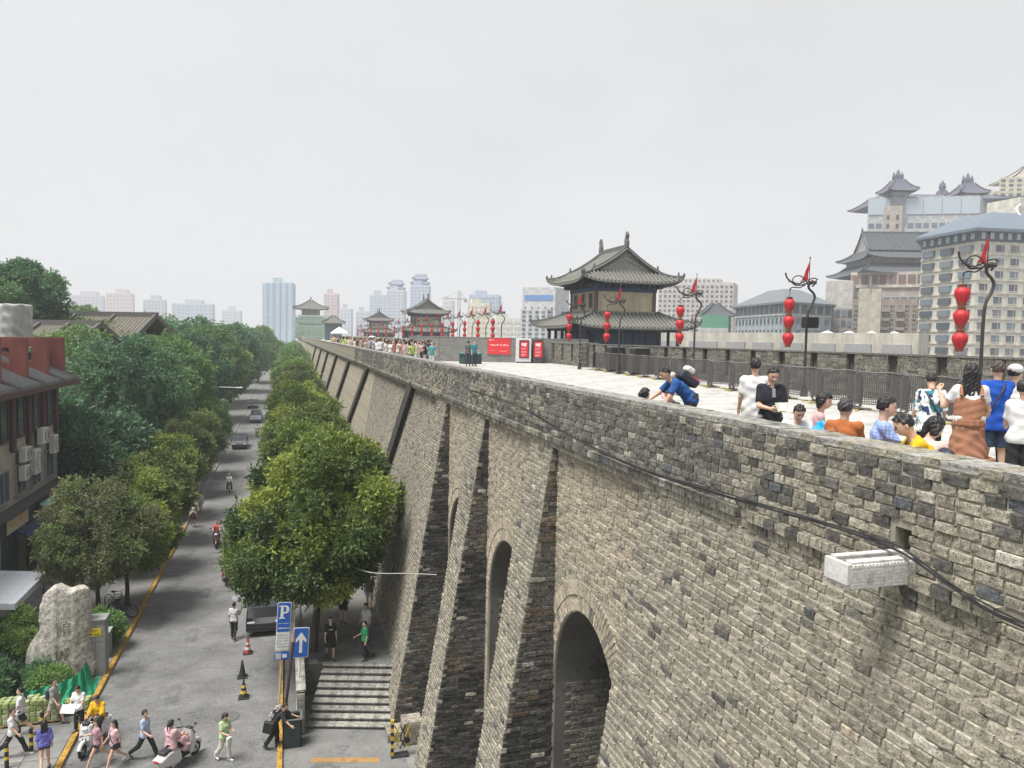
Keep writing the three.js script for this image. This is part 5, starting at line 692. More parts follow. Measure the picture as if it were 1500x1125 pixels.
  rider(264, 1120, { woman: true, hair: 'pony', top: [.66, .42, .44], bot: BLACK, loose: .03, hem: -.14, extra: (g, F, up) => { mesh('riding_blanket', surfNet((x, y, z) => Math.hypot(x / .34, (y - .75) / .34, (z - .42) / .2) * .2 - .2 + .02 * Math.sin(x * 22 + y * 17) + .012 * Math.sin(y * 31 + z * 15), [-.42, .3, .1], [.42, 1.2, .75], .03), fab([.6, .4, .42]), g); } }, 2.5, 'woman in pink riding a white scooter with a quilted blanket');
  rider(317, 800, { top: [.6, .14, .14], bot: BLACK, woman: true }, .05, 'rider in red top coming up the street on a dark scooter');
  rider(377, 640, { top: [.5, .55, .62], bot: BLACK }, .05, 'far rider in pale shirt on a black scooter');
  rider(336, 722, { top: WHITE, bot: BLACK, seat: .82, hair: 'short', hairCol: [.6, .6, .6] }, .1, 'cyclist in white shirt and pale cap', -.2);
  { const p = [-6.35, 0, -27.6]; rider(0, 0, { top: [.74, .42, .01], bot: BLACK, loose: .03, sleeve: 1.4, nod: .4, lean: .2, armL: { p: .5, e: 1, in: .3, grip: 1 }, armR: { p: .5, e: 1, in: .3, grip: 1 } }, -.25, 'delivery rider in loose yellow jacket sitting on the white scooter', -.45, 0, p); person({ q: 1, top: WHITE, bot: BLACK, nod: .5, scale: .98, armL: { p: .4, e: 1.1, in: .3, grip: 1 }, armR: { p: .4, e: 1.1, in: .3, grip: 1 }, extra: (g, F, up) => { const a = up(F.J.AL.wr); mesh('open_box', [box(.5, .05, .36, a.x - .1, a.y + .02, a.z + .14, .2), box(.5, .03, .3, a.x - .1, a.y + .1, a.z + .38, .9)], pnt([.65, .66, .67]), g); } }, 'man in white tee holding a white carton beside the yellow rider', [-7.0, .11, -28.6], -.3, 'people in the street'); }
}
// ---------------------------------------------------------------- crowd on the walkway
{
  const R = rng(404), U = (a, b) => a + (b - a) * R(), protos = [];
  const P0 = [{ armL: { p: .1 }, armR: { p: .1 } }, { legL: { f: .4, k: .1 }, legR: { f: -.3, k: .4 }, armL: { p: -.3 }, armR: { p: .3 } }, { armL: { p: .6, e: 1.6, grip: 1 }, armR: { p: .6, e: 1.6, grip: 1 }, bottom: 'shorts' }, { woman: true, hair: 'long', bottom: 'skirt', skirtLen: .55, armL: { p: .2, e: .6 } }, { woman: true, hair: 'pony', bottom: 'shorts', shortLen: .5, legL: { f: .3, k: .1 }, legR: { f: -.2, k: .3 } }, { woman: true, hair: 'bob', bottom: 'trousers', nod: .4, armL: { p: .4, e: 1.4 } }, { fat: 1.15, armR: { p: 1.2, e: .6 } }, { woman: true, hair: 'long', bottom: 'skirt', skirtLen: .75, armR: { p: .5, e: 1.8 } }];
  const figs = P0.map((o) => [o, figure({ q: 0, ...o })]);
  const tops = [['white', WHITE], ['white', WHITE], ['white', [.66, .67, .7]], ['black', BLACK], ['black', [.03, .03, .035]], ['pale pink', [.66, .5, .5]], ['red', [.55, .06, .09]], ['light blue', [.32, .48, .66]], ['grey', [.25, .25, .26]], ['beige', [.5, .42, .32]], ['yellow green', [.4, .55, .12]], ['teal', [.05, .28, .33]], ['charcoal', [.08, .085, .09]], ['cream', [.65, .6, .5]]];
  const bots = [BLACK, [.04, .05, .09], [.5, .45, .36], [.15, .2, .3], [.6, .6, .58]];
  const spots = []; let guard = 0;
  while (spots.length < 190 && guard++ < 9000) {
    const t = R(), z = -(46 + 118 * t ** 1.25), x = U(6.8, 8.2 + 7 * Math.min(1, (-z - 42) / 40)), q = toPx(new V3(x, WALK + 1.7, z)); if (!q || q[0] < 486 || q[0] > 684) continue; if (z < -55 && x > 9.2 && z > -61) continue; if (z < -55 && x > 9) continue; if (spots.some(([a, b]) => Math.hypot(a - x, b - z) < .55)) continue; spots.push([x, z]); }
  spots.forEach(([x, z], i) => { const k = Math.floor(R() * figs.length), [o, F] = figs[k], t = tops[Math.floor(R() * tops.length)], b = bots[Math.floor(R() * bots.length)];
    const kind = o.bottom === 'skirt' ? 'skirt' : o.bottom === 'shorts' ? 'shorts' : 'trousers';
    dress({ ...o, top: t[1], bot: b, scale: U(.9, 1.02) }, F, `crowd member in ${t[0]} top and ${kind} on the wall walkway`, [x, WALK, z], U(-3, 3), 'crowd on the walkway'); });
  // two visitors that stand clear of the crowd
  nearP2(695, 498, 'man in teal shirt standing before the hoarding', [.02, .22, .28]); nearP2(686, 499, 'man in charcoal tee seen from behind next to the teal shirt', [.1, .11, .12]);
  function nearP2(px, py, l, c) { const p = onD(px, py, 50); person({ q: 1, top: c, bot: [.05, .06, .08], scale: (p.y - WALK) / 1.765, armL: { p: .1, e: .4 } }, l, [p.x, WALK, p.z], px > 690 ? .3 : 2.9, 'crowd on the walkway'); }
  const um = (px, py, d, c, l) => { const p = onD(px, py, d), u = thing('umbrella', l, 'umbrella', [p.x, p.y - .4, p.z]); const g = new THREE.SphereGeometry(.62, 16, 5, 0, Math.PI * 2, 0, 1.1); g.scale(1, .55, 1); g.translate(0, .08, 0); mesh('canopy', g, mat(C(...c), .8, { side: THREE.DoubleSide }), u); mesh('shaft', bar([0, -.6, 0], [0, .4, 0], .012), pnt([.1, .1, .1]), u); };
  um(613, 492, 70, [.25, .5, .7], 'light blue umbrella held up above the crowd'); um(545, 492, 120, [.6, .6, .6], 'white umbrella far back in the crowd'); um(571, 497, 90, [.5, .45, .35], 'beige umbrella in the middle of the crowd');
}
// ---------------------------------------------------------------- trees and plants
function leafCluster(seed, nLeaf, L, w) {
  const R = rng(seed), pos = [];
  for (let k = 0; k < nLeaf; k++) {
    const th = R() * 6.28, el = R() * 1.5 - .25, d = new V3(Math.cos(th) * Math.cos(el), Math.sin(el), Math.sin(th) * Math.cos(el)), s = new V3(R() - .5, R() - .5, R() - .5).cross(d).normalize(), o = d.clone().multiplyScalar(L * (.1 + .7 * R())).add(new V3(R() - .5, R() - .5, R() - .5).multiplyScalar(L * .7)), nrm = d.clone().cross(s), l = L * (.75 + .5 * R());
    const a = o, b = o.clone().addScaledVector(d, l * .5).addScaledVector(s, w * L).addScaledVector(nrm, l * .1), c = o.clone().addScaledVector(d, l).addScaledVector(nrm, -l * .12), e = o.clone().addScaledVector(d, l * .5).addScaledVector(s, -w * L).addScaledVector(nrm, l * .1);
    for (const p of [a, b, c, a, c, e]) pos.push(p.x, p.y, p.z);
  }
  const g = new THREE.BufferGeometry(); g.setAttribute('position', new THREE.Float32BufferAttribute(pos, 3)); g.setAttribute('uv', new THREE.Float32BufferAttribute(pos.length / 3 * 2, 2)); g.computeVertexNormals(); return g;
}
const leafM = new THREE.MeshPhysicalMaterial({ color: 0xffffff, roughness: .62, transmission: .5, thickness: 0, side: THREE.DoubleSide, specularIntensity: .6 });
const CL = [leafCluster(1, 11, .17, .26), leafCluster(2, 11, .17, .26), leafCluster(3, 12, .34, .24), leafCluster(4, 12, .34, .24)];
const barkM = mat(C(.1, .085, .07), .95, { map: tBark, bumpMap: tBarkH, bumpScale: .02 });
const PAL = { privet: [[0.106, 0.174, 0.042], [0.190, 0.272, 0.054], [0.285, 0.365, 0.071], [0.074, 0.128, 0.039], [0.359, 0.417, 0.084], [0.137, 0.208, 0.048]], olive: [[0.172, 0.233, 0.057], [0.234, 0.297, 0.081], [0.109, 0.161, 0.049]], dark: [[0.114, 0.241, 0.125], [0.144, 0.283, 0.135], [0.186, 0.331, 0.140], [0.090, 0.186, 0.106]], mid: [[0.156, 0.283, 0.088], [0.198, 0.345, 0.103], [0.252, 0.393, 0.119]], brown: [[0.216, 0.228, 0.106], [0.180, 0.186, 0.094], [0.180, 0.255, 0.081], [0.228, 0.276, 0.106]], pale: [[0.234, 0.359, 0.114], [0.312, 0.448, 0.130]] };
function foliage(parent, name, lobes, n, big, pal, seed, sc = 1, dens) {
  const R = rng(seed), tot = lobes.reduce((s, l) => s + l.r * l.r, 0);
  const lists = [[], []], up = new V3(0, 1, 0), q = new THREE.Quaternion(), q2 = new THREE.Quaternion(), m = new THREE.Matrix4();
  for (const l of lobes) { const k = Math.round(n * l.r * l.r / tot), tint = pal[Math.floor(R() * pal.length)]; for (let i = 0; i < k; i++) {
    const u = R() * 2 - 1, th = R() * 6.2832, s = Math.sqrt(1 - u * u), d = new V3(s * Math.cos(th), u, s * Math.sin(th)), rr = l.r * (.45 + .6 * Math.sqrt(R())) * (1 + .18 * Math.sin(th * 3 + l.x) * Math.cos(u * 4 + l.z)); const p = new V3(l.x + d.x * rr, l.y + d.y * rr * (l.f || .82), l.z + d.z * rr);
    const cl = fbm(p.x * .9 + 50, p.y * .9 + p.z * .9 + 50, 4096, 2, seed); if (cl < (dens ?? .36)) continue;
    q.setFromUnitVectors(up, d.lerp(up, .25).normalize()); q2.setFromAxisAngle(up, R() * 6.28); q.multiply(q2); const c = pal[Math.floor(R() * pal.length)], t = .68 + .32 * R(), j = .7 + .6 * R(); const z = sc * (.7 + .6 * R()); m.compose(p, q, new V3(z, z, z)); lists[i % 2].push([m.clone(), C((tint[0] * t + c[0] * (1 - t)) * j, (tint[1] * t + c[1] * (1 - t)) * j, (tint[2] * t + c[2] * (1 - t)) * j)]); } }
  lists.forEach((l, i) => { const im = new THREE.InstancedMesh(CL[(big ? 2 : 0) + i], leafM, l.length); l.forEach((e, k) => { im.setMatrixAt(k, e[0]); im.setColorAt(k, e[1]); }); im.name = name; im.userData.kind = 'stuff'; parent.add(im); });
}
function tree(name, label, pos, o, group) {   // o: h top height, r radius, low: bottom of crown, n clusters
  const R = rng(o.seed), t = thing(name, label, 'tree', pos, 0, group), lobes = [], cy = (o.h + o.low) / 2, ry = (o.h - o.low) / 2, nl = Math.round((o.lobes || 22) * 1.25);
  for (let i = 0; i < nl; i++) { const u = 1 - 2 * (i + .5) / nl, th = i * 2.399 + R() * .8, s = Math.sqrt(1 - u * u), k = (.58 + .26 * R()) * (1 - (o.cone || .15) * u), lr = o.r * (.2 + .16 * R()); lobes.push({ x: (o.dx || 0) + (o.shear || 0) * u * ry + s * Math.cos(th) * o.r * k, y: cy + u * ry * (.66 + .12 * R()), z: (o.dz || 0) + s * Math.sin(th) * o.r * k, r: lr, f: .78 }); }
  if (!o.hollow) lobes.push({ x: o.dx || 0, y: cy, z: o.dz || 0, r: o.r * .5, f: 1 });
  const tr = o.tr || .16, fork = o.low + .3, g = [tube([[0, -.1, 0], [.04, fork * .5, .03], [(o.dx || 0) * .4, fork, (o.dz || 0) * .4], [(o.dx || 0), cy, (o.dz || 0)], [(o.dx || 0), cy + ry * .5, (o.dz || 0)]], tr, 24, 8)];
  { const p = g[0].attributes.position; for (let i = 0; i < p.count; i++) { const y = p.getY(i), k = Math.max(.25, 1 - y / o.h * .9), cx = 0; const f = (y / Math.max(cy, .1)); const ax = (o.dx || 0) * Math.min(1, Math.max(0, f)), az = (o.dz || 0) * Math.min(1, Math.max(0, f)); p.setX(i, ax + (p.getX(i) - ax) * k); p.setZ(i, az + (p.getZ(i) - az) * k); } g[0].computeVertexNormals(); }
  mesh('trunk', g, o.bark || barkM, t);
  const lim = []; lobes.slice(0, nl).forEach((l, i) => { if (i % (o.twigs ? 1 : 2)) return; const b = new V3((o.dx || 0) * .5, fork + (cy - fork) * R(), (o.dz || 0) * .5), e = new V3(l.x, l.y, l.z), mid = b.clone().lerp(e, .55).add(new V3(0, .3 * R(), 0)); lim.push(bar(b, mid, tr * .4, tr * .24, 6), bar(mid, e, tr * .24, tr * .08, 5)); if (o.twigs) for (let k = 0; k < 7; k++) { const d = new V3(R() - .5, R() * .8 - .15, R() - .5).normalize().multiplyScalar(l.r * (1 + R())); lim.push(bar(mid.clone().lerp(e, R()), e.clone().add(d), tr * .1, tr * .03, 4)); } });
  mesh('limbs', lim, o.bark || barkM, t).userData.kind = 'stuff';
  foliage(t, 'crown', lobes, o.n, o.big, PAL[o.pal], o.seed + 7, o.sc || 1, o.dens); return t;
}
{ // beside the wall
  tree('terrace_tree', 'big bushy yellow green tree growing above the stone steps', [1.09, TER, -30.8], { h: 9.3, low: 1.5, r: 3.5, dx: .4, dz: -1.3, n: 16000, pal: 'privet', seed: 21, lobes: 44, tr: .17, dens: .42, sc: 1.15, cone: .42, shear: .16 }, 'trees beside the wall');
  [[-43, 8.3, 3, 'privet'], [-52, 8.4, 3.1, 'olive'], [-62, 9, 3.1, 'privet'], [-73, 9.2, 3.1, 'privet'], [-85, 9.4, 3.2, 'olive'], [-98, 9.6, 3.3, 'privet'], [-113, 10, 3.4, 'mid'], [-130, 10, 3.6, 'privet'], [-150, 10.4, 3.8, 'mid'], [-175, 10.6, 4, 'mid'], [-205, 10.8, 4.4, 'mid'], [-240, 11, 5, 'dark']].forEach(([z, h, r, p], i) => tree('terrace_tree', ['second terrace tree, half hidden behind the big bushy one', 'olive tinted terrace tree against the brick wall', 'bright yellow green terrace tree below the drain channel', 'rounded yellow green terrace tree beside the parked cars'][i] || 'small green terrace tree in the far row along the wall foot', [1.5, TER, z], { h: h, low: 1.8, r, dx: -.1, n: i < 5 ? 5200 : 2600, pal: p, seed: 60 + i, lobes: 24, tr: .14, dens: .37, sc: i < 5 ? 1.3 : 1.9 }, 'trees beside the wall'));
  // yellow tag on the trunk of the big tree
  const tg = thing('trunk_tag', 'small yellow tag fixed to the trunk of the big tree', 'tag', [1.1, TER + 2.55, -30.58]); mesh('plate', rbox(.15, .24, .02, .008, 0, 0, .02), mPaint(.75, .5, .05), tg); mesh('band', xf(new THREE.TorusGeometry(.17, .012, 5, 18), 0, 0, -.2, Math.PI / 2), mPaint(.2, .2, .2), tg);
  // shop side row
  tree('street_tree', 'half bare brownish street tree with open twigs behind the boulder', [-8.9, .11, -40], { h: 7.3, low: 1.4, r: 2.9, n: 3600, pal: 'brown', seed: 101, lobes: 26, tr: .12, twigs: true, dens: .4, hollow: true, sc: .9 }, 'street trees on the shop side');
  const rowT = [[-7.9, -41.6, 5.9, 2.2, 'privet', 'bushy yellow green street tree leaning over the kerb beside the half bare one'], [-8.4, -47.5, 6.2, 2.4, 'privet', 'yellow green street tree next beyond the leaning bushy one'], [-8.4, -54, 6.3, 2.5, 'olive', 'olive toned street tree in the middle of the kerb row'], [-8.4, -61, 6.4, 2.5, 'privet', 'yellow green street tree past the olive toned one'], [-8.5, -69, 6.6, 2.6, 'olive', 'dull green street tree where two women walk'], [-8.5, -78, 6.8, 2.7, 'olive', 'dull green street tree near the far end of the kerb row'], [-8.6, -88, 7.4, 2.9, 'mid', 'mid green street tree at the end of the kerb row']];
  rowT.forEach(([x, z, h, r, p, l], i) => tree('street_tree', l, [x, .11, z], { h, low: 1.5, r, n: i < 2 ? 7000 : 4200, pal: p, seed: 120 + i, lobes: 24, tr: .12, dens: .38, sc: i < 2 ? 1.1 : 1.35 }, 'street trees on the shop side'));
  // tall trees behind
  [[-14, -72, 14.2, 5.6, 'dark'], [-20, -80, 14.8, 6, 'mid'], [-13, -89, 14.6, 5.8, 'mid'], [-22.5, -98, 16.2, 6.8, 'mid'], [-12.6, -106, 15, 5.8, 'dark'], [-19, -118, 16.5, 7, 'dark'], [-11.8, -128, 15.5, 6, 'mid'], [-17, -148, 17, 7.4, 'dark'], [-11, -160, 16, 6.4, 'dark'], [-8, -225, 16.5, 7.5, 'mid'], [-12, -190, 17, 7.5, 'dark'], [-36, -150, 19.5, 8, 'mid'], [-47, -165, 20, 8, 'mid'], [-26, -150, 18, 8, 'mid'], [-58, -185, 19, 9, 'dark'], [-30, -200, 18.5, 9, 'mid'], [-20, -230, 18, 9, 'dark'], [-16.2, -60.5, 9.5, 3.2, 'dark'], [-12.6, -60, 8.2, 3, 'dark']].forEach(([x, z, h, r, p], i) => tree('tall_tree', i < 11 ? 'tall dark leafed tree in the mass behind the street tree row' : i < 17 ? 'far tall tree rising beyond the old tiled roofs' : 'dark tree crowding the end of the shop building', [x, 0, z], { h, low: i < 11 ? 3 : 2.5, r, n: i < 11 ? 4600 : 2800, big: true, pal: p, seed: 200 + i, lobes: 26, tr: .3, sc: i < 5 ? .95 : 1.3, dens: .38 }, 'tall trees behind the street'));
  tree('tall_tree', 'tallest dark tree standing above the shop roof and water tank', onD(28, 420, 84).setY(0), { h: 22.3, low: 11, r: 5.2, n: 5200, big: true, pal: 'dark', seed: 300, lobes: 28, tr: .4, dens: .38 }, 'tall trees behind the street');
  // shrubs round the boulder
  const shrub = (x, z, r, h, p, l, seed) => { const s = thing('shrub', l, 'shrub', [x, .11, z]), R = rng(seed), lo = []; for (let k = 0; k < 7; k++) lo.push({ x: (R() - .5) * r * 1.3, y: h * (.3 + .4 * R()), z: (R() - .5) * r * 1.3, r: r * (.4 + .25 * R()), f: 1 }); foliage(s, 'foliage', lo, 1500, false, PAL[p], seed, .75, .3); mesh('stem', [0, 1, 2, 3].map((k) => bar([0, 0, 0], [(R() - .5) * r, h * .6, (R() - .5) * r], .025, .008, 5)), barkM, s); };
  shrub(-9.9, -31.6, 1.1, 1.3, 'dark', 'dark clipped shrub at the foot of the boulder behind the produce', 401); shrub(-11.4, -31.8, 1.2, 1.5, 'dark', 'dark round shrub beside the clipped one at the pavement edge', 402); shrub(-8.6, -31.5, .8, 1.0, 'mid', 'low green shrub right under the carved boulder', 403); shrub(-7.9, -36.3, .9, 2.0, 'mid', 'upright green shrub between the boulder and the slabs', 404); shrub(-10.9, -35.4, 1.0, 2.6, 'pale', 'pale green feathery shrub behind the boulder shoulder', 405); shrub(-13.2, -33.5, 1.1, 2.2, 'pale', 'pale fern like shrub at the pavement edge by the tent', 406);
}
// ---------------------------------------------------------------- carved boulder, produce, street furniture
{
  const b = thing('boulder', 'huge pale grey standing boulder carved with two dark characters', 'boulder', [-8.62, .1, -33.2], .12); b.scale.set(.76, .97, .9);
  const f = (x, y, z) => { const t = y / 4.05, w = 1.42 * (1 - .1 * t - .5 * Math.max(0, t - .55) ** 1.3 * 1.6) + .12 * Math.sin(y * 1.9 + 1), d = .75 * (1 - .35 * t); let r = Math.max(Math.hypot((x - .18 * t) / w, z / d), 0); let q = (r - 1) * .7; q = Math.max(q, y - 4.0 + .18 * Math.abs(x + .1) + .1 * Math.sin(x * 5), -y); q += .09 * (fbm(x * 1.3 + 60, y * 1.3 + z * .8 + 60, 4096, 4, 501) - .5) + .08 * Math.abs(fbm(x * 3 + 60, y * 3 - z * 2 + 60, 4096, 3, 503) - .5) * 1.6; q = smin(q, Math.hypot((x + .95) / .8, (y - .9) / 1.2, z / .65) * .65 - .65, .15); return q; };
  const bg = surfNet(f, [-2, -.1, -1.2], [2, 4.3, 1.2], .055); const sm2 = mStone(.62, .6, .55, { bumpScale: .03 }); mesh('rock', bg, sm2, b);
  const surfZ = (x, y) => { for (let z = 1.2; z > 0; z -= .01) if (f(x, y, z) < 0) return z; return .5; };
  const stroke = (ox, oy, s, l) => l.map(([x0, y0, x1, y1]) => { const a = [ox + x0 * s, oy + y0 * s], c = [ox + x1 * s, oy + y1 * s]; return bar([a[0], a[1], surfZ(...a) + .004], [c[0], c[1], surfZ(...c) + .004], .022, .014, 5); });
  const ink = mat(C(.13, .12, .09), .9);
  mesh('carved_character', stroke(.02, 2.35, .5, [[-.5, .55, -.45, -.5], [-.3, .6, -.32, -.5], [-.12, .6, -.14, -.55], [.05, .6, .75, .62], [.4, .6, .3, .4], [.12, .4, .66, .4], [.12, .4, .12, -.25], [.66, .4, .64, -.25], [.12, .18, .64, .18], [.12, -.03, .64, -.03], [.12, -.25, .64, -.25], [.28, -.28, .05, -.55], [.5, -.28, .75, -.55]]), ink, b);
  mesh('carved_character', stroke(-.05, 1.25, .5, [[-.6, .35, -.2, .38], [-.4, .6, -.42, -.25], [-.65, -.35, -.15, -.22], [-.05, .38, .75, .42], [.05, .38, -.1, -.5], [.08, .08, .32, .1], [.32, .1, .26, -.25], [.36, .65, .5, -.3], [.5, -.3, .75, -.5], [.68, .1, .3, -.45], [.58, .6, .7, .5]]), ink, b);
  // produce pile of packed bundles
  const R = rng(61), pm = [mat(C(.3, .36, .14), .9, { map: tFab }), mat(C(.36, .4, .2), .9, { map: tFab }), mat(C(.23, .31, .1), .9, { map: tFab }), mat(C(.42, .45, .27), .9, { map: tFab })];
  const bundle = new RoundedBoxGeometry(.21, .2, .2, 2, .05); { const p = bundle.attributes.position; for (let i = 0; i < p.count; i++) { const x = p.getX(i), y = p.getY(i), z = p.getZ(i); const k = 1 + .12 * Math.sin(x * 40 + z * 30) * Math.cos(y * 35); p.setXYZ(i, x * k, y * k, z * k); } bundle.computeVertexNormals(); } muv(bundle);
  const pile = (label, x0, z0, nx, ny, nz) => { for (let i = 0; i < nx; i++) for (let k = 0; k < nz; k++) for (let j = 0; j < ny; j++) { if (j > 0 && R() < .06 * j) continue; const o = new THREE.Mesh(bundle, pm[Math.floor(R() * 4)]); o.name = numbered('produce_bundle'); o.position.set(x0 + i * .215 + (R() - .5) * .03, .11 + .2 + j * .2, z0 - k * .21 + (R() - .5) * .03); o.rotation.set((R() - .5) * .12, R() * .3, (R() - .5) * .12); tag(o, label, 'vegetable', label); scene.add(o); } };
  pile('packed bundle of pale green vegetables stacked in the big pile by the kerb', -9.75, -29.6, 9, 4, 3); pile('packed bundle of green vegetables in the low heap beside the white scooter', -7.75, -30.1, 4, 2, 2);
  const pl = (x, z, l) => { const p = thing('pallet', l, 'pallet', [x, .11, z]); for (let k = 0; k < 6; k++) mesh('board', rbox(2.0 / (x > -8 ? 2 : 1), .025, .1, .005, 0, .09, -.28 + k * .11), mat(C(.42, .28, .15), .9, { map: tBark }), p); for (const s of [-.8, 0, .8]) mesh('bearer', box(.09, .08, .66, s / (x > -8 ? 2 : 1), .04, 0), mat(C(.36, .23, .12), .9, { map: tBark }), p); }; pl(-8.85, -29.8, 'wooden pallet under the big produce pile'); pl(-7.45, -30.2, 'short wooden pallet under the low produce heap');
  // green net thrown over the heap
  const nt = thing('green_net', 'bright green netting draped from the cabinet down over the produce', 'net', [0, 0, 0]); const A = [[-9.4, 1.0, -30.2], [-8.7, .95, -30.7], [-8.1, 1.0, -30.9], [-7.6, 1.2, -31.0], [-7.35, 1.6, -31.1]], Bq = [[-9.2, .75, -30.6], [-8.5, .3, -30.4], [-7.8, .3, -30.5], [-7.1, .35, -30.8], [-6.95, .8, -31.4]]; const ca = new THREE.CatmullRomCurve3(A.map(v)), cb = new THREE.CatmullRomCurve3(Bq.map(v)), pos = []; const gp = (i, j) => { const a = ca.getPoint(i / 24), c = cb.getPoint(i / 24), p = a.lerp(c, j / 10); p.y += .09 * Math.sin(i * 1.3 + j * .9) * Math.sin(j / 10 * 3.14) - .2 * Math.sin(j / 10 * 3.14); p.z += .08 * Math.sin(i * 1.7 + j); return p.toArray(); }; for (let i = 0; i < 24; i++) for (let j = 0; j < 10; j++) { const a = gp(i, j), b2 = gp(i + 1, j), c = gp(i, j + 1), d = gp(i + 1, j + 1); pos.push(...a, ...c, ...b2, ...b2, ...c, ...d); } const ng = new THREE.BufferGeometry(); ng.setAttribute('position', new THREE.Float32BufferAttribute(pos, 3)); ng.setAttribute('uv', new THREE.Float32BufferAttribute(pos.length / 3 * 2, 2)); ng.computeVertexNormals(); mesh('netting', ng, mat(C(.02, .3, .16), .7, { side: THREE.DoubleSide, map: tFab }), nt);
  const cab = (x, z, w, h, label, sign) => { const c = thing('utility_cabinet', label, 'cabinet', [x, .11, z]); mesh('housing', rbox(w, h, .6, .02, 0, h / 2, 0), mCon(.33, .34, .32), c); mesh('cap', rbox(w + .1, .09, .7, .02, 0, h + .04, 0), mCon(.4, .4, .38), c); mesh('door_seam', [box(w - .1, .015, .01, 0, h * .62, .302), box(.015, h * .9, .01, w * .08, h * .5, .303)], pnt([.12, .12, .12]), c); if (sign) { const s = mesh('warning_sign', rbox(.6, .34, .02, .01, 0, h * .8, .315), pnt([.72, .55, .03]), c); mesh('sign_print', [box(.2, .05, .006, -.14, h * .8 - .07, .329), box(.2, .04, .006, .14, h * .8 - .1, .329), box(.34, .03, .006, -.04, h * .8 + .08, .329)], pnt([.12, .1, .03]), s); } }; cab(-7.55, -33.5, .85, 2.3, 'tall grey utility cabinet with a yellow warning sign beside the boulder', true);
  cab(-7.6, -35.2, .5, 1.1, 'low grey concrete post box behind the signed cabinet', false);
  // bollards
  for (const [x, y, l] of [[46, 1103, 'black and yellow bollard by the violet shirt woman'], [10, 1125, 'black and yellow bollard at the pavement corner before the striding man'], [62, 1078, 'dark bollard beside the big produce pile']]) { const p = G(x, y, .11), o = thing('bollard', l, 'bollard', p); mesh('post', cyl(.06, .065, .85, 12, 0, .42, 0), pnt([.02, .02, .022]), o); for (const k of [.34, .62]) mesh('stripe', cyl(.0655, .0665, .11, 12, 0, k, 0), pnt([.7, .5, .04]), o); mesh('cap', sph(.06, 0, .85, 0, 1, .5, 1, 10), pnt([.02, .02, .022]), o); }
  // cones
  const cone = (px, py, ca, cb, l, ang) => { const o = thing('traffic_cone', l, 'traffic cone', G(px, py)); mesh('base', rbox(.4, .05, .4, .015, 0, .025, 0), pnt([.02, .02, .02], .8), o); mesh('cone', cyl(.03, .15, .66, 16, 0, .37, 0), pnt(ca, .6), o); if (cb) for (const [y, h] of [[.2, .11], [.42, .1]]) { const r = (yy) => .15 - .12 * (yy - .04) / .66 + .004; mesh('stripe', xf(new THREE.CylinderGeometry(r(y + h), r(y), h, 16), 0, y + h / 2, 0), pnt(cb, .5), o); } mesh('tip', cyl(.032, .032, .05, 10, 0, .71, 0), pnt([.02, .02, .02]), o); };
  cone(363, 957, [.5, .05, .03], [.7, .7, .7], 'red and white traffic cone under the big tree'); cone(355, 992, [.025, .025, .028], null, 'plain black traffic cone between the other two'); cone(357, 1022, [.03, .03, .03], [.65, .48, .05], 'black and yellow striped traffic cone nearest the manhole');
  // signs
  const font = await new FontLoader().loadAsync('fonts/droid/droid_serif_bold.typeface.json'); const blue = pnt([.015, .12, .5], .35), whiteP = pnt([.8, .8, .8], .4);
  const roundRect = (w, h, r) => { const s = new THREE.Shape(); s.moveTo(-w / 2 + r, -h / 2); s.lineTo(w / 2 - r, -h / 2); s.quadraticCurveTo(w / 2, -h / 2, w / 2, -h / 2 + r); s.lineTo(w / 2, h / 2 - r); s.quadraticCurveTo(w / 2, h / 2, w / 2 - r, h / 2); s.lineTo(-w / 2 + r, h / 2); s.quadraticCurveTo(-w / 2, h / 2, -w / 2, h / 2 - r); s.lineTo(-w / 2, -h / 2 + r); s.quadraticCurveTo(-w / 2, -h / 2, -w / 2 + r, -h / 2); return s; };
  const plate = (par, name, w, h, y, z, m, r = .06, x = 0, d = .018) => { const g = ext(roundRect(w, h, r), d); g.translate(x, y, z); return mesh(name, g, m, par); };
  const pb = onY(415, 1050, 0), ps = thing('parking_sign', 'blue parking sign with a white P and a white price list', 'sign', [-.28, 0, -28.0]); ps.rotation.z = -.05; ps.scale.set(.8, .88, .8);
  mesh('post', cyl(.04, .04, 4.6, 10, 0, 2.3, -.05), pnt([.45, .46, .47], .4), ps);
  const Y = 3.55, pp = plate(ps, 'plate', .62, 2.08, Y + .42, 0, whiteP); plate(pp, 'blue_field', .56, 1.24, Y + .82, .018, blue, .05); plate(pp, 'price_list', .54, .72, Y - .2, .018, pnt([.78, .78, .76], .5), .03);
  const tg = new TextGeometry('P', { font, size: .56, depth: .012, curveSegments: 5 }); tg.center(); tg.translate(0, Y + 1.05, .046); mesh('letter', tg, whiteP, pp);
  const R2 = rng(71), ln = (x0, y0, n, s, h) => { const g = []; for (let k = 0; k < n; k++) g.push(box(s * (.5 + .4 * R2()), h, .004, x0 + k * s, y0, .041), box(h * .6, h * 2.4, .004, x0 + k * s + (R2() - .5) * s * .4, y0 + h * .4, .042)); return g; };
  mesh('lettering', [ln(-.2, Y + .56, 7, .065, .016), ln(-.2, Y + .35, 8, .06, .03)], whiteP, pp); mesh('lettering', [0, 1, 2, 3, 4].map((k) => ln(-.22, Y + .06 - k * .125, 8, .06, .016)), pnt([.05, .05, .06]), pp);
  const lp = plate(ps, 'sub_plate', .66, .34, Y - .84, .0, blue, .04); plate(lp, 'sub_panel', .26, .26, Y - .84, .02, pnt([.5, .52, .55]), .03, -.16); plate(lp, 'sub_panel', .2, .14, Y - .84, .02, whiteP, .02, .12);
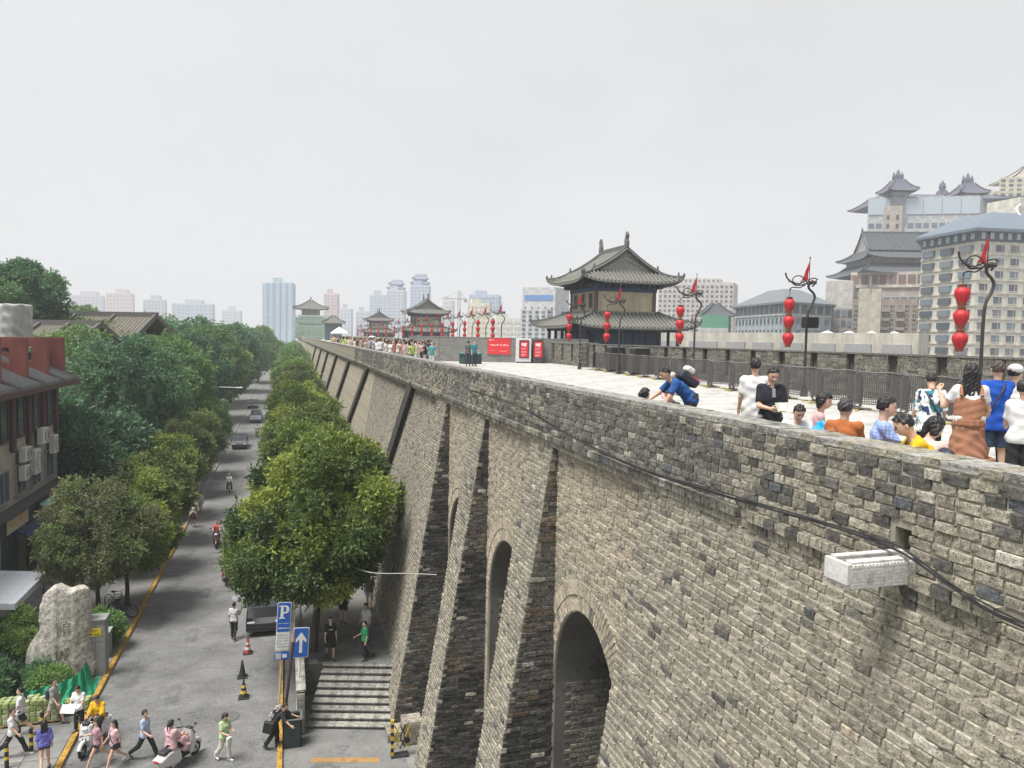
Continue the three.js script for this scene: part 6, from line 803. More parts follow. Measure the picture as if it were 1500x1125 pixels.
  const as = thing('direction_sign', 'blue sign with a white upward arrow on a white post', 'sign', [.36, 0, -27.55]); as.rotation.z = -.05; as.scale.set(.85, .94, .85);
  mesh('post', cyl(.045, .045, 3.3, 10, 0, 1.65, -.05), whiteP, as); const ap = plate(as, 'plate', .66, 1.2, 3.2, 0, whiteP, .06); plate(ap, 'blue_field', .6, 1.14, 3.2, .018, blue, .05); const ar = ext([[-.065, -.42], [.065, -.42], [.065, .12], [.22, -.02], [.22, .12], [0, .4], [-.22, .12], [-.22, -.02], [-.065, .12]], .01); ar.translate(0, 3.22, .037); mesh('arrow', ar, whiteP, ap);
  const bp = thing('barrier_post', 'slim brown pole with pointed top leaning beside the parking sign', 'post', [-.12, 0, -27.1]); bp.rotation.z = -.11; mesh('pole', cyl(.05, .06, 3.3, 10, 0, 1.65, 0), pnt([.07, .035, .03]), bp); mesh('tip', cyl(.01, .075, .45, 10, 0, 3.5, 0), pnt([.3, .2, .18]), bp);
  const bn = thing('litter_bin', 'dark green box litter bin at the end of the yellow kerb', 'litter bin', [.2, .004, -26.1]); mesh('body', [rbox(.62, .98, .06, .02, 0, .5, .28), rbox(.62, .98, .06, .02, 0, .5, -.28), rbox(.06, .98, .62, .02, .28, .5, 0), rbox(.06, .98, .62, .02, -.28, .5, 0), box(.56, .05, .56, 0, .06, 0)], pnt([.03, .045, .045], .6), bn); mesh('rim', [rbox(.7, .06, .08, .02, 0, 1.0, .31), rbox(.7, .06, .08, .02, 0, 1.0, -.31), rbox(.08, .06, .54, .02, .31, 1.0, 0), rbox(.08, .06, .54, .02, -.31, 1.0, 0)], pnt([.12, .13, .13], .6), bn);
  // expanding gate
  const sg = thing('expanding_gate', 'yellow and black folding lattice gate at the foot of the pier', 'gate', [3.45, 0, -24.4]); for (let k = 0; k < 9; k++) mesh('post_stripe', box(.1, .14, .1, 0, .1 + k * .14, 0, 0, 0, 0), pnt(k % 2 ? [.02, .02, .02] : [.75, .5, .03]), sg); for (let k = 0; k < 3; k++) for (const s of [-1, 1]) for (let r = 0; r < 2; r++) mesh('slat', beam([.08 + k * .18, .25 + r * .42 + (s > 0 ? 0 : .4), s * .012], [.26 + k * .18, .25 + r * .42 + (s > 0 ? .4 : 0), s * .012], .02, .04), pnt(k % 2 ? [.02, .02, .02] : [.6, .45, .05]), sg); mesh('foot', box(.6, .06, .3, .25, .03, 0), pnt([.03, .03, .03]), sg); mesh('wheel', cyl(.1, .1, .06, 14, .5, .55, .05, Math.PI / 2), rubber, sg);
  for (const [x, z, w, h, l] of [[3.75, -25.6, .7, .3, 'low sandstone block at the corner of the steps'], [4.25, -25.3, .7, .75, 'taller sandstone block against the brick pier']]) { const o = thing('stone_block', l, 'stone block', [x, 0, z]); mesh('block', rbox(w, h, .7, .03, 0, h / 2, 0), mStone(.36, .33, .29), o); mesh('cap', rbox(w * .96, .05, .66, .012, 0, h + .022, 0), mStone(.42, .39, .34), o); }
  // wires, spout, lamp arm
  tag(mesh('overhead_wire', tube([onZ(488, 818, -31), onZ(540, 838, -28.5), onZ(600, 840, -26.2), onX(640, 842, 4.6)], .016, 30, 5), pnt([.5, .5, .48])), 'pale sagging wire strung from the tree to the brick pier', 'wire');
  const cp = [[690, 571], [760, 594], [850, 645], [940, 686], [1060, 722], [1180, 757], [1250, 778], [1320, 802], [1360, 830], [1400, 860], [1450, 888], [1520, 922]].map(([a, c]) => onX(a, c, XF - .12)); tag(mesh('cable', [tube(cp, .009, 120, 5), tube(cp.map((p, i) => p.clone().add(new V3(-.01, -.028 - .012 * Math.sin(i * 2), 0))), .012, 120, 5), tube(cp.map((p, i) => p.clone().add(new V3(-.012, -.01 + .02 * Math.sin(i * 3), .01))), .008, 120, 5)], pnt([.018, .018, .02], .7)), 'bundle of black cables running along the parapet brickwork', 'cable');
  const sp = thing('stone_spout', 'white carved stone rain spout jutting from the brick wall', 'spout', [XF + .12, 12.24, -5.42]); sp.scale.y = .82; const gt = surfNet((x, y, z) => { const bx = Math.max(Math.abs(x + .42) - .4, Math.abs(y) - .125, Math.abs(z) - .145) - .012; const ch = Math.max(Math.abs(z) - .06, .0 - y, -(x + 2)); const tap = -.02; return Math.max(bx, -ch + .0) + (z > .12 || x < -.9 ? .006 * Math.sin(x * 160) * Math.sin(y * 150 + z * 120) : 0); }, [-1.1, -.2, -.22], [.05, .2, .22], .0135); mesh('trough', gt, mCon(.74, .73, .69), sp); mesh('lip', [rbox(.8, .035, .08, .01, -.42, .15, .1), rbox(.8, .035, .08, .01, -.42, .15, -.1), rbox(.05, .24, .3, .012, -.85, .03, 0)], mCon(.78, .77, .74), sp);
  const lm = thing('street_lamp', 'white street lamp arm reaching out of the dark trees', 'street lamp', [-9.2, 0, -92]); mesh('pole', cyl(.09, .13, 8, 10, 0, 4, 0), pnt([.6, .62, .62]), lm); mesh('arm', tube([[0, 7.6, 0], [.1, 7.9, 0], [1.2, 7.95, 0], [3.6, 7.9, 0]], .06, 24, 6), pnt([.65, .66, .66]), lm); mesh('lamp_head', rbox(.7, .14, .3, .06, 3.9, 7.88, 0), pnt([.72, .73, .73]), lm);
}
// ---------------------------------------------------------------- shop building and old roofs on the left
const winGlass = new THREE.MeshPhysicalMaterial({ color: C(.07, .09, .11), roughness: .12 }), winGlassB = new THREE.MeshPhysicalMaterial({ color: C(.14, .18, .22), roughness: .15 });
{
  const b = thing('shop_building', 'three storey beige shop building with dark tiled roof and red roof fins', 'building', [0, 0, 0]), X = -15, Z1 = -57, Z0b = -30, wallM = mPl(.42, .385, .32), brown = mPaint(.07, .03, .025, .7), redM = mPl(.26, .08, .065), roofM = mat(C(.1, .1, .11), .9, { map: tTile });
  mesh('wall', box(8, 10.9, Z0b - Z1, X - 4, 5.45, (Z0b + Z1) / 2), wallM, b);
  const rf = ext([[X + 1.0, 10.75], [X + 1.0, 10.95], [X - 4.2, 13.5], [X - 9, 11], [X - 9, 10.8], [X - 4.2, 13.2]], Z0b - Z1 + 2.6); rf.translate(0, 0, Z1 - 1.6); mesh('roof', rf, roofM, b);
  mesh('eave_board', [box(.1, .34, Z0b - Z1 + 2.6, X + 1.02, 10.72, (Z0b + Z1) / 2 - .3), box(1.0, .1, Z0b - Z1 + 2.4, X + .5, 10.6, (Z0b + Z1) / 2 - .3)], brown, b);
  const rb = []; for (let z = Z0b; z > Z1 - 1.5; z -= .42) rb.push(bar([X + 1, 11.0, z], [X - 4.2, 13.53, z], .06, .06, 5)); mesh('tile_rows', rb, roofM, b).userData.kind = 'stuff';
  for (const z of [-41.5, -46, -50.4, -54.4, -58]) { const s = shape([[X + .25, 11.3], [X + .25, 13.75], [X - 4.3, 13.75], [X - 4.3, 13.45]]), h = new THREE.Path(); h.moveTo(X - .6, 12.2); h.lineTo(X - .6, 13.15); h.lineTo(X - 2.9, 13.15); h.closePath(); s.holes.push(h); const g = new THREE.ExtrudeGeometry(s, { depth: .55, bevelEnabled: false }); g.translate(0, 0, z - .27); mesh('roof_fin', g, redM, b); }
  // upper windows: tall brown strips and panes
  for (let k = 0; k < 9; k++) { const z = -33.2 - k * 2.75; const w = mesh('window', box(.1, 2.4, 1.0, X + .03, 9.2, z), winGlass, b); mesh('frame', [box(.16, 2.5, .12, X + .05, 9.2, z - .54), box(.16, 2.5, .12, X + .05, 9.2, z + .54), box(.16, .12, 1.1, X + .05, 8.0, z)], brown, w); mesh('shutter_panel', box(.22, 3.1, .55, X + .1, 8.95, z - 1.25), brown, b); mesh('spout', box(.3, .1, .12, X + .15, 7.3, z - 1.25), brown, b); }
  for (let k = 0; k < 9; k++) { const z = -33 - k * 2.75, w = mesh('window', box(.1, 1.7, 1.5, X + .02, 5.5, z), winGlass, b); mesh('frame', [box(.14, 1.8, .1, X + .05, 5.5, z - .78), box(.14, 1.8, .1, X + .05, 5.5, z + .78), box(.14, .1, 1.6, X + .05, 6.38, z), box(.14, .1, 1.6, X + .05, 4.6, z), box(.14, 1.7, .06, X + .05, 5.5, z)], mPaint(.3, .3, .29), w); }
  const acM = mPaint(.6, .6, .57, .6), n = (px, py, w = .85, h = .62) => { const p = onX(px, py, X + .35), a = thing('air_conditioner', '', 'air conditioner', p, 0, 'air conditioners on the shop facade'); mesh('case', rbox(.34, h, w, .03, 0, 0, 0), acM, a); mesh('fan_grille', [xf(new THREE.TorusGeometry(h * .36, .02, 5, 18), .18, 0, -w * .12, 0, Math.PI / 2), xf(new THREE.TorusGeometry(h * .2, .015, 5, 16), .18, 0, -w * .12, 0, Math.PI / 2)], pnt([.15, .15, .15]), a); mesh('bracket', [box(.4, .04, .05, 0, -h / 2 - .02, w * .35), box(.4, .04, .05, 0, -h / 2 - .02, -w * .35)], pnt([.1, .1, .1]), a); return a; };
  const AC = [[63, 638, 1.2, 1.0, 'large white air conditioner high on the shop facade'], [79, 650, .9, 1.2, 'tall white air conditioner nearest the corner of the shop facade'], [37, 665, 1.1, .85, 'upper of two stacked white air conditioners on the facade'], [52, 676, 1.1, 1.5, 'tallest double fan air conditioner on the shop facade'], [36, 692, 1.0, .85, 'lower of two stacked white air conditioners on the facade']]; for (const [x, y, w, h, l] of AC) n(x, y, w, h).userData.label = l;
  // shop fronts
  mesh('shop_fascia', [box(.5, 1.0, Z0b - Z1, X + .3, 3.6, (Z0b + Z1) / 2), box(.9, .12, Z0b - Z1, X + .5, 4.18, (Z0b + Z1) / 2)], mPaint(.06, .05, .05, .7), b);
  for (let k = 0; k < 7; k++) { mesh('shop_pillar', box(.3, 3.1, .4, X + .2, 1.55, -33 - k * 4), wallM, b); mesh('shop_glass', box(.08, 2.6, 3.3, X + .05, 1.5, -35 - k * 4), winGlass, b); }
  const sb = [[-47, [.5, .45, .3], 'cream shop sign board above the blue awning'], [-52.2, [.02, .02, .025], 'black shop sign board with an orange emblem']]; for (const [z, c, l] of sb) { const s = thing('shop_sign', l, 'sign', [X + .62, 3.65, z]); mesh('board', rbox(.08, 1.0, 3.4, .02, 0, 0, 0), pnt(c), s); mesh('emblem', [sph(.28, .06, .05, -.6, .1, 1, 1, 12), box(.02, .12, 1.2, .05, -.1, .6)], pnt([.75, .32, .03]), s); }
  const aw = thing('awning', 'dark blue shop awning with white lettering', 'awning', [X + .6, 0, -49.6]); const ag = ext([[0, 2.95], [1.5, 2.45], [1.5, 2.2], [1.44, 2.2], [1.44, 2.4], [0, 2.85]], 5.2); ag.translate(0, 0, -2.6); mesh('canopy', ag, mFab(.03, .045, .1), aw); for (let k = 0; k < 4; k++) mesh('letter', [box(.01, .16, .3, 1.508, 2.31, 1.6 - k * 1.0), box(.01, .05, .5, 1.508, 2.31, 1.6 - k * 1.0)], whiteMat(), aw); for (const z of [-2.4, 0, 2.4]) mesh('post', bar([1.4, 0.1, z], [1.4, 2.25, z], .04), pnt([.25, .25, .25]), aw);
  function whiteMat() { return pnt([.7, .7, .7]); }
  const tn = thing('market_tent', 'pale blue white flat tent roof at the pavement edge', 'tent', [-12.3, .11, -36.2]); const tg = ext([[-2.2, 2.9], [1.3, 2.55], [1.3, 2.3], [-2.2, 2.65]], 4.4, .02); tg.translate(0, 0, -3.6); mesh('roof', tg, mFab(.62, .66, .72), tn); for (const z of [-3.4, .6]) mesh('post', bar([1.2, 0, z], [1.2, 2.4, z], .045), pnt([.1, .1, .1]), tn); mesh('cart', [rbox(1.6, .9, 2.2, .05, -.3, .45, -1.4)], mPaint(.05, .05, .05), tn);
  const ub = thing('patio_canopy', 'mint green pitched canopy past the end of the shop building', 'canopy', onX(98, 720, -13.5).setY(0)); const ug = ext([[-1.4, 4.0], [1.6, 2.4], [1.6, 2.3], [-1.4, 3.9]], 4.5); ug.translate(0, 0, -2); mesh('roof', ug, mFab(.3, .48, .42), ub); for (const z of [-1.8, 2.2]) mesh('post', bar([1.4, 0, z], [1.4, 2.4, z], .05), pnt([.5, .5, .48]), ub);
  for (const [x, y, l] of [[92, 722, 'red banner flags beside the mint canopy']]) { const p = onX(x, y, -13); const s = thing('banner', l, 'banner', p.setY(0)); mesh('pole', bar([0, 0, 0], [0, 4.2, 0], .03), pnt([.5, .5, .5]), s); const g = new THREE.PlaneGeometry(1.3, .8, 8, 4); { const q = g.attributes.position; for (let i = 0; i < q.count; i++) q.setZ(i, .1 * Math.sin(q.getX(i) * 6)); g.computeVertexNormals(); } g.translate(.6, 3.7, 0); mesh('flag', g, mat(C(.55, .06, .09), .9, { side: THREE.DoubleSide, map: tFab }), s); }
  const wt = thing('rooftop_tank', 'weathered silver wrapped water tank on the roof edge', 'tank', onX(22, 503, X - 2.4)); mesh('wrap', surfNet((x, y, z) => Math.max(Math.hypot(x / 1.0, z / 1.3) * 1 - 1, y - 2.6, -y) + .02 * Math.sin(x * 9 + y * 7) + .015 * Math.sin(z * 11 - y * 9), [-1.4, -.1, -1.7], [1.4, 2.9, 1.7], .09), mPl(.5, .52, .5), wt);
  // old tiled roofs behind
  const old = (px, py, d, w, dp, hE, hT, l, turn = 0) => { const p = onD(px, py, d), o = thing('old_house', l, 'house', [p.x, 0, p.z], turn); mesh('wall', box(w, hE, dp, 0, hE / 2, 0), mPl(.26, .23, .19), o); const tm = mat(C(.2, .18, .145), .9, { map: tTile }); const sl = []; for (const s of [-1, 1]) { const g = ext([[0, hT], [s * (w / 2 + .7), hE - .2], [s * (w / 2 + .7), hE], [0, hT + .22]], dp + 1.2); g.translate(0, 0, -dp / 2 - .6); sl.push(g); } mesh('roof', sl, tm, o); const rb2 = []; for (let z = -dp / 2 - .5; z < dp / 2 + .5; z += .5) for (const s of [-1, 1]) rb2.push(bar([0, hT + .2, z], [s * (w / 2 + .7), hE + .02, z], .1, .1, 5)); mesh('tile_rows', rb2, tm, o).userData.kind = 'stuff'; mesh('ridge', [box(.4, .55, dp + 1.3, 0, hT + .4, 0), ...[-1, -.5, 0, .5, 1].flatMap((k) => [-1, 1].map((s) => beam([0, hT + .35, k * (dp / 2 + .4)], [s * (w / 2 + .7), hE + .2, k * (dp / 2 + .4)], .35, .35)))], mat(C(.1, .095, .09), .9), o); return o; };
  old(112, 470, 92, 8, 22, 12.6, 15.9, 'old house with sloping tan tiled roof below the far skyline', 1.05); old(60, 490, 78, 9, 14, 11.6, 14.6, 'old tiled house just behind the shop roof', 1.05); old(128, 535, 80, 6, 12, 8.6, 11.4, 'low old house with yellowish ribbed tiles among the trees', 1.1);
}
// ---------------------------------------------------------------- city beyond the wall
const xz = (px, d) => { const p = onD(px, 500, d); return [p.x, p.z]; };
function block(name, label, pts, px, py, d, m, group) {   // pts: [photo column, depth] corners of the footprint, front edge first
  const g = thing(name, label, 'building', [0, 0, 0], 0, group), yT = onD(px, py, d).y, P = pts.map(([a, b]) => xz(a, b)); const s = ext(P.map(([x, z]) => [x, -z]), yT); s.rotateX(-Math.PI / 2); mesh('walls', s, m, g); g.userData.yT = undefined; return { g, yT, P };
}
function windows(B, i, rows, cols, y0, y1, wf, hf, glass, o = {}) {   // windows on footprint edge i
  const a = B.P[i], b = B.P[i + 1], dx = b[0] - a[0], dz = b[1] - a[1], L = Math.hypot(dx, dz); let nx = -dz / L, nz = dx / L; const mx = (a[0] + b[0]) / 2, mz = (a[1] + b[1]) / 2; if (nx * -mx + nz * -mz < 0) { nx = -nx; nz = -nz; } const ry = Math.atan2(nx, nz), cw = L / cols, fh = (y1 - y0) / rows, u = [dx / L, dz / L];
  const wg = new THREE.BoxGeometry(cw * wf, fh * hf, o.out || .3); muv(wg); const fg = o.frame ? muv(merge([box(cw * wf + .3, .16, .5, 0, fh * hf / 2 + .1, 0), box(cw * wf + .3, .16, .6, 0, -fh * hf / 2 - .1, 0), box(.12, fh * hf, .4, cw * wf * .18, 0, 0)])) : null;
  for (let r = 0; r < rows; r++) for (let c = 0; c < cols; c++) { const t = (c + .5) * cw, m = new THREE.Mesh(wg, Array.isArray(glass) ? glass[(r * 7 + c * 5) % glass.length] : glass); m.name = o.name || 'window'; m.position.set(a[0] + u[0] * t + nx * .03, y0 + (r + .5) * fh, a[1] + u[1] * t + nz * .03); m.rotation.y = ry; B.g.add(m); if (fg) { const f = new THREE.Mesh(fg, o.frame); f.name = 'window_frame'; m.add(f); } }
  return { ry, nx, nz, L, mx, mz };
}
function bands(B, i, rows, y0, y1, hf, m, name = 'string_course', out = .5) { const w = windows({ ...B, g: B.g }, i, rows, 1, y0, y1, 1.004, hf, m, { out, name }); return w; }
const cream = mPl(.8, .77, .68), glassSet = [winGlass, winGlassB, winGlass, mat(C(.16, .18, .2), .4)];
{ // hotel
  const B = block('hotel_building', 'big cream hotel with rows of dark windows and blue grey hipped roof', [[1343, 205], [1424, 186], [1575, 190], [1590, 235], [1370, 245]], 1424, 336, 186, cream); const y1 = B.yT, y0 = y1 - 13 * 3.22;
  windows(B, 0, 12, 3, y0, y1 - 3.2, .6, .52, glassSet, { out: 1.5, frame: cream }); windows(B, 1, 12, 7, y0, y1 - 3.2, .5, .52, glassSet, { frame: cream }); bands(B, 0, 12, y0 - 1.35, y1 - 4.55, .13, cream); bands(B, 1, 12, y0 - 1.35, y1 - 4.55, .13, cream);
  windows(B, 0, 1, 7, y1 - 3, y1 - .4, .55, .8, winGlass); windows(B, 1, 1, 12, y1 - 3, y1 - .4, .55, .8, winGlass); const top = mPaint(.08, .11, .14, .7); bands(B, 0, 1, y1 - 3.1, y1, 1, top, 'top_storey', .2); bands(B, 1, 1, y1 - 3.1, y1, 1, top, 'top_storey', .2);
  for (const [i, n] of [[0, 7], [1, 12]]) windows(B, i, 1, n, y1 - 2.8, y1 - .6, .4, .7, mat(C(.4, .45, .5), .4), { out: .7, name: 'top_window' });
  const rp = B.P, cx = rp.reduce((s, p) => s + p[0], 0) / 5, cz = rp.reduce((s, p) => s + p[1], 0) / 5, pos = []; const out = rp.map(([x, z]) => [cx + (x - cx) * 1.09, y1 - .1, cz + (z - cz) * 1.09]), inn = rp.map(([x, z]) => [cx + (x - cx) * .55, y1 + 6.2, cz + (z - cz) * .55]); for (let i = 0; i < 5; i++) { const j = (i + 1) % 5; pos.push(...out[i], ...out[j], ...inn[i], ...out[j], ...inn[j], ...inn[i]); const o2 = out.map((p) => [p[0], p[1] - .7, p[2]]); pos.push(...o2[i], ...o2[j], ...out[i], ...o2[j], ...out[j], ...out[i]); if (i > 0 && i < 4) pos.push(...inn[0], ...inn[i], ...inn[j], ...o2[0], ...o2[j], ...o2[i]); } const rg = new THREE.BufferGeometry(); rg.setAttribute('position', new THREE.Float32BufferAttribute(pos, 3)); rg.setAttribute('uv', new THREE.Float32BufferAttribute(pos.length / 3 * 2, 2)); rg.computeVertexNormals(); mesh('roof', rg, mat(C(.15, .19, .235), .8, { map: tMetal, side: THREE.DoubleSide }), B.g);
  const wc = thing('roof_plant_house', 'cream plant house with white pipe on the hotel roof', 'building', [...(() => { const p = onD(1482, 330, 205); return [p.x, y1, p.z]; })()]); mesh('walls', box(13, 11, 10, 3, 5.5, 0), cream, wc); mesh('pipe', tube([[-3.6, 9, 5.2], [-6, 7.4, 6], [-6.6, 5, 8]], .3, 12, 6), pnt([.7, .7, .7]), wc);
}
const towerRoof = (B, px, py, d, W, D, yE, yT, o = {}) => { const p = onD(px, py, d), g = new THREE.Group(); g.name = 'roof_house'; g.position.set(p.x, 0, p.z); g.rotation.y = o.turn ?? -.35; B.g.add(g); const grp = { add: (m) => g.add(m) }; return g; };
function roofOn(B, px, d, W, D, tW, tD, yE, yT, m, r, turn = -.35, lift = .8) { const p = onD(px, 500, d), g = new THREE.Group(); g.name = 'pavilion_roof'; g.position.set(p.x, 0, p.z); g.rotation.y = turn; B.g.add(g); const surf = [], hips = []; for (const [a, s] of [['z', 1], ['z', -1], ['x', 1], ['x', -1]]) { const z = a === 'z', q = roofSide(z ? W : D, z ? D : W, z ? tW : tD, z ? tD : tW, yE, yT, lift, a, s, 99, .2); surf.push(q.g); for (let i = 0; i < 5; i++) hips.push(beam(q.hip[i], q.hip[i + 1], .5, .6)); } mesh('roof', surf, m, g); const h = mesh('roof_ridges', hips, r, g); h.userData.kind = 'stuff'; return g; }
{
  const dk = mat(C(.1, .11, .125), .85, { map: tTile }), dk2 = mat(C(.08, .085, .095), .85), blu = mat(C(.14, .14, .2), .85, { map: tTile });
  { // pagoda roofed hall
    const B = block('pagoda_hall', 'cream hall crowned by two tiers of dark upturned pagoda roofs', [[1242, 262], [1352, 252], [1420, 290], [1290, 300]], 1300, 398, 255, mPl(.68, .62, .57)); const y = B.yT; windows(B, 0, 2, 9, y - 13.5, y - 8, .82, .5, winGlassB); windows(B, 0, 1, 8, y - 4.5, y - .6, .8, .8, mat(C(.18, .12, .11), .7), { name: 'gallery_opening' }); bands(B, 0, 1, y - 5.4, y - 4.6, 1, cream, 'balustrade', 1.2);
    const t = -.36; const g = roofOn(B, 1318, 272, 42, 34, 32, 24, y - .3, y + 3.6, dk, dk2, t, 1.2); mesh('neck', box(32, 3.2, 24, 0, y + 4.2, 0), mPl(.3, .3, .33), g); const g2 = roofOn(B, 1318, 272, 37, 29, 30, 10, y + 5.2, y + 9, dk, dk2, t, 1.1); const gg = new THREE.Group(); gg.name = 'gable_house'; gg.rotation.y = Math.PI / 2; g2.add(gg); gableTop(gg, 14, 31, y + 8.6, y + 15.6, { gap: 1.2, r: .2 }, dk, dk2, mPl(.5, .48, .48)); }
  { const B = block('slab_hotel', 'tall pale blue slab building with purple tiled roof turrets', [[1262, 345], [1424, 335], [1450, 380], [1290, 390]], 1300, 318, 340, mPl(.62, .65, .68)); const y = B.yT; windows(B, 0, 12, 14, y - 48, y - 2, .7, .5, winGlassB); windows(B, 0, 1, 6, y + .6, y + 8.5, .96, .9, mat(C(.42, .48, .54), .4), { name: 'glass_panel', out: .6 }); const p = B.P; const up = ext([p[0], p[1], p[2], p[3]].map(([x, z]) => [x, -z]), 9); up.rotateX(-Math.PI / 2); up.translate(0, y, 0); mesh('attic', up, mPl(.58, .6, .64), B.g);
    roofOn(B, 1352, 362, 60, 44, 52, 14, y + 8.6, y + 13, blu, dk2, -.33, 1); for (const [px, w, dy] of [[1303, 10.5, 4], [1404, 10.5, 3], [1368, 6, 4]]) { const g = roofOn(B, px, px === 1368 ? 366 : 345, w * 1.25, w * 1.25, w * .4, w * .4, y + 9 + dy * .6, y + 13 + dy, blu, dk2, -.33, .9); mesh('turret', box(w * .7, 14, w * .7, 0, y + 4, 0), mPl(.36, .4, .47), g); mesh('crown', [box(w * .34, 3, w * .34, 0, y + 13.5 + dy, 0), cyl(.3, 1.4, 3, 8, 0, y + 16.4 + dy, 0), cyl(.2, .8, 2.4, 8, w * .18, y + 15.6 + dy, 0), cyl(.2, .8, 2.4, 8, -w * .18, y + 15.6 + dy, 0)], blu, g); } 
    const S = block('stair_tower', 'beige stair tower standing before the slab building', [[1285, 322], [1312, 320], [1316, 328], [1290, 330]], 1298, 303, 320, mPl(.55, .5, .45)); windows(S, 0, 10, 2, S.yT - 40, S.yT - 3, .3, .5, winGlass); }
  { const B = block('apartment_block', 'pale yellow apartment tower with a pyramid roof behind the hotel', [[1416, 372], [1520, 366], [1540, 400], [1430, 405]], 1440, 282, 370, mPl(.7, .66, .52)); const y = B.yT; windows(B, 0, 16, 9, y - 54, y - .5, .55, .5, glassSet); const S = block('apartment_block', 'stepped upper floors of the pale yellow tower with pyramid roof', [[1450, 374], [1520, 370], [1530, 392], [1460, 396]], 1480, 262, 372, mPl(.72, .68, .55)); windows(S, 0, 3, 6, y, S.yT - .5, .55, .5, glassSet); roofOn(S, 1486, 384, 24, 20, .6, .6, S.yT, S.yT + 8, mPl(.5, .44, .36), dk2, -.35, .1); }
  { const B = block('office_building', 'long pale blue grey office building with grey hipped roof', [[1076, 240], [1146, 206], [1216, 218], [1200, 262], [1100, 275]], 1146, 442, 206, mPl(.44, .5, .54)); const y = B.yT; windows(B, 0, 3, 13, y - 13.5, y - 3.6, .36, .5, winGlass); windows(B, 1, 3, 5, y - 13.5, y - 3.6, .4, .5, winGlassB); windows(B, 0, 1, 11, y - 3.2, y - .4, .6, .9, mat(C(.1, .12, .15), .7), { name: 'top_window' }); windows(B, 1, 1, 6, y - 3.2, y - .4, .6, .9, winGlass, { name: 'top_window' }); bands(B, 0, 1, y - 3.7, y - 3.3, 1, mPl(.7, .7, .7)); bands(B, 1, 1, y - 3.7, y - 3.3, 1, mPl(.7, .7, .7));
    const rp = B.P, n = rp.length, cx = rp.reduce((s, p) => s + p[0], 0) / n, cz = rp.reduce((s, p) => s + p[1], 0) / n, pos = [], out = rp.map(([x, z]) => [cx + (x - cx) * 1.08, y, cz + (z - cz) * 1.08]), inn = rp.map(([x, z]) => [cx + (x - cx) * .35, y + 5.2, cz + (z - cz) * .35]); for (let i = 0; i < n; i++) { const j = (i + 1) % n; pos.push(...out[i], ...out[j], ...inn[i], ...out[j], ...inn[j], ...inn[i]); const lo = (p) => [p[0], p[1] - .6, p[2]]; pos.push(...lo(out[i]), ...lo(out[j]), ...out[i], ...lo(out[j]), ...out[j], ...out[i]); if (i > 0 && i < n - 1) pos.push(...inn[0], ...inn[i], ...inn[j]); } const rg = new THREE.BufferGeometry(); rg.setAttribute('position', new THREE.Float32BufferAttribute(pos, 3)); rg.setAttribute('uv', new THREE.Float32BufferAttribute(pos.length / 3 * 2, 2)); rg.computeVertexNormals(); mesh('roof', rg, mat(C(.2, .22, .25), .8, { map: tTile, side: THREE.DoubleSide }), B.g); }
  { const B = block('apartment_block', 'brown and beige apartment block with small balconies below the pagoda hall', [[1246, 222], [1342, 216], [1360, 240], [1262, 248]], 1290, 438, 218, mPl(.42, .36, .31)); const y = B.yT; windows(B, 0, 6, 9, y - 17, y - 1, .34, .46, glassSet, { frame: mPl(.6, .58, .54) }); for (const c of [1, 4, 6]) windows({ ...B, P: [B.P[0].map((q, k) => q + (B.P[1][k] - q) * (c / 9)), B.P[0].map((q, k) => q + (B.P[1][k] - q) * ((c + 1.2) / 9))] }, 0, 6, 1, y - 18, y - 2, .95, .3, mPl(.5, .44, .4), { out: 2.2, name: 'balcony' });
    const B2 = block('apartment_block', 'plain white blank walled block beside the office building', [[1206, 240], [1246, 238], [1250, 262], [1212, 265]], 1225, 412, 240, mPl(.68, .67, .65)); const B3 = block('apartment_block', 'grey balcony apartment block under the blank white one', [[1212, 226], [1247, 224], [1250, 236], [1216, 238]], 1230, 452, 225, mPl(.4, .38, .38)); windows(B3, 0, 5, 4, B3.yT - 15, B3.yT, .7, .6, [winGlassB, winGlass]); const B4 = block('billboard_house', 'cream rooftop signboard on the brown apartment block', [[1255, 214], [1288, 213], [1289, 215], [1256, 216]], 1270, 423, 214, mPl(.66, .62, .52)); mesh('frame', box(.3, 5, .3, (B4.P[0][0] + B4.P[1][0]) / 2, B4.yT + 1, (B4.P[0][1] + B4.P[1][1]) / 2), pnt([.3, .3, .3]), B4.g); }
  { // long pale market hall right behind the battlements
    const B = block('market_hall', 'long cream market hall with grey shutters behind the battlement wall', [[872, 128], [1060, 98], [1345, 74], [1360, 90], [880, 150]], 1060, 487, 98, mPl(.66, .64, .57)); const y = B.yT; windows(B, 0, 1, 4, y - 2.7, y - 1.2, .72, 1, mat(C(.36, .36, .37), .7, { map: tMetal }), { name: 'shutter' }); windows(B, 1, 1, 6, y - 2.7, y - 1.2, .72, 1, mat(C(.36, .36, .37), .7, { map: tMetal }), { name: 'shutter' });
    const T = thing('party_tent', 'row of white peaked tent roofs on the market hall', 'tent', (() => { const p = onD(1262, 497, 84); return [p.x, y - .2, p.z]; })(), -.75); for (let k = 0; k < 4; k++) { const c = new THREE.ConeGeometry(1.7, .5, 4, 1); c.rotateY(Math.PI / 4); c.translate(-3.6 + k * 2.3, .25, 0); mesh('peak', c, mat(C(.75, .74, .7), .8), T); }
    const bt = thing('blue_tarpaulin', 'crumpled blue tarpaulin roof beside the white tents', 'tarpaulin', (() => { const p = onD(1320, 503, 80); return [p.x, p.y - .8, p.z]; })()); mesh('sheet', surfNet((x, q, z) => Math.hypot(x / 1.8, q / .75, z / 1.4) * .75 - .75 + .06 * Math.sin(x * 5 + z * 3), [-2.1, 0, -1.8], [2.1, 1, 1.8], .12), mFab(.06, .2, .45), bt); }
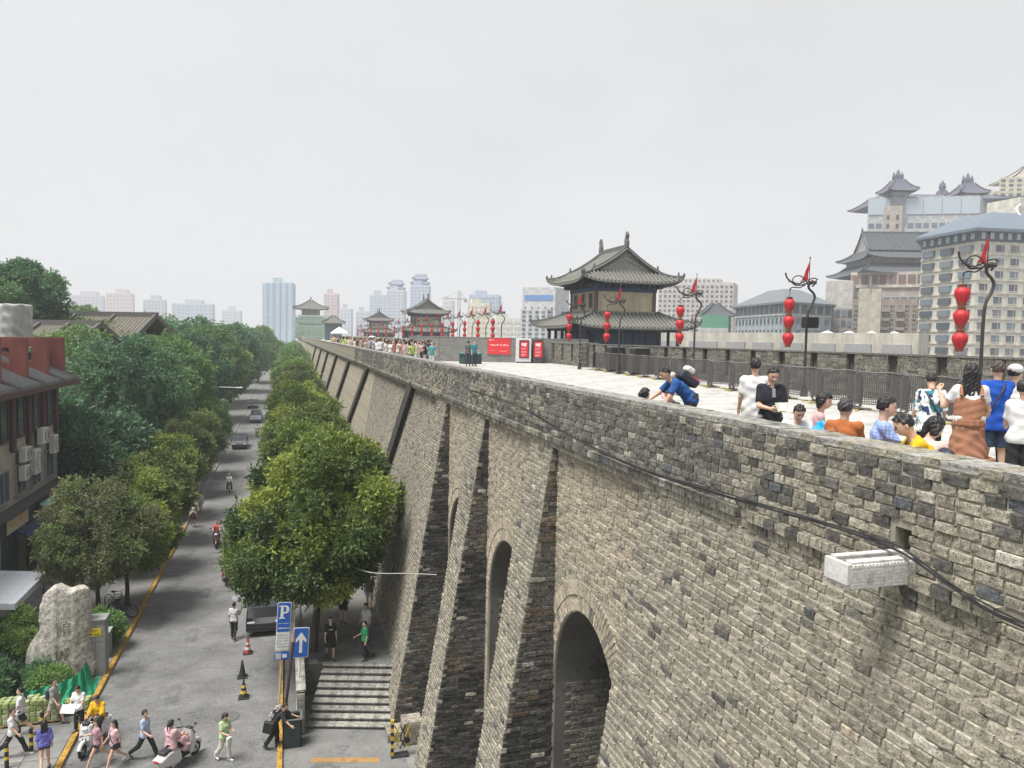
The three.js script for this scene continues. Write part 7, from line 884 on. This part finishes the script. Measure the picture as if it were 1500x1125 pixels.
  { const B = block('apartment_block', 'pink and white apartment slabs behind the wall tower', [[962, 430], [1072, 420], [1078, 440], [965, 450]], 1010, 414, 425, mPl(.76, .7, .68)); windows(B, 0, 12, 16, B.yT - 34, B.yT - 1, .55, .5, glassSet); const S = block('apartment_block', 'stepped top of the pink and white apartment slabs', [[985, 434], [1052, 428], [1055, 440], [990, 444]], 1020, 408, 430, mPl(.72, .68, .64)); windows(S, 0, 1, 10, B.yT, S.yT, .5, .5, winGlassB);
    const N = block('netted_building', 'building wrapped in green netting beside the office building', [[1026, 262], [1066, 258], [1070, 280], [1030, 284]], 1046, 462, 260, mat(C(.1, .3, .2), .95, { map: tFab })); windows(N, 0, 1, 9, N.yT - 8.5, N.yT - 5.5, .5, .8, winGlassB); bands(N, 0, 1, N.yT - 9.5, N.yT - 4.4, 1, mPl(.6, .6, .58), 'lower_storey', .2); roofOn(N, 1046, 270, 12, 10, 2, 2, N.yT, N.yT + 4.6, dk, dk2, -.3, .4); }
  { const B = block('office_building', 'white office building with rounded blue glazed top beside the wall tower', [[762, 330], [800, 326], [838, 332], [836, 350], [764, 350]], 770, 452, 328, mPl(.68, .7, .73)); windows(B, 0, 7, 4, B.yT - 14, B.yT - .5, .5, .5, glassSet); windows(B, 1, 7, 4, B.yT - 14, B.yT - .5, .6, .5, glassSet); const S = block('office_building', 'upper part of the white office building with its blue window band', [[764, 331], [812, 326], [832, 336], [768, 350]], 790, 421, 328, mPl(.72, .73, .75)); windows(S, 0, 1, 1, S.yT - 5.8, S.yT - 3.4, .86, 1, mat(C(.12, .25, .5), .3), { name: 'glass_band' }); windows(S, 0, 1, 5, S.yT - 14, S.yT - 8, .3, .8, winGlassB); }
  // high rises, with haze put into their paled wall and window colours
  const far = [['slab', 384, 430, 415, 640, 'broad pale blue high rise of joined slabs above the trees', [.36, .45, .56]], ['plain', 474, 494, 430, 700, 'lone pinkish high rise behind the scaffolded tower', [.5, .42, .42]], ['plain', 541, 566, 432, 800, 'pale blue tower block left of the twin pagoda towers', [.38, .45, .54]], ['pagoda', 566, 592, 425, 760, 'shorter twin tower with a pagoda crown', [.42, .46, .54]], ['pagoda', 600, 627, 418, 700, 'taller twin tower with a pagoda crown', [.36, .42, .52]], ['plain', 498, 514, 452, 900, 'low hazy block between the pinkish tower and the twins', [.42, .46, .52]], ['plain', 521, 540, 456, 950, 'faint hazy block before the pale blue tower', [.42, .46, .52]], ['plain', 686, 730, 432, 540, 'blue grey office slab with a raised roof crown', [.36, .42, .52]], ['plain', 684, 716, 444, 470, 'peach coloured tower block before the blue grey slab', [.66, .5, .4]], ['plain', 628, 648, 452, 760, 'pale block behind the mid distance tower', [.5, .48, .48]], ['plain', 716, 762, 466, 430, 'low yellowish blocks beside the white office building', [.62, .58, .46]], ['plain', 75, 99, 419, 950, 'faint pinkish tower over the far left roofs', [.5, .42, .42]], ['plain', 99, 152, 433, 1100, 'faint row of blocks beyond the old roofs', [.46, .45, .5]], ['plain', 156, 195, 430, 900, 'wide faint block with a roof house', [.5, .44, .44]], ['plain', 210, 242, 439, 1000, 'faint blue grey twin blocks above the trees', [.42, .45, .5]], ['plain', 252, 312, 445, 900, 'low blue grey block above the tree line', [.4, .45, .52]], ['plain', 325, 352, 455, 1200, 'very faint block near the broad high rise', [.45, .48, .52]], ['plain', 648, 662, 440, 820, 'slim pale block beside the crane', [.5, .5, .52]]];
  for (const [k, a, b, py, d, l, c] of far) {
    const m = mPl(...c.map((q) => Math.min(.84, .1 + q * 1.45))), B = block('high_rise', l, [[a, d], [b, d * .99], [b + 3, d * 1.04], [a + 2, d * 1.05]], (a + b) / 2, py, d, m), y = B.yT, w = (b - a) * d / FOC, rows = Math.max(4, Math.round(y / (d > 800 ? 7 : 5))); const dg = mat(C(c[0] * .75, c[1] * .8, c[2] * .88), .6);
    if (k === 'slab') { for (let q = 0; q < 5; q++) windows({ ...B, P: [B.P[0].map((v0, e) => v0 + (B.P[1][e] - v0) * (q + .62) / 5), B.P[0].map((v0, e) => v0 + (B.P[1][e] - v0) * (q + .98) / 5)] }, 0, 1, 1, 0, y, 1, 1, dg, { name: 'recess', out: .8 }); windows(B, 0, 16, 10, y * .3, y, .4, .35, dg); mesh('roof_house', box(w * .3, 5, 8, (B.P[0][0] + B.P[1][0]) / 2, y + 2.4, B.P[0][1] - 6), m, B.g); }
    else { windows(B, 0, Math.min(rows, 18), Math.max(3, Math.min(9, Math.round((b - a) / 5))), y * .35, y - 1, .6, .42, dg); mesh('roof_house', box(w * .4, d * .006, w * .4, (B.P[0][0] + B.P[1][0]) / 2, y + d * .003, B.P[0][1] - w * .3), m, B.g); }
    if (k === 'pagoda') { const cx = (a + b) / 2; const rm = mat(C(.2, .24, .32), .8); mesh('crown', box(w * .6, 12, w * .6, (B.P[0][0] + B.P[2][0]) / 2, y + 5, (B.P[0][1] + B.P[2][1]) / 2), m, B.g); for (const [f, e, t] of [[1.02, 2, 5], [.85, 6.5, 9.5]]) roofOn(B, cx + 1, d * 1.02, w * f, w * f, w * f * .55, w * f * .55, y + e, y + t, rm, rm, -.2, .8); }
  }
  const cr = thing('tower_crane', 'faint construction crane over the peach tower block', 'crane', (() => { const p = onD(672, 480, 600); return [p.x, 0, p.z]; })()); const cy = onD(672, 438, 600).y; mesh('mast', [-1, 1].flatMap((a) => [-1, 1].map((b) => box(.4, cy + 6, .4, a * .9, (cy + 6) / 2, b * .9))), pnt([.5, .5, .5]), cr); mesh('jib', [beam([-14, cy, 0], [6, cy, 0], .8, .8), bar([0, cy + 7, 0], [-12, cy + .4, 0], .2), bar([0, cy + 7, 0], [5, cy + .4, 0], .2)], pnt([.5, .5, .52]), cr); mesh('counterweight', box(2.4, 3, 2, 5.4, cy - 1.2, 0), pnt([.4, .4, .4]), cr);
  // far tree belt outside the wall and low city beyond
}
scene.traverse((o) => { if (o.isMesh) { o.castShadow = true; o.receiveShadow = true; } });
renderer.render(scene, camera);
